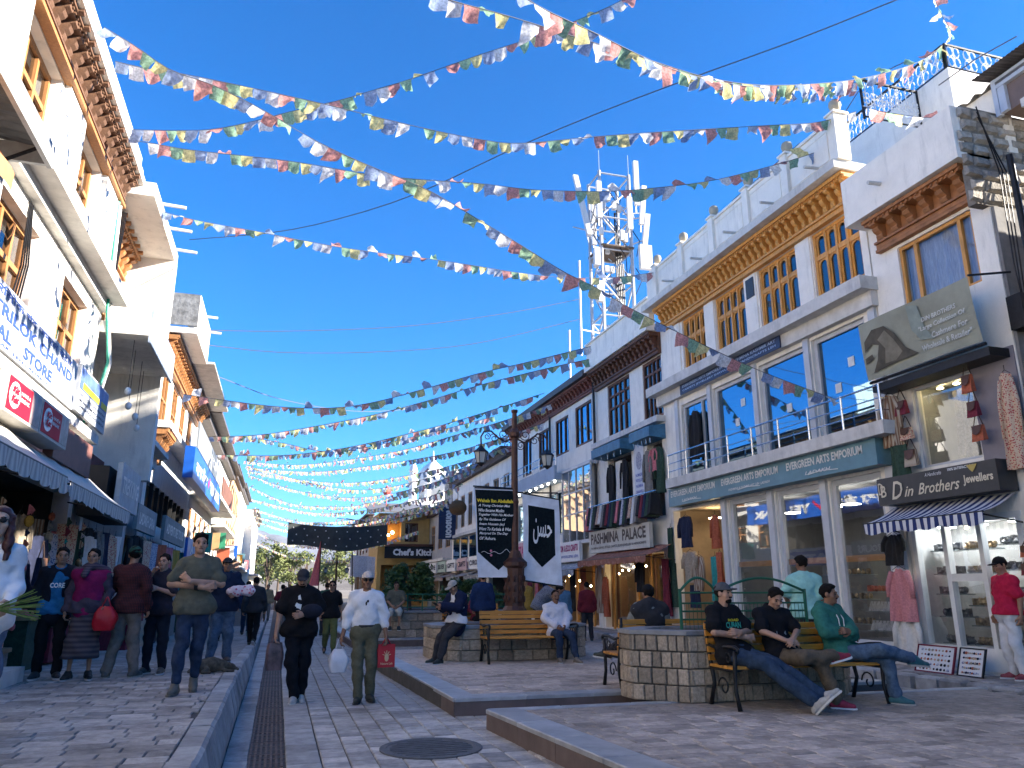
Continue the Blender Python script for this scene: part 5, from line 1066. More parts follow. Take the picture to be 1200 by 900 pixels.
# near tin canopy and orange awning at first floor
t = thing('tin_canopy', 'grey tin canopy jutting over the street at the top left, dark underside', 'canopy', LF(7, .6, 6.6))
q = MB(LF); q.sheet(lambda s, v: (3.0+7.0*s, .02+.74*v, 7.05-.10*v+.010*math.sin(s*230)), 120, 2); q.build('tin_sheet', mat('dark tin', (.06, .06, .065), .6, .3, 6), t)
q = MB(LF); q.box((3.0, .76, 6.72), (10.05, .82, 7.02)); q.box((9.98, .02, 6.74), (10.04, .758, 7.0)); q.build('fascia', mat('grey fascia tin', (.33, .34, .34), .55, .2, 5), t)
q = MB(LF)
for u in (4, 6, 8, 9.7): q.tube([(u, 0, 6.3), (u, .74, 6.8)], .025, 5)
tag(q.build('strut', IRON, t))
t = thing('orange_awning', 'orange brown cloth awning below the tin canopy at the left edge', 'awning', LF(7, .6, 5.6))
q = MB(LF); q.sheet(lambda s, v: (3.0+5.7*s, .05+.85*v, 6.45-.55*v), 20, 3); q.sheet(lambda s, v: (3.0+5.7*s, .9+.01*math.sin(s*60), 5.9-.22*v), 40, 1); q.build('canopy', mat('orange brown canvas', (.42, .20, .09), .8, .15, 4), t)
# signs on A
BLUEL = mat('faded blue sign paint', (.035, .075, .28), .6, .3, 14); OFFW = mat('aged white sign board', (.40, .42, .45), .6, .12, 2, stain=.2)
s_ = sign('long white store sign with faded blue capitals and Hindi above the striped awnings', LF, 5.0, 14.6, 4.52, 5.34, .32, .06, OFFW)
q = MB(); ltext(q, '\u0930\u093e\u091c\u092a\u093e\u0932 \u0930\u093e\u092f \u0924\u094d\u0930\u093f\u0932\u094b\u0915 \u091a\u0902\u0926 \u091c\u0928\u0930\u0932 \u0938\u094d\u091f\u094b\u0930', 8.2, 14.2, 5.14, 5.31, .32, bold=.015); q.build('lettering', BLUEL, s_)
q = MB(); ltext(q, 'RAJPAL RAI TRILOK CHAND', 7.6, 14.3, 4.87, 5.10, .32, bold=.03); q.build('lettering', BLUEL, s_)
q = MB(); ltext(q, 'GENERAL    STORE', 9.2, 13.2, 4.64, 4.82, .32, bold=.03); q.build('lettering', BLUEL, s_)
q = MB(); ltext(q, 'MAIN BAZAR, LEH LADAKH', 9.6, 13.0, 4.55, 4.60, .32, bold=.01); q.build('lettering', BLUEL, s_)
s_ = sign('white board with a blue and yellow printed band beside the blue lettered store sign', LF, 14.75, 17.1, 4.56, 5.4, .34, .06, OFFW)
q = MB(LF); q.box((14.8, .342, 4.98), (17.05, .348, 5.36)); q.build('blue_band', mat('blue printed panel', (.10, .16, .36), .5, .4, 3), s_); [MB(LF).box((a_, .350, 5.0), (b_, .354, 5.12)).build('yellow_print', LETY, s_) for a_, b_ in ((15.0, 16.3), (16.5, 17.0))]
for k, z in enumerate((4.86, 4.76, 4.66)): q = MB(); ltext(q, ('PHOTO STATE AND PRINTING', 'MOBILE SIM RECHARGE', 'LAMINATION AND XEROX')[k], 14.9, 16.95, z, z+.05, .342, bold=.01); q.build('lettering', PAL[0], s_)
# red light boxes
for k in (0, 1):
    a = 10.45+1.5*k
    t = sign(('red chocolate light box with white lettering, nearer of the two' if k == 0 else 'shaded red chocolate light box, farther of the two'), LF, a, a+1.46, 3.62, 4.12, .62, .36, mat('grey box metal', (.42, .40, .36), .5, .15, 4), 'red light boxes over the awnings')
    MB(LF).box((a+.05, .621, 3.66), (a+1.0, .628, 4.08)).build('red_panel', mat('red acrylic', (.55, .012, .03), .6, .1, 4, spec=.15), t); MB(LF).box((a+1.0, .621, 3.66), (a+1.42, .626, 4.08)).build('picture_panel', mat('brown printed panel', (.24, .17, .16), .4, .5, 5), t)
    q = MB(LF); q.add([(a+.3+.22*math.cos(i*math.pi/8), .632, 3.87+.17*math.sin(i*math.pi/8)) for i in range(16)], [tuple(range(16))]); q.build('oval', mat('white acrylic', (.7, .68, .68), .3), t)
    q = MB(); ltext(q, 'Kit', a+.17, a+.42, 3.89, 3.98, .64, bold=.06, ital=.2); ltext(q, 'Kat', a+.17, a+.44, 3.77, 3.87, .64, bold=.06, ital=.2); q.build('lettering', mat('red acrylic', (.5, .012, .03)), t)
    q = MB(); ltext(q, 'HAVE A', .52+a, a+.9, 3.92, 3.97, .632, bold=.02); ltext(q, 'BREAK', a+.52, a+.88, 3.84, 3.89, .632, bold=.02); q.build('lettering', SIGNW, t)
MB(LF).box((13.42, .3, 3.5), (15.9, .45, 4.1)).single('brown_board', mat('reddish brown board', (.17, .075, .06), .6, .2, 4), 'plain reddish brown board after the two red light boxes', 'board', LF(14.6, .4, 3.5))
AWG = pattern('grey striped canvas', (.60, .58, .53), (.36, .35, .33), 'wave', 4)
for n_ in AWG.node_tree.nodes:
    if n_.type == 'TEX_WAVE': n_.bands_direction = 'Y'; n_.inputs['Scale'].default_value = 2.4; n_.inputs['Distortion'].default_value = 0
awning('grey striped awning nearest the camera on the left', LF, 5.6, 11.75, 3.62, .32, 2.98, 1.12, AWG, .24, 5, 'grey striped awnings')
awning('second grey striped awning, just past the red light boxes', LF, 11.95, 16.6, 3.56, .32, 2.95, 1.12, AWG, .24, 5, 'grey striped awnings')
# goods at A's shop mouths
def strings_of(F, u, z0, z1, d, n, mlist, label, cat='souvenirs'):
    t = thing('souvenir_string', label, cat, F(u, d, z0)); MB(F).tube([(u, d, z1), (u, d, z0)], .008, 4).build('string', IRON, t)
    for i in range(n):
        z = z1-(z1-z0)*(i+.5)/n; r = rnd.uniform(.04, .08); q = MB(F); x = rnd.random()
        if x < .5: q.ball((u+rnd.uniform(-.03, .03), d, z), (r, r, r*1.3), 7, 5)
        else: q.add([(u-r, d-.02, z-r), (u+r, d-.02, z-r), (u+r*.8, d-.02, z+r), (u-r*.8, d-.02, z+r), (u, d+r*.7, z)], [(0,1,2,3),(0,1,4),(1,2,4),(2,3,4),(3,0,4)])
        q.build('trinket', mlist[i % len(mlist)], t)
kinds = ['scarf', 'shirt', 'coat', 'scarf', 'trousers', 'scarf']
gnames = {'scarf': 'shawl', 'shirt': 'shirt', 'coat': 'jacket', 'trousers': 'trousers'}
mn = ['navy', 'rust', 'grey', 'beige', 'dark green', 'maroon', 'teal', 'red printed', 'blue printed', 'striped brown', 'black', 'white', 'pink', 'mustard']
spots = [(8.3, 2.6, 11), (8.9, 2.5, 7), (9.5, 2.4, 8), (10.3, 2.3, 10), (11.2, 2.6, 5), (11.9, 2.5, 9), (12.5, 2.5, 2), (13.1, 2.6, 3), (13.6, 2.3, 0), (14.2, 2.6, 9), (14.7, 2.4, 8), (15.3, 2.6, 7), (15.8, 2.5, 12), (16.4, 2.6, 4), (16.9, 2.5, 11)]
wh = ['at the left edge under the near grey awning', 'behind the woman in white', 'left of the man in the dark jacket', 'above the man in the blue shirt', 'between the dark jacket man and the woman in magenta', 'above the woman in magenta', 'at the gap between the grey awnings', 'just past the gap between the grey awnings', 'left of the man in the green cap', 'above the man in the green cap', 'behind the man in the green cap', 'near the end of the second grey awning', 'second from the end under the second grey awning', 'last under the second grey awning', 'at the corner past the second grey awning']
for i, (u, z, m) in enumerate(spots):
    k = kinds[i % 6]; garment(LF, u, z, .42, .95 if k != 'scarf' else 1.25, PAL[m], '%s %s hung %s' % (mn[m], gnames[k], wh[i]), d=.10+.12*(i % 3), kind=k, group='garments hanging outside the left shops', turn=.5)
for i, u in enumerate((9.2, 10.0, 10.8, 11.6, 12.8, 13.9, 15.0, 16.1)): strings_of(LF, u, .9, 2.7, .45, 11, [PAL[(i*3+j) % 14] for j in range(4)]+[BRASS], 'string of small souvenirs hung %s' % ('beside the white jacketless shoulder at the left edge', 'by the straw hat', 'over the dark jacket man', 'beside the magenta vest woman', 'right of the magenta vest woman', 'left of the green cap', 'right of the green cap', 'at the far end of the second grey awning')[i])
ht = MB(LF); ht.lathe(LF(0, 0, 0) and (9.9, .35, 2.05), [(.30, 0), (.30, .02), (.15, .05), (.13, .16), (.02, .18)], 14); ht.single('straw_hat', mat('straw', (.35, .26, .14), .8, .3, 30), 'straw hat hung near the left edge shop', 'hat', LF(9.9, .35, 2.0))
cp = MB(LF); cp.ball((10.25, .5, 2.12), (.14, .16, .12), 10, 6); cp.single('printed_cap', PAL[8], 'blue and white printed cap beside the straw hat', 'cap', LF(10.25, .5, 2.0), smooth=True)
bag(LF, 10.6, 2.5, .4, .4, PAL[10], 'black rucksack hung over the near left shop', d=.5); bag(LF, 11.4, 2.3, .3, .3, PAL[5], 'maroon cloth bag hung near the magenta vest woman', d=.55); bag(LF, 13.3, 2.2, .38, .42, PAL[0], 'navy rucksack hung over the second left shop', d=.55)
BOXM = mat('cardboard', (.27, .19, .11), .85, .2, 4)
for i, (u, d, h, w_, l) in enumerate(((9.2, .3, .55, .8, 1.2), (10.7, .25, .7, .8, 1.1), (12.2, .2, .35, .7, .8), (13.4, .3, .75, .7, 1.1), (14.8, .3, .6, .7, 1.2), (16.2, .25, .8, .6, .9))):
    t = thing('goods_table', 'low table of cloth goods %s' % ('at the left edge shop', 'behind the dark jacket man', 'between the near left shops', 'behind the green cap man', 'behind the hand to face person', 'at the far corner of the tall white building')[i], 'table', LF(u, d, .37), 'goods tables of the left shops')
    MB(LF).bbox((u-l/2, d-w_/2, .37+h-.06), (u+l/2, d+w_/2, .37+h), .01).build('table_top', BOXM, t)
    MB(LF).box((u-l/2+.03, d-w_/2+.03, .37), (u+l/2-.03, d+w_/2-.03, .37+h-.062)).build('cloth_skirt', PAL[(3, 9, 2, 4, 5, 0)[i]], t)
    for k in range(9): MB(LF).bbox((u-l/2+.06+l*.3*(k % 3), d-w_/2+.05+w_*.3*(k//3), .37+h), (u-l/2+.02+l*.3*(k % 3)+l*.27, d-w_/2+w_*.3*(k//3)+w_*.27, .37+h+.05+.12*rnd.random()), .02).build('folded_cloth', PAL[rnd.randrange(14)], t)
MB(LF).box((8.0, .5, .37), (11.6, 1.0, .55)).single('shop_step', SLABM, 'low stone step before the left edge shop', 'step', LF(9.8, .8, .37))

# --- B: grey house with a tall fin wall and balcony
B = thing('shop_building', 'grey white house with a tall end fin, deep balcony and hanging bare bulbs', 'building', (-8, 19, .37))
BF_ = lambda u, d, z: (-4.6+d, u, z)
shell(B, BF_, 17.02, 21.0, -.1, 10.2, 8, [(17.6, 20.2, 7.3, 9.0), (17.4, 20.3, 4.6, 6.4), (17.4, 20.4, .4, 3.2)], PLASTW)
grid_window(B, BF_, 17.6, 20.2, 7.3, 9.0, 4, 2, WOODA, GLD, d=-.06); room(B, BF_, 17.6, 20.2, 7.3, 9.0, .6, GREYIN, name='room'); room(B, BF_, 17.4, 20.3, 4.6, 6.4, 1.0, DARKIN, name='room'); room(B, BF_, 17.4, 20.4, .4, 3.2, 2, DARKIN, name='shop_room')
cornice(B, BF_, 17.1, 20.55, 9.1, 9.95, .5, WOODA, .42, big=True)
q = MB(); q.box((-5.0, 17.04, 10.02), (-3.30, 21.1, 10.35)); q.build('roof_slab', PLASTW, B)
q = MB(); q.box((-4.62, 20.65, 4.1), (-3.28, 21.02, 10.018)); q.build('fin_wall', PLASTW, B)
q = MB(); q.box((-4.6, 17.05, 6.75), (-3.05, 20.6, 7.0)); q.build('balcony', SLABM, B)
for u in (17.3, 18.6, 19.9): MB().tube([(-3.3, u+2, 10.2), (-2.75, u+2, 10.22)] if False else [(-3.3, u+.6, 10.28), (-2.75, u+.6, 10.25)], .04, 6).build('drain_spout', SLABM, B)
MB().box((-4.6, 20.64, -.1), (-3.7, 20.98, 4.09)).build('pillar', PLASTG, B); MB().box((-4.6, 17.05, .0), (-4.0, 17.35, 4.5)).build('pillar', PLASTG, B)
MB().box((-4.58, 17.3, 3.3), (-4.3, 20.6, 4.5)).build('shop_band', mat('maroon painted band', (.11, .03, .03), .6, .3, 6), B)
SGB = mat('blue white printed board', (.30, .36, .46), .5, .4, 2)
s_ = sign('pale blue printed board on the balcony front of the grey white house', lambda u, d, z: (-3.05+d, u, z), 17.05, 20.6, 6.6, 7.35, .05, .05, SGB); q = MB(); letters(q, 'GUEST HOUSE', (-2.995, 17.4, 6.8), (0, 1, 0), (0, 0, 1), 2.8, .3, (1, 0, 0), bold=.03); q.build('lettering', SIGNW, s_)
for i, (x, y, z) in enumerate(((-3.4, 17.5, 5.6), (-3.5, 18.3, 5.45), (-3.5, 19.2, 5.4), (-3.6, 20.1, 5.3))):
    t = thing('hanging_bulb', 'bare bulb on a wire under the balcony, %s from the camera' % ('nearest', 'second', 'third', 'farthest')[i], 'bulb', (x, y, z), 'bare bulbs under the grey white balcony'); MB().tube([(x, y, z+.08), (x, y, 6.75)], .008, 4).build('wire', IRON, t); MB().ball((x, y, z), (.07, .07, .09), 9, 6).build('glass', mat('milky bulb glass', (.8, .8, .78), .2, .03, 4), t, smooth=True)
s_ = sign('tall grey blue board projecting under the grey white house', lambda u, d, z: (-3.3+d, u, z), 17.05, 19.2, 3.1, 4.0, .1, .10, mat('grey blue board', (.24, .30, .36), .5, .3, 3)); q = MB(); letters(q, 'TREKKING', (-3.195, 17.2, 3.4), (0, 1, 0), (0, 0, 1), 1.8, .35, (1, 0, 0), bold=.03); q.build('lettering', SIGNW, s_)
MB().box((-3.9, 16.9, 2.9), (-3.42, 19.5, 3.9)).single('dark_box', BLK, 'dark box frame behind the grey blue board', 'box', (-3.7, 18, 2.9))
for i, (u, m, k) in enumerate(((17.5, 10, 'coat'), (18.2, 2, 'coat'), (18.9, 0, 'scarf'), (19.6, 7, 'coat'), (20.3, 11, 'scarf'))): garment(LF, u, 2.7, .5, 1.2, PAL[m], '%s hung outside the grey white house' % ('black jacket', 'grey coat', 'navy shawl', 'red printed coat', 'white shawl')[i], d=.2, kind=k, turn=.4, group='garments hanging outside the left shops')
# --- low link between B and C
row_building(LF, 'shaded low shop between the fin wall and the corniced house', 21.1, 24.4, 5.2, PLASTG, WOODB, 2, [(3.6, 4.6)], SLABM, (.4, 2.9))
sg = sign('grey sign board over the shaded low shop', LF, 21.2, 24.3, 2.95, 3.6, .5, .1, mat('grey green board', (.20, .24, .25), .6, .3, 3)); q = MB(); ltext(q, 'LADAKH SARAI', 21.5, 24.0, 3.1, 3.4, .5, bold=.03); q.build('lettering', SIGNW, sg)
# --- C: corniced house with the blue bank sign
C_ = thing('shop_building', 'sunlit house with stone roof parapet, orange windows and a large blue bank sign', 'building', (-8, 31, .37))
ctop = [(25.4, 27.2, 6.6, 8.4), (28.0, 29.6, 6.6, 8.4), (30.4, 32.0, 6.6, 8.4), (32.8, 34.4, 6.6, 8.4)]; csh = [(24.8, 29.8, .4, 3.0), (30.2, 35.6, .4, 3.0), (25.0, 35.5, 3.5, 4.7)]
shell(C_, LF, 24.45, 36.0, -.1, 9.2, 8, ctop+csh, PLASTW)
for o in ctop: grid_window(C_, LF, *o, 3, 2, WOODA, GLD, d=-.05, pieces=False); room(C_, LF, *o, .5, GREYIN, name='room')
for o in csh: room(C_, LF, *o, 1.8, DARKIN, name='shop_room')
for i in range(9): MB(LF).box((25.0+i*1.17, -.1, 3.5), (25.08+i*1.17, .02, 4.7)).build('mullion', BLK, C_)
cornice(C_, LF, 24.5, 35.9, 8.45, 9.15, .5, WOODA, .4)
q = MB(LF); q.box((24.45, -.3, 9.22), (28.0, 1.0, 9.42)); q.box((24.45, .7, 9.422), (28, 1.0, 10.5)); q.build('roof_parapet', PLASTW, C_)
MB(LF).box((24.40, -.3, 9.45), (24.447, .98, 10.5)).build('stone_face', mat('grey rubble facing', (.19, .19, .185), .95, .5, 5, .8, 9), C_)
q = MB(LF); q.box((28.0, -.2, 9.25), (36, 1.25, 9.33)); q.build('tin_eave', mat('pale tin eave', (.40, .37, .34), .5, .3, 4), C_); MB(LF).box((24.45, 0, 6.2), (36, .55, 6.42)).build('ledge', SLABM, C_)
cornice(C_, LF, 24.5, 26.3, 5.3, 6.18, .5, WOODA, .3)
for u in (25.0, 26.6): MB(LF).tube([(u, 1.0, 10.0), (u, 1.5, 9.98)], .04, 6).build('drain_spout', SLABM, C_)
YB = sign('large blue bank sign with white Hindi and English lettering on the left row', LF, 25.5, 37.0, 4.85, 5.85, 1.2, .3, mat('bright blue sign', (.012, .095, .42), .35, .08, 4))
q = MB(); ltext(q, 'YES BANK', 31.6, 36.4, 5.1, 5.55, 1.2, bold=.05); q.build('lettering', SIGNW, YB); q = MB(); ltext(q, '\u092f\u0938 \u092c\u0948\u0902\u0915', 26.3, 30.4, 5.08, 5.62, 1.2, bold=.04); q.build('lettering', SIGNW, YB)
q = MB(LF); q.add([(30.75, 1.206, 5.4), (31.0, 1.206, 5.15), (31.45, 1.206, 5.6), (31.3, 1.206, 5.62), (31.0, 1.206, 5.32), (30.85, 1.206, 5.48)], [(0,1,2,3,4,5)]); q.build('emblem', mat('red acrylic', (.5, .012, .03)), YB)
GS = sign('grey sign with white lettering standing above the blue bank sign', LF, 27.0, 37.2, 6.05, 6.95, 1.1, .06, mat('mid grey board', (.20, .22, .235), .5, .1, 3)); q = MB(); ltext(q, 'RAHAR  CAFE  ROOF TOP', 27.6, 36.6, 6.3, 6.7, 1.1, bold=.04); q.build('lettering', SIGNW, GS)
s_ = sign('small blue sign lower down past the blue bank sign', LF, 30.0, 35.0, 2.6, 3.3, .8, .1, MATS['bright blue sign']); q = MB(); ltext(q, 'ATM', 31, 34, 2.75, 3.15, .8, bold=.05); q.build('lettering', SIGNW, s_)
s_ = sign('teal grey shop board below the blue bank sign', LF, 24.6, 29.7, 2.9, 3.6, .7, .1, mat('teal grey board', (.12, .17, .19), .6, .3, 3)); q = MB(); ltext(q, 'ADVENTURE TOURS', 25, 29.3, 3.1, 3.4, .7, bold=.03); q.build('lettering', SIGNW, s_)
for i, (u, z, m, k) in enumerate(((21.4, 2.8, 10, 'coat'), (21.9, 2.7, 7, 'scarf'), (22.5, 2.8, 3, 'coat'), (23.1, 2.7, 8, 'scarf'), (23.8, 2.8, 5, 'coat'), (24.8, 2.75, 1, 'scarf'), (25.6, 2.7, 0, 'coat'), (26.4, 2.75, 12, 'scarf'), (27.3, 2.7, 9, 'coat'), (28.2, 2.75, 13, 'scarf'), (29.2, 2.7, 4, 'coat'), (30.4, 2.75, 6, 'scarf'), (31.6, 2.7, 11, 'coat'), (33.0, 2.75, 10, 'scarf'))):
    garment(LF, u, z, .6, 1.35, PAL[m], '%s %s hung outside the shaded shops past the fin wall' % (mn[m], gnames[k]), d=.45+.15*(i % 2), kind=k, turn=.4, group='garments hanging outside the left shops')
for i, u in enumerate((20.2, 22.0, 23.6, 25.4, 27.6, 30.0)):
    t = thing('goods_table', 'table of goods outside the shaded left shops, %s from the fin wall' % ('first', 'second', 'third', 'fourth', 'fifth', 'sixth')[i], 'table', LF(u, .5, .05), 'goods tables of the left shops')
    MB(LF).box((u-.6, .15, .0), (u+.6, .85, .72)).build('cloth_skirt', PAL[(5, 3, 0, 9, 2, 4)[i]], t)
    for k in range(8): MB(LF).bbox((u-.55+.28*(k % 4), .2+.32*(k//4), .72), (u-.31+.28*(k % 4), .48+.32*(k//4), .80+.2*rnd.random()), .02).build('folded_cloth', PAL[rnd.randrange(14)], t)
# --- beyond
D_ = row_building(LF, 'sunlit house with a brown railed balcony beyond the blue bank sign', 36.05, 48, 9.2, PLASTW, WOODA, 5, [(6.2, 7.8), (3.7, 5.0)], mat('tin eave dark', (.10, .09, .09), .6, .3, 4), (.4, 3.0), ledges=((5.5, 1.2),), eaved=1.0)
MB(LF).box((38, 1.15, 5.68), (46, 1.2, 6.6)).build('balcony_panel', mat('brown balcony panel', (.15, .07, .05), .7, .25, 4), D_)
row_building(LF, 'sunlit cream house with hanging signs in the far left row', 48.05, 60, 9.6, PLASTW, WOODB, 5, [(6.6, 8.4), (3.4, 4.8)], mat('tin eave dark', (.1, .09, .09)), (.4, 2.9), ledges=((5.0, .8),), eaved=.8)
row_building(LF, 'orange brown fronted house in the far left row', 60.05, 74, 10.4, mat('tan wash', (.50, .33, .19), .85, .1, 3, stain=.2), WOODB, 6, [(7.6, 9.4), (4.6, 6.4)], mat('tin eave dark', (.1, .09, .09)), (.4, 2.9), ledges=((3.6, .8),))
row_building(LF, 'pale low house near the end of the left row', 74.05, 90, 10.8, PLASTW, WOODA, 6, [(7.4, 9.2), (4.0, 5.6)], mat('tin eave dark', (.1, .09, .09)), (.4, 2.8), ledges=((3.2, .8),))
row_building(lambda u, d, z: (-3.2+d, u, z), 'last whitewashed house at the end of the left row', 90.05, 112, 10.0, PLASTW, WOODB, 7, [(6.6, 8.2), (3.6, 5.2)], mat('tin eave dark', (.1, .09, .09)), (.4, 2.6), ledges=((2.9, 1.0),))
fc = [PAL[6], mat('tan cloth board', (.45, .28, .13), .7, .2, 3), mat('green board', (.03, .22, .12), .6, .1, 3), PAL[1], SIGNW, MATS['bright blue sign'], PAL[7], PAL[13], TEAL, SIGNW, PAL[12], OFFW]
for i in range(12):
    u = 38+i*4.6; s_ = MB(lambda a, d, z: LF(a, d, z)); s_.box((u, .2, 3.1+.3*(i % 3)), (u+.14, .95, 4.0+.3*(i % 3)))
    s_.single('hanging_sign', fc[i], '%s hanging board along the far left row' % ('teal', 'tan', 'green', 'rust', 'white', 'blue', 'red printed', 'mustard', 'dark teal', 'second white', 'pink', 'off-white')[i], 'sign', LF(u, .9, 3.1+.3*(i % 3)), 'boards projecting from the far left row')
for i in range(5): awning(('tan', 'grey', 'pale', 'brown', 'cream')[i]+' awning along the far left row', LF, 37+i*5, 41+i*5, 2.95, .1, 2.6, 1.3, pattern('far left canvas %d' % i, ((.38, .27, .16), (.3, .3, .31), (.5, .48, .44), (.24, .14, .09), (.48, .42, .32))[i], (.2, .18, .16), 'print', 1), .2, 3)
# building added outside the frame to shade the street and show in window glass
R0 = row_building(RF, 'unseen cream building past the stone end wall, added to shade the street', -14, 7.3, 8.5, mat('cream plaster', (.58, .50, .38), .85, .1, 3, stain=.2), WOODB, 6, [(4.2, 5.8), (6.4, 7.8)], SLABM, (.25, 2.8))
MB().tube([(10.72, 8.05, .2), (10.70, 8.05, 8.2)], .05, 8).single('dark_pipe', IRON, 'dark upright pipe at the right edge beside the stone end wall', 'pipe', (10.72, 8.05, .2))
acu = MB(); acu.box((10.7, 8.3, 5.4), (11.3, 8.55, 5.95)); acu.single('meter_box', IRON, 'dark electric box on the end wall right of the cloth banner', 'electric box', (11, 8.4, 5.4))
for k in range(3): MB().tube([(10.75, 8.5, 9.4-.1*k), (10.95+.08*k, 8.46, 8.2), (10.85+.05*k, 8.42, 6.5-.4*k), (11.0, 8.44, 4.6+.2*k), (10.8+.1*k, 8.44, 3.5)], .011, 4).single('cable_bundle', IRON, ('uppermost', 'middle', 'lowest')[k]+' loose black cable down the corner of the stone end wall', 'cable', (10.6, 8.4, 3.5), 'loose cables on the corner wall')
# ------------------------------------------------------------------ prayer flags, cables, far banner
FCOL = [cloth('blue flag cloth', (.33, .41, .58), .5, .35), cloth('white flag cloth', (.76, .76, .76), .45, .35), cloth('red flag cloth', (.68, .33, .30), .5, .4), cloth('green flag cloth', (.32, .50, .34), .5, .4), cloth('yellow flag cloth', (.76, .68, .33), .5, .35)]
CORD = mat('thin grey cord', (.10, .10, .11), .8)
def flag_mesh(ci, vi, w_=.27, h_=.25):
    r2 = random.Random(ci*17+vi); q = MB(); a, b, c, e = [r2.uniform(-1, 1) for _ in range(4)]
    cut = r2.random(); fold = r2.uniform(.82, 1.08)
    def P(s, t):
        x = (s-.5)*w_*(1-.12*t*abs(a) if cut < .92 else 1-.5*t); z = -h_*t*fold*(1-.15*abs(s-.5)*t)
        y = .055*math.sin(s*5+a*4+t*2)*t+.07*b*t*t+.03*c*math.sin(t*6)
        return (x+.05*e*t*t, y, z+.06*max(0, c)*t*t*(s-.5)*4)
    q.sheet(P, 5, 4); return q.mesh('flag', FCOL[ci], None, True)
FM = [[flag_mesh(c, v) for v in range(6)] for c in range(5)]
def on_vertical(px, py, A, B):
    n = np.array([B[1]-A[1], -(B[0]-A[0]), 0.0]); d = _ray(px, py)
    return CAM+d*(np.dot(np.array([A[0], A[1], 0])-CAM*np.array([1, 1, 0]), n)/np.dot(d, n))
def smooth_line(P, step):
    """even points along a smooth curve through P"""
    P = [np.array(p, float) for p in P]; P = [2*P[0]-P[1]]+P+[2*P[-1]-P[-2]]; out = []
    for i in range(1, len(P)-2):
        for t in np.linspace(0, 1, 14, endpoint=False):
            out.append(.5*((2*P[i])+(-P[i-1]+P[i+1])*t+(2*P[i-1]-5*P[i]+4*P[i+1]-P[i+2])*t*t+(-P[i-1]+3*P[i]-3*P[i+1]+P[i+2])*t**3))
    out.append(P[-2]); res = [out[0]]; acc = 0
    for a, b in zip(out[:-1], out[1:]):
        L = np.linalg.norm(b-a); pos = 0
        while acc+L-pos >= step: pos += step-acc; acc = 0; res.append(a+(b-a)*pos/max(L, 1e-9))
        acc += L-pos
    return res
def hang_string(label, pts, A, B, single=True, group=None, fs=1.0, seed=0):
    rr = random.Random(seed); W_ = [on_vertical(x, y, A, B) for x, y in pts]
    t = thing('prayer_flag_string', label, 'prayer flags', tuple(W_[0]), group)
    st_ = .236*fs; line = smooth_line(W_, st_)
    MB().tube([tuple(p) for p in line], .007 if single else .012, 4).build('cord', CORD, t)
    rest = [MB() for _ in range(5)]
    for i in range(len(line)-1):
        a, b = line[i], line[i+1]; c = (a+b)/2; d = b-a; yaw = math.atan2(d[1], d[0]); pit = math.atan2(d[2], math.hypot(d[0], d[1]))
        m = FM[i % 5][rr.randrange(6)]; sw = R_(rr.gauss(18, 26)); s = fs*rr.uniform(.8, 1.0)
        if rr.random() < .10: sw += R_(100)
        if rr.random() < .03: continue
        rot = Matrix.Rotation(yaw, 4, 'Z') @ Matrix.Rotation(-pit, 4, 'Y') @ Matrix.Rotation(sw, 4, 'X')
        if single:
            o = inst('flag', m, t, tuple(c), (0, 0, 0)); o.rotation_euler = rot.to_euler(); o.scale = (s, s, s)
        else:
            k = rest[i % 5]; vs = [tuple((rot @ (v.co*s))+Vector(c)) for v in m.vertices]; k.add(vs, [tuple(p.vertices) for p in m.polygons])
    if not single:
        for k, cm in zip(rest, FCOL): tag(k.build('flags', cm, t, True), kind='stuff')
    return t
XY = lambda px, py, x: tuple(on_x(px, py, x)[:2])
hang_string('long string from the top left cornice dropping across the tower to the steel balcony', [(122, 32), (160, 55), (200, 82), (250, 100), (310, 130), (370, 165), (430, 193), (500, 222), (560, 257), (610, 287), (660, 318), (700, 338), (740, 362), (820, 402), (880, 430), (930, 450), (985, 470)], XY(122, 32, -3.4), XY(985, 470, 10.3), seed=1)
hang_string('sagging string from the left parapet to the right parapet globe lamp nearest the camera', [(135, 72), (170, 80), (210, 86), (280, 100), (380, 122), (440, 137), (500, 151), (560, 163), (610, 168), (700, 160), (800, 153), (900, 147), (960, 143), (1012, 128)], XY(135, 72, -3.4), (10.45, 11.3), seed=2)
hang_string('string rising from the left parapet out of the top of the view', [(155, 152), (200, 153), (245, 152), (290, 144), (340, 131), (400, 117), (440, 105), (480, 93), (560, 65), (630, 42), (700, 14), (738, -4), (800, -35)], XY(155, 152, -3.4), (8.6, 9.5), seed=3)
hang_string('string from the left parapet passing before the tower antennas', [(160, 165), (190, 170), (225, 176), (340, 189), (430, 204), (500, 211), (560, 215), (620, 222), (670, 224), (720, 224), (770, 220), (820, 214), (860, 206), (930, 187), (985, 168)], XY(160, 165, -3.4), (10.4, 12.0), seed=4)
hang_string('upper string from the top of the view to the white scroll railing', [(505, -8), (530, 1), (600, 20), (680, 45), (760, 70), (830, 91), (900, 100), (990, 95), (1050, 82), (1085, 68), (1108, 50)], (-1.0, 7.6), (13.05, 10.8), seed=5)
hang_string('string crossing the upper string and ending at the black topped railing', [(610, -6), (640, 12), (700, 40), (740, 60), (790, 82), (850, 97), (905, 104), (960, 104), (1008, 96)], (.5, 6.0), (11.45, 11.62), seed=6)
hang_string('short steep string hanging from the top of the view to the railing corner', [(1092, -12), (1098, 6), (1106, 22), (1114, 36), (1113, 48)], (11.6, 9.0), (13.05, 10.8), seed=7, fs=1.0)
hang_string('short string sagging over the carved cornice roof at the right', [(1010, 124), (1030, 130), (1060, 135), (1090, 138), (1118, 137)], (10.4, 11.3), (10.6, 9.0), seed=8)
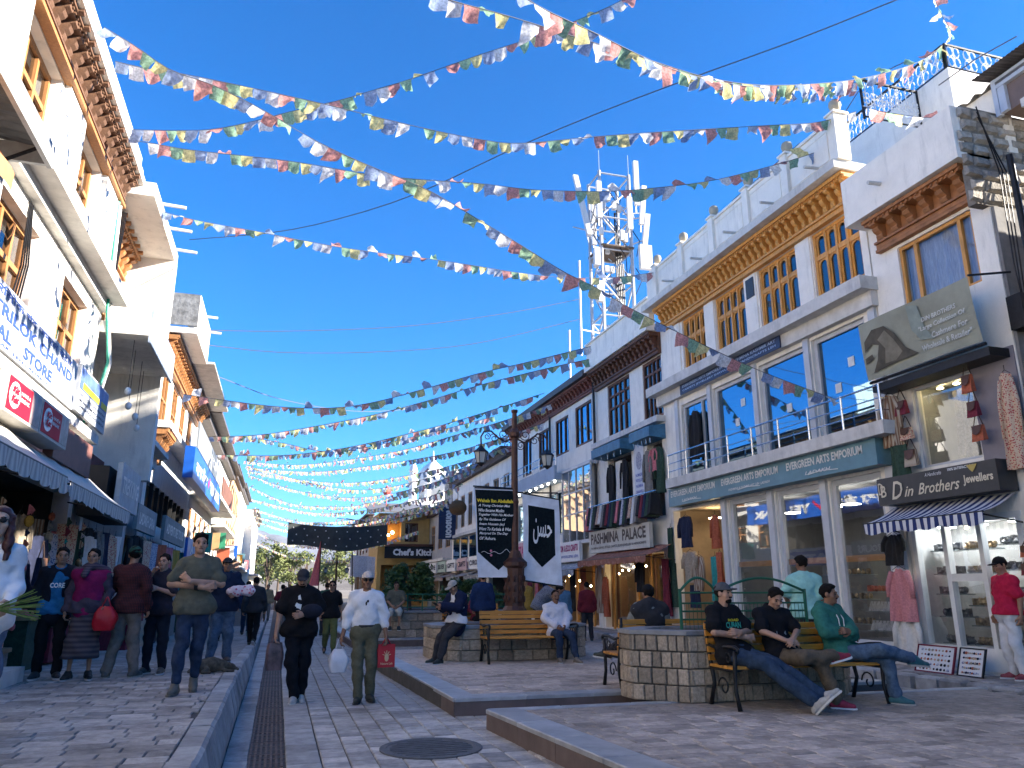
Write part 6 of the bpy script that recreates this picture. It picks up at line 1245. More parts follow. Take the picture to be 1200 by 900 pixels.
hang_string('string from the grey fin wall to the far end of the white parapet', [(190, 248), (220, 256), (260, 264), (300, 271), (350, 281), (400, 290), (450, 297), (500, 303), (560, 312), (610, 320), (660, 325), (720, 325), (776, 318)], XY(190, 248, -3.3), (10.4, 19.4), seed=9)
FAR = [[(288, 545), (340, 560), (400, 573), (450, 572), (510, 558), (570, 540)], [(296, 604), (350, 617), (410, 616), (470, 602), (525, 590)], [(215, 462), (270, 470), (330, 477), (390, 478), (440, 471), (500, 455), (560, 438), (620, 424), (692, 406)], [(245, 512), (300, 510), (350, 503), (430, 488), (500, 470), (560, 452), (640, 432), (690, 421)],
       [(250, 533), (320, 534), (370, 530), (420, 522), (480, 508), (540, 492), (640, 460)], [(262, 512), (300, 514), (335, 520), (380, 529), (430, 524), (500, 508), (580, 488)], [(285, 540), (340, 545), (400, 540), (470, 528), (540, 508), (600, 490), (650, 472)],
       [(288, 548), (360, 553), (420, 548), (500, 536), (560, 522), (640, 495)], [(290, 552), (350, 562), (400, 566), (450, 562), (520, 548), (600, 522)], [(290, 556), (340, 573), (400, 583), (450, 580), (500, 568), (560, 548)],
       [(292, 570), (340, 590), (400, 594), (440, 588), (490, 574), (540, 556)], [(294, 585), (360, 600), (420, 599), (480, 588), (540, 570)], [(296, 596), (350, 611), (420, 609), (480, 597), (530, 584)], [(297, 610), (340, 622), (400, 622), (470, 607), (520, 594)],
       [(298, 622), (330, 636), (400, 642), (440, 638), (490, 622)], [(300, 636), (340, 652), (400, 657), (450, 648)]]
fl_lab = ['thin one between the seventh and eighth', 'thin one between the eleventh and twelfth', 'nearest and highest', 'second', 'third', 'fourth, sagging deepest on the left', 'fifth', 'sixth', 'seventh', 'eighth', 'ninth', 'tenth', 'eleventh', 'twelfth', 'thirteenth', 'lowest and farthest']
for i, p in enumerate(FAR):
    hang_string('distant flag string over the street, %s counted downwards' % fl_lab[i], p, XY(*p[0], -3.2), XY(*p[-1], 9.0 if i < 11 else 8.0), single=False, group='distant strings of flags over the street', fs=1.05, seed=20+i)
def cable(label, pts, A, B, r=.012):
    W_ = smooth_line([on_vertical(x, y, A, B) for x, y in pts], .8); MB().tube([tuple(p) for p in W_], r, 4).single('overhead_cable', CORD, label, 'cable', tuple(W_[0]), 'overhead cables across the street')
cable('long bare cable rising from the grey fin wall to the top of the view', [(222, 281), (330, 271), (420, 250), (500, 222), (600, 175), (700, 133), (800, 95), (930, 48), (1050, 0), (1100, -20)], XY(222, 281, -3.2), (10.5, 9.0))
cable('upper of the two bare cables running to the telecom tower', [(240, 387), (340, 388), (480, 382), (600, 366), (692, 348)], XY(240, 387, -3.0), (13, 27.3), .016)
cable('lower of the two bare cables running to the telecom tower', [(240, 404), (330, 413), (450, 412), (560, 402), (692, 371)], XY(240, 404, -3.0), (13, 27.3), .016)
cable('bare cable sloping down among the distant flags', [(252, 440), (330, 468), (420, 482), (500, 478)], XY(252, 440, -3.0), (9.5, 45.0), .02)
cable('cable along the roof line of the white parapet', [(700, 398), (780, 345), (850, 300), (950, 195), (1008, 105), (1085, 60)], (12.5, 26), (12.9, 10.7), .012)
cable('thin cable beside the roof railing at the upper right', [(1100, 100), (1150, 65), (1200, 38)], (12.0, 11.0), (12.5, 7.0), .012)
t = thing('street_banner', 'dark see-through banner with white dots stretched across the far street', 'banner', (2.7, 42, 3.6))
DK = glass('dark mesh cloth', .02, (.10, .115, .11), .6); DK2 = mat('dark banner cloth', (.035, .042, .042), .8, .3, 3)
def BPn(s, v): return (.30+5.2*s, 42+.15*math.sin(s*9), 4.86-.32*math.sin(math.pi*s)*.6-(1.16-.1*math.sin(s*8))*v)
q = MB(); q.sheet(BPn, 20, 4); q.build('cloth', DK2, t)
q = MB(); q.tube([(-3.2, 42.3, 5.4), BPn(0, 0)], .012, 4); q.tube([BPn(1, 0), (9.5, 42.3, 5.6)], .012, 4); q.tube([BPn(s/10, 0) for s in range(11)], .02, 4); q.build('cord', CORD, t)
for i in range(9):
    for j in range(3):
        c = BPn((i+.5+.3*(j % 2))/9.4, .2+.3*j); MB().ball((c[0], c[1]-.03, c[2]), .035, 6, 4).build('dot', SIGNW, t)

pf = thing('street_flag', 'tall pink and red flag on a pole far down the street', 'flag', (2.0, 42, 0)); MB().tube([(2.0, 41, 0), (2.0, 41, 3.9)], .025, 5).build('pole', IRON, pf); q = MB(); q.sheet(lambda s, v: (2.0-.45*s*v-.05*s, 41+.1*math.sin(s*6), 3.85-2.2*v), 6, 8); q.build('cloth', cloth('pink flag cloth', (.6, .18, .2), .4), pf)
pf = thing('street_flag', 'pale square flag tilted on a pole behind the man in the white shirt', 'flag', (3.4, 36, 0)); MB().tube([(3.3, 36, 0), (3.15, 36, 3.1)], .025, 5).build('pole', IRON, pf); q = MB(); q.sheet(lambda s, v: (3.1+1.1*s, 36+.1*math.sin(s*6), 3.0-.1*s-.95*v), 6, 5); q.build('cloth', cloth('grey white flag cloth', (.55, .55, .58), .4), pf)
q = MB()
for k in range(9): q.tube([(4.6+.5*math.sin(k), 63.5, 6.7+.3*math.sin(k*2)), (7+.3*k, 60, 6.2+.2*math.cos(k*3)), (9.6, 56, 7+.3*math.sin(k))], .03, 4)
tag(q.build('cable_tangle', IRON)); o = bpy.data.objects['cable_tangle']; tag(o, 'tangle of cables over the yellow cafe roof', 'cable')

# ------------------------------------------------------------------ trees and hills
LEAF = mat('dusty green leaf', (.055, .10, .03), .6, .3, 3, rand=0); BARK = mat('grey brown bark', (.10, .07, .05), .9, .3, 8, .4, 30)
LEAFB = {}
def tree(label, x, y, z0, h, rad, n, leaf, lm=None, group=None, squash=1.0, seed=1, name='tree', clump=12):
    rr = random.Random(seed); t = thing(name, label, 'tree' if name != 'bush' else 'bush', (x, y, z0), group)
    q = MB(); q.tube([(x, y, z0), (x+.05*h*rr.uniform(-1, 1), y, z0+h*.3), (x+.06*h*rr.uniform(-1, 1), y, z0+h*.75)], [rad*.10, rad*.07, rad*.02], 7); q.build('trunk', BARK, t)
    lim = MB(); cl = []
    for i in range(clump):
        a = rr.uniform(0, 6.28); zz = rr.uniform(.35, .97); rr_ = rad*math.sqrt(rr.random())*(1.15-abs(zz-.6))
        c = Vector((x+rr_*math.cos(a), y+rr_*math.sin(a), z0+h*zz)); cl.append((c, rad*rr.uniform(.28, .5)))
        lim.tube([(x, y, z0+h*rr.uniform(.2, .5)), tuple(c.lerp(Vector((x, y, c.z)), .5)-Vector((0, 0, .05*h))), tuple(c)], [rad*.035, rad*.02, rad*.008], 5)
    lim.build('limbs', BARK, t); mb = MB()
    for i in range(n):
        c, r = cl[rr.randrange(clump)]; d = Vector((rr.gauss(0, 1), rr.gauss(0, 1), rr.gauss(0, 1)*.8)).normalized()*r*(rr.random()**.4); p = c+d
        u = Vector((rr.gauss(0, 1), rr.gauss(0, 1), rr.gauss(0, .6))).normalized(); v = u.cross(Vector((rr.gauss(0, 1), rr.gauss(0, 1), rr.gauss(0, 1)))).normalized(); l = leaf*rr.uniform(.6, 1.4)
        mb.add([tuple(p-u*l*.5), tuple(p+v*l*.28), tuple(p+u*l*.5), tuple(p-v*l*.28)], [(0, 1, 2, 3)])
    tag(mb.build('crown', lm or LEAF, t), kind='stuff'); return t
tree('dark leafy tree in the far planter behind the man in the white shirt', 4.0, 24.5, .8, 1.35, .66, 4200, .12, seed=3, squash=.8, clump=20)
tree('smaller leafy tree right of the dark leafy tree, before the far shops', 5.9, 25.2, .7, 1.1, .5, 1800, .11, seed=4, clump=14)
for i, (x, lab) in enumerate(((3.1, 'left'), (4.9, 'middle'), (6.0, 'right'))): tree('low bush at the %s of the far planter' % lab, x, 22.9, .8, .7, .5, 1100, .09, seed=8+i, name='bush', group='bushes of the far planter')
LEAF2 = mat('sunlit willow leaf', (.14, .16, .05), .7, .3, 2)
for i, (x, y, h) in enumerate(((-2, 150, 9), (2.5, 160, 8), (6, 175, 9), (-5, 180, 11), (9, 150, 8), (0, 200, 10), (13, 190, 11), (17, 170, 9))):
    tree(('willow at the far end of the street, %s' % ('left of the black shirt man', 'straight above the drain', 'right of the black shirt man', 'leftmost', 'behind the far lamp', 'farthest', 'second from the right', 'rightmost')[i]), x, y, 0, h, 3.2, 1500, .55, LEAF2, 'willows at the far end of the street', seed=30+i)
HILL = mat('haze tinted bare mountain slope', (.135, .145, .165), .95, .45, .012, .0, 1)  # the blue of distant haze is mixed into the rock colour
def hill(name, y0, x0, x1, hh, dep, nx, seed, mt):
    from mathutils import noise as ns
    q = MB()
    def P(s, t):
        x = x0+(x1-x0)*s; y = y0+dep*t; prof = math.sin(min(1, t*1.25)*math.pi/2)
        f = .72+.5*ns.fractal((x*.0022+seed, y*.0022, seed), .9, 2.1, 6)
        return (x, y, -2+hh*prof*max(.1, f)+hh*.10*ns.fractal((x*.012, y*.012, seed), .8, 2, 5)*prof)
    q.sheet(P, nx, 40); return tag(q.build(name, mt, None, True), kind='structure')
hill('hill', 900, -900, 1500, 62, 500, 90, 2.3, mat('dusty foothill', (.15, .13, .11), .95, .4, .03))
hill('mountain', 1700, -2500, 3500, 165, 1100, 130, 5.1, HILL)
hz = MB(); hz.box((-2600, -60, -1.3), (3600, 2950, 240)); HZ = hz.build('haze', None) if False else None
hm = bpy.data.meshes.new('haze'); hm.from_pydata(hz.v, [], hz.f); ho = link(bpy.data.objects.new('haze', hm)); tag(ho, kind='stuff')
hmt = bpy.data.materials.new('thin mountain haze'); hmt.use_nodes = True; hmt.node_tree.nodes.clear()
vo = hmt.node_tree.nodes.new('ShaderNodeVolumePrincipled'); vo.inputs['Color'].default_value = (.86, .92, 1, 1); vo.inputs['Density'].default_value = .00005; vo.inputs['Anisotropy'].default_value = .2
oo = hmt.node_tree.nodes.new('ShaderNodeOutputMaterial'); hmt.node_tree.links.new(vo.outputs[0], oo.inputs['Volume']); hm.materials.append(hmt)
# ------------------------------------------------------------------ people: one skin surface each, clothes and hair over it
class SDF:
    """smooth union of tapered limbs and ellipsoids, meshed as one closed surface"""
    def __init__(s, lo, hi, h):
        s.lo = np.array(lo, float); s.h = h; s.n = np.maximum(((np.array(hi)-s.lo)/h).astype(int)+2, 4); s.D = np.full(s.n, 1.0, np.float32); s.cuts = []
    def _sl(s, a, b):
        i0 = np.clip(((np.array(a)-s.lo)/s.h).astype(int), 0, s.n-1); i1 = np.clip(((np.array(b)-s.lo)/s.h).astype(int)+2, 1, s.n)
        sl = tuple(slice(x, y) for x, y in zip(i0, i1))
        g = [s.lo[k]+s.h*np.arange(i0[k], i1[k]) for k in range(3)]
        return sl, np.meshgrid(*g, indexing='ij')
    def _mix(s, sl, d, k):
        D = s.D[sl]; hh = np.clip(.5+.5*(D-d)/k, 0, 1); s.D[sl] = D*(1-hh)+d*hh-k*hh*(1-hh)
    def limb(s, a, b, ra, rb, k=.03, flat=1.0):
        a, b = np.array(a, float), np.array(b, float); r = max(ra, rb)+k+.03
        sl, (X, Y, Z) = s._sl(np.minimum(a, b)-r, np.maximum(a, b)+r)
        if X.size == 0: return s
        ba = b-a; L = max(ba@ba, 1e-9); x, y, z = X-a[0], Y-a[1], Z-a[2]
        h = np.clip((x*ba[0]+y*ba[1]+z*ba[2])/L, 0, 1); x, y, z = x-h*ba[0], (y-h*ba[1])/flat, z-h*ba[2]
        s._mix(sl, (np.sqrt(x*x+y*y+z*z)-(ra+(rb-ra)*h))*(flat if flat < 1 else 1), k); return s
    def blob(s, c, r, k=.02, ax=None, sub=False):
        c = np.array(c, float); r = np.array(r, float); m = r.max()+k+.03
        sl, (X, Y, Z) = s._sl(c-m, c+m)
        if X.size == 0: return s
        p = [X-c[0], Y-c[1], Z-c[2]]
        if ax is not None: p = [p[0]*a[0]+p[1]*a[1]+p[2]*a[2] for a in ax]
        q = np.sqrt(sum((p[i]/r[i])**2 for i in range(3))); d = (q-1)*r.min()
        if sub: s.D[sl] = np.maximum(s.D[sl], -d)
        else: s._mix(sl, d, k)
        return s
    def cut(s, p, n):
        g = [s.lo[k]+s.h*np.arange(s.n[k]) for k in range(3)]; X, Y, Z = np.meshgrid(*g, indexing='ij')
        s.D = np.maximum(s.D, (X-p[0])*n[0]+(Y-p[1])*n[1]+(Z-p[2])*n[2]); return s
    def wrinkle(s, amp, f=22, ph=0):
        g = [s.lo[k]+s.h*np.arange(s.n[k]) for k in range(3)]; X, Y, Z = np.meshgrid(*g, indexing='ij')
        w_ = np.sin(f*X+2*np.sin(f*.6*Z+ph)+ph)*np.sin(f*.8*Y+ph*2)+.9*np.sin(f*1.1*Z+2.4*np.sin(f*.45*X+ph)+1.5*np.sin(f*.5*Y))+.5*np.sin(f*2.1*(Z+.6*X)+ph)*np.sin(f*1.3*Y)
        s.D = s.D+amp*w_*.5; return s
    def mesh(s, mb):
        D = s.D.copy(); D[0] = D[-1] = 1; D[:, 0] = D[:, -1] = 1; D[:, :, 0] = D[:, :, -1] = 1; S_ = D < 0
        nx, ny, nz = D.shape; cs = (nx-1, ny-1, nz-1); acc = np.zeros(cs+(3,), np.float32); cnt = np.zeros(cs, np.float32)
        def sub(A, o): return A[o[0]:o[0]+cs[0], o[1]:o[1]+cs[1], o[2]:o[2]+cs[2]]
        for ax in range(3):
            for u in (0, 1):
                for v in (0, 1):
                    o = [0, 0, 0]; oo = [i for i in range(3) if i != ax]; o[oo[0]] = u; o[oo[1]] = v; o2 = list(o); o2[ax] = 1
                    a, b = sub(D, o), sub(D, o2); m = (a < 0) != (b < 0)
                    t = np.where(m, a/np.where(m, a-b, 1), 0)
                    for k in range(3): acc[..., k] += np.where(m, (t if k == ax else o[k]), 0)
                    cnt += m
        act = cnt > 0; idx = np.full(cs, -1, int); idx[act] = np.arange(act.sum()); ijk = np.argwhere(act)
        V = s.lo+(ijk+acc[act]/cnt[act][:, None])*s.h; F = []
        for ax in range(3):
            o = [i for i in range(3) if i != ax]; sl0 = [slice(1, -1)]*3; sl1 = [slice(1, -1)]*3; sl0[ax] = slice(0, -1); sl1[ax] = slice(1, None)
            A, B = S_[tuple(sl0)], S_[tuple(sl1)]
            for m, flip in ((A & ~B, False), (~A & B, True)):
                e = np.argwhere(m)
                if len(e) == 0: continue
                e = e.copy(); e[:, o[0]] += 1; e[:, o[1]] += 1
                q = []
                for du, dv in ((-1, -1), (0, -1), (0, 0), (-1, 0)):
                    c = e.copy(); c[:, o[0]] += du; c[:, o[1]] += dv; q.append(idx[c[:, 0], c[:, 1], c[:, 2]])
                Q = np.stack(q, 1)
                if flip != (ax == 1): Q = Q[:, ::-1]
                F.append(Q)
        F = np.concatenate(F) if F else np.zeros((0, 4), int)
        mb.add([tuple(p) for p in V], [tuple(int(i) for i in f) for f in F]); return mb
SKINC = {}
def skin(t): return mat('skin tone %d' % t, ((.42, .235, .155), (.32, .17, .105), (.22, .11, .065), (.48, .30, .21))[t], .55, .12, 20, spec=.4)
def fab(col, name, var=.22): return mat(name, col, .92, var, 18, .25, 120, spec=.15)
HAIRM = mat('black hair', (.010, .008, .007), .85, .3, 60, .5, 140, spec=.12); LIP = mat('lip', (.20, .075, .06), .6); EYEM = mat('dark eye', (.015, .012, .01), .3)
def mir(v): return (-v[0], v[1], v[2])
def pose(base, **kw):
    P = dict(base)
    for k, v in kw.items(): P[k] = v
    return P
STAND = dict(pel=(0, 0, .95), ab=(0, 0, 1.10), ch=(0, .012, 1.29), nk=(0, .02, 1.475), hd=(0, -.008, 1.622), shL=(.175, .02, 1.415), shR=(-.175, .02, 1.415), elL=(.235, .045, 1.15), elR=(-.235, .045, 1.15), wrL=(.25, -.03, .91), wrR=(-.25, -.03, .91),
    hpL=(.088, 0, .93), hpR=(-.088, 0, .93), knL=(.105, -.02, .50), knR=(-.105, -.02, .50), anL=(.12, .03, .085), anR=(-.12, .03, .085), ftL=(.25, -1, 0), ftR=(-.25, -1, 0), look=(0, -1, 0))
WALK = pose(STAND, knL=(.09, -.13, .51), anL=(.09, -.20, .10), knR=(-.09, .0, .50), anR=(-.09, .26, .16), ftR=(-.1, -1, -.75), ftL=(.1, -1, .15), wrL=(.26, .06, .90), elL=(.235, .09, 1.15), elR=(-.24, .02, 1.15), wrR=(-.26, -.12, .92))
SIT = dict(pel=(0, .06, .545), ab=(0, .10, .70), ch=(0, .15, .90), nk=(0, .17, 1.085), hd=(0, .125, 1.225), shL=(.175, .165, 1.03), shR=(-.175, .165, 1.03), elL=(.25, .08, .80), elR=(-.25, .08, .80), wrL=(.10, -.14, .66), wrR=(-.10, -.14, .66),
    hpL=(.09, .0, .535), hpR=(-.09, .0, .535), knL=(.13, -.42, .515), knR=(-.13, -.42, .515), anL=(.12, -.42, .085), anR=(-.12, -.42, .085), ftL=(.2, -1, 0), ftR=(-.2, -1, 0), look=(0, -1, -.1))
def V3(v): return np.array(v, float)
def hand(mb, wr, d, n, s, sc, curl):
    wr, d, n, s = V3(wr), V3(d), V3(n), V3(s); d = d/np.linalg.norm(d); n = n-d*(n@d); n /= max(np.linalg.norm(n), 1e-6); s = s-d*(s@d)-n*(s@n); s = s/max(np.linalg.norm(s), 1e-6)
    g = SDF(wr-.2*sc, wr+.2*sc, .0062*sc)
    g.limb(wr-d*.02*sc, wr+d*.02*sc, .028*sc, .028*sc, .015)
    for o in (-.026, -.009, .009, .026): g.limb(wr+d*.01*sc+s*o*.7*sc, wr+d*.085*sc+s*o*sc, .016*sc, .0125*sc, .012*sc)
    for i, (o, l) in enumerate(((.031, .072), (.0105, .082), (-.0105, .076), (-.031, .058))):
        b = wr+d*.088*sc+s*o*sc; c = curl*(1+.12*i); d1 = d*math.cos(c*.6)+n*math.sin(c*.6); d2 = d*math.cos(c*1.5)+n*math.sin(c*1.5)
        m = b+d1*l*.52*sc+s*(o*.12)*sc; e = m+d2*l*.48*sc; g.limb(b, m, .0100*sc, .0092*sc, .006*sc); g.limb(m, e, .0092*sc, .0075*sc, .005*sc)
    tb = wr+d*.030*sc+s*.034*sc; t1 = tb+(d*.62+s*.60+n*.3)*.042*sc; g.limb(wr+d*.01*sc+s*.018*sc, tb, .016*sc, .014*sc, .012*sc); g.limb(tb, t1, .0125*sc, .0108*sc, .008*sc); g.limb(t1, t1+(d*.85+n*.45)*.032*sc, .0105*sc, .008*sc, .006*sc)
    g.mesh(mb)
def person(label, loc, rz, H, P, sk, top, bottom, hair='short', shoe=(.03, .03, .035), group='people in the market street', fine=True, curl=.9, hands=None, hem=None, headgear=None, extra=None, glasses=False, beard=None, vest=None, female=False, shoemat=None, sole=(.5, .5, .5), slim=1.0):
    t = local('person', label, 'person', loc, rz, group); sc = H/1.75
    J = {k: V3(v)*(sc if k not in ('look', 'ftL', 'ftR') else 1) for k, v in P.items()}
    h = (.0145 if fine else .026); pts = np.array([v for k, v in J.items() if k not in ('look', 'ftL', 'ftR')]); lo, hi = pts.min(0)-.22, pts.max(0)+.25; lo[2] = max(lo[2], -.03)
    W = sc*slim
    def torso(g, e, kk=.05):
        g.limb(J['pel'], J['ab'], (.135+e)*W, (.128+e)*W, kk, .76); g.limb(J['ab'], J['ch'], (.128+e)*W, (.152+e)*W, kk, .70); g.limb(J['ch'], J['nk']-V3((0, 0, .06))*sc, (.15+e)*W, (.085+e)*W, kk, .70)
        for k in 'LR':
            q_ = J['sh'+k]-V3((0, 0, .022))*sc+(J['ch']-J['sh'+k])*V3((.07, 0, 0)); g.limb(J['ch']*.45+q_*.55, q_, (.068+e)*W, (.050+e*.8)*W, kk); g.limb(J['nk']-V3((0, 0, .035))*sc, q_, (.046+e*.6)*W, (.044+e*.7)*W, kk)
    def arm(g, k, e, full=1.0, fl=0.0):
        s_, el, wr = J['sh'+k]-V3((0, 0, .022))*sc+(J['ch']-J['sh'+k])*V3((.07, 0, 0)), J['el'+k], J['wr'+k]
        g.limb(s_, el if full >= .5 else s_+(el-s_)*full*2, (.052+e)*W, (.043+e+fl)*W if full >= .5 else (.05+e+fl)*W, .03)
        if full > .5: g.limb(el, el+(wr-el)*(full-.5)*2, (.042+e)*W, (.033+e+fl)*W, .025)
    def leg(g, k, e, full=1.0, wide=0.0):
        hp, kn, an = J['hp'+k], J['kn'+k], J['an'+k]
        g.limb(hp, kn, (.083+e)*W, (.057+e+wide*.5)*W, .04); 
        if full > .5: g.limb(kn, kn+(an-kn)*(full-.5)*2, (.057+e+wide*.5)*W, (.038+e+wide)*W, .03)
    # body: one surface
    mb = MB(); g = SDF(lo, hi, h); torso(g, -.012)
    for k in 'LR':
        arm(g, k, -.003); leg(g, k, -.013); f = V3(J['ft'+k]); f /= np.linalg.norm(f); g.limb(J['an'+k], J['an'+k]+f*.11*sc-V3((0, 0, .05))*sc, .035*sc, .03*sc, .03)
    g.limb(J['nk']-V3((0, 0, .06))*sc, J['hd']-V3((0, 0, .04))*sc, .058*sc, .052*sc, .03); g.mesh(mb)
    lk = J['look']/np.linalg.norm(J['look']); rt = np.cross(lk, (0, 0, 1)); rt /= np.linalg.norm(rt); up = np.cross(rt, lk); hc = J['hd']; HP = lambda x, y, z: hc+(rt*x+lk*y+up*z)*sc; AX = (rt, lk, up)
    g = SDF(hc-.19*sc, hc+.19*sc, (.0068 if fine else .013)*sc)
    g.blob(HP(0, -.012, .03), V3((.073, .093, .084))*sc, .02, AX).blob(HP(0, .02, -.03), V3((.060, .068, .082))*sc, .02, AX).blob(HP(0, .052, -.088), V3((.032, .032, .026))*sc, .025*sc, AX)
    g.limb(HP(0, .085, .012), HP(0, .102, -.026), .010*sc, .0155*sc, .012*sc); g.blob(HP(0, .078, .024), V3((.048, .018, .011))*sc, .012*sc, AX)
    for x in (-1, 1): g.blob(HP(x*.074, -.006, -.006), V3((.011, .022, .032))*sc, .008*sc, AX); g.blob(HP(x*.044, .052, -.028), V3((.020, .022, .020))*sc, .02*sc, AX); g.blob(HP(x*.031, .092, .004), V3((.015, .012, .009))*sc, .01*sc, AX, sub=True)
    g.limb(HP(0, -.02, -.13), HP(0, -.01, -.06), .052*sc, .05*sc, .02); g.mesh(mb)
    for k in 'LR':
        hd_ = hands.get(k) if hands else None; d = V3(hd_[0]) if hd_ else J['wr'+k]-J['el'+k]; n = V3(hd_[1]) if hd_ else V3((-1 if k == 'L' else 1, 0, -.1)); d = d/np.linalg.norm(d)
        s_ = np.cross(d, n)*(1 if k == 'L' else -1); 
        if not hd_ and s_[1] > 0: s_ = -s_
        hand(mb, J['wr'+k]+d*.012*sc, d, n, s_, sc, curl)
    body = mb.build('body', skin(sk), t, True)
    q = MB()
    for x in (-1, 1):
        c = HP(x*.031, .0815, .004); q.ball(tuple(c), .0098*sc, 8, 5)
    if not glasses: q.build('eyes', EYEM, t, True)
    else:
        q = MB()
        for x in (-1, 1): q.ball(tuple(HP(x*.033, .088, .006)), (.026*sc, .014*sc, .02*sc), 10, 6)
        q.tube([tuple(HP(-.075, .0, .012)), tuple(HP(-.055, .082, .014)), tuple(HP(.055, .082, .014)), tuple(HP(.075, .0, .012))], .004, 4); q.build('sunglasses', BLK, t)
    q = MB(); q.tube([tuple(HP(-.022, .083, -.058)), tuple(HP(0, .0905, -.056)), tuple(HP(.022, .083, -.058))], .0058*sc, 5); q.build('mouth', LIP, t)
    q = MB()
    for x in (-1, 1): q.tube([tuple(HP(x*.016, .0935, .026)), tuple(HP(x*.034, .0905, .031)), tuple(HP(x*.05, .080, .025))], .0045*sc, 4)
    q.build('eyebrows', HAIRM, t)
    if beard:
        g = SDF(hc-.19*sc, hc+.19*sc, .008*sc); g.limb(HP(-.028, .088, -.046), HP(.028, .088, -.046), .0085*sc, .0085*sc, .005)
        if beard == 'full': g.blob(HP(0, .05, -.085), V3((.045, .042, .034))*sc, .01, AX)
        g.mesh(q2 := MB()); q2.build('beard', HAIRM, t, True)
    # hair
    if hair != 'none':
        g = SDF(hc-.30*sc, hc+.22*sc, (.0078 if fine else .014)*sc); g.blob(HP(0, -.016, .036), V3((.082, .101, .091))*sc, .02, AX)
        if hair == 'full': g.blob(HP(0, .02, .075), V3((.078, .080, .058))*sc, .02, AX)
        cn = lk*.84+up*-.54; g.cut(HP(0, .052 if hair != 'thin' else .02, .050), cn); g.cut(HP(0, 0, -.055), -up*.8+lk*.4)
        if hair == 'long':
            g.blob(HP(0, -.05, -.08), V3((.085, .06, .13))*sc, .03, AX)
            for x in (-1, 1): g.limb(HP(x*.075, .0, .03), HP(x*.085, .045, -.17), .028*sc, .032*sc, .03); g.limb(HP(x*.085, .045, -.17), HP(x*.085, .07, -.30), .032*sc, .016*sc, .03)
        g.wrinkle(.007, 62, 1); g.mesh(q3 := MB()); q3.build('hair', HAIRM if hair != 'long' else mat('dark red brown hair', (.045, .012, .012), .5, .3, 60), t, True)
    if headgear:
        kind, hm_ = headgear; g = SDF(hc-.25*sc, hc+.25*sc, (.0085 if fine else .015)*sc); g.blob(HP(0, -.012, .040), V3((.086, .106, .092))*sc, .01, AX); g.cut(HP(0, 0, .034), -up)
        if kind == 'cap': g.blob(HP(0, .115, .043), V3((.072, .070, .012))*sc, .012, AX)
        g.mesh(q4 := MB()); q4.build('cap', hm_, t, True)
    # clothes
    name, tm, sl_, loose = top[:4]; g = SDF(lo, hi, h); torso(g, loose); ph = rnd.random()*6
    hz_ = (hem if hem is not None else .07)
    dn = J['pel']-J['ab']; dn = dn/np.linalg.norm(dn); bw0 = bottom[3]
    if hz_ >= 0: g.limb(J['hpL'], J['hpR'], (.128+max(bw0, .02)*1.1)*W, (.128+max(bw0, .02)*1.1)*W, .04); g.limb(J['pel'], J['pel']+dn*hz_*sc, (.14+loose)*W, (.142+loose)*W, .04, .86)
    for k in 'LR': arm(g, k, loose*.75+.004, sl_, .008 if sl_ < .6 else .004)
    g.wrinkle(.015 if fine else .008, 21, ph).wrinkle(.005 if fine else 0, 47, ph+3); g.cut(J['pel']+dn*(hz_+.045)*sc, dn); g.blob(J['nk']+V3((0, -.03, .045))*sc, V3((.062, .066, .075))*sc, .01, None, sub=True); g.mesh(q5 := MB()); sh_o = q5.build(name, tm, t, True)
    if vest:
        g = SDF(lo, hi, h); torso(g, loose+.022); dn2 = .05; g.limb(J['pel'], J['pel']+dn*(vest[2] if len(vest) > 2 else .03)*sc, (.135+loose+.014)*W, (.137+loose+.012)*W, .04, .80)
        if len(vest) > 3:
            for k in 'LR': arm(g, k, loose+.012, vest[3], .006)
            # open front
            c0 = (J['ch']+J['ab'])/2; g.blob(c0+V3((0, -.17, -.02))*sc, V3((.075, .13, .33))*sc, .01, None, sub=True)
        g.wrinkle(.010, 19, ph+2); g.blob(J['nk']+V3((0, -.05, .03))*sc, V3((.075, .085, .09))*sc, .01, None, sub=True); g.mesh(q6 := MB()); q6.build(vest[0], vest[1], t, True)
    bn, bm_, bl_, bw = bottom[:4]; g = SDF(lo, hi, h)
    if bn == 'skirt':
        g.limb(J['ab'], J['pel'], .13*W, .15*W, .04, .8); g.limb(J['pel'], (J['knL']+J['knR'])/2*V3((1, 1, 1))-V3((0, 0, bl_))*sc, .16*W, .235*W, .05, .72)
        g.wrinkle(.012, 26, ph); z0_ = (J['knL'][2]+J['knR'][2])/2-bl_*sc; g.cut((0, 0, z0_-.05), (0, 0, -1))
    else:
        g.limb(J['hpL'], J['hpR'], (.105+bw)*W, (.105+bw)*W, .04); g.limb(J['pel'], (J['hpL']+J['hpR'])/2, (.13+bw*.6)*W, (.12+bw)*W, .05, .82)
        for k in 'LR': leg(g, k, .008+bw*.30, bl_*.975, bw*.45)
        g.wrinkle(.016 if fine else .009, 20, ph+1).wrinkle(.005 if fine else 0, 43, ph); g.cut(J['pel']-dn*.085*sc, -dn)
    g.mesh(q7 := MB()); q7.build(bn, bm_, t, True)
    smt = shoemat or mat('shoe leather %d%d%d' % tuple(int(c*100) for c in shoe), shoe, .6, .2, 20)
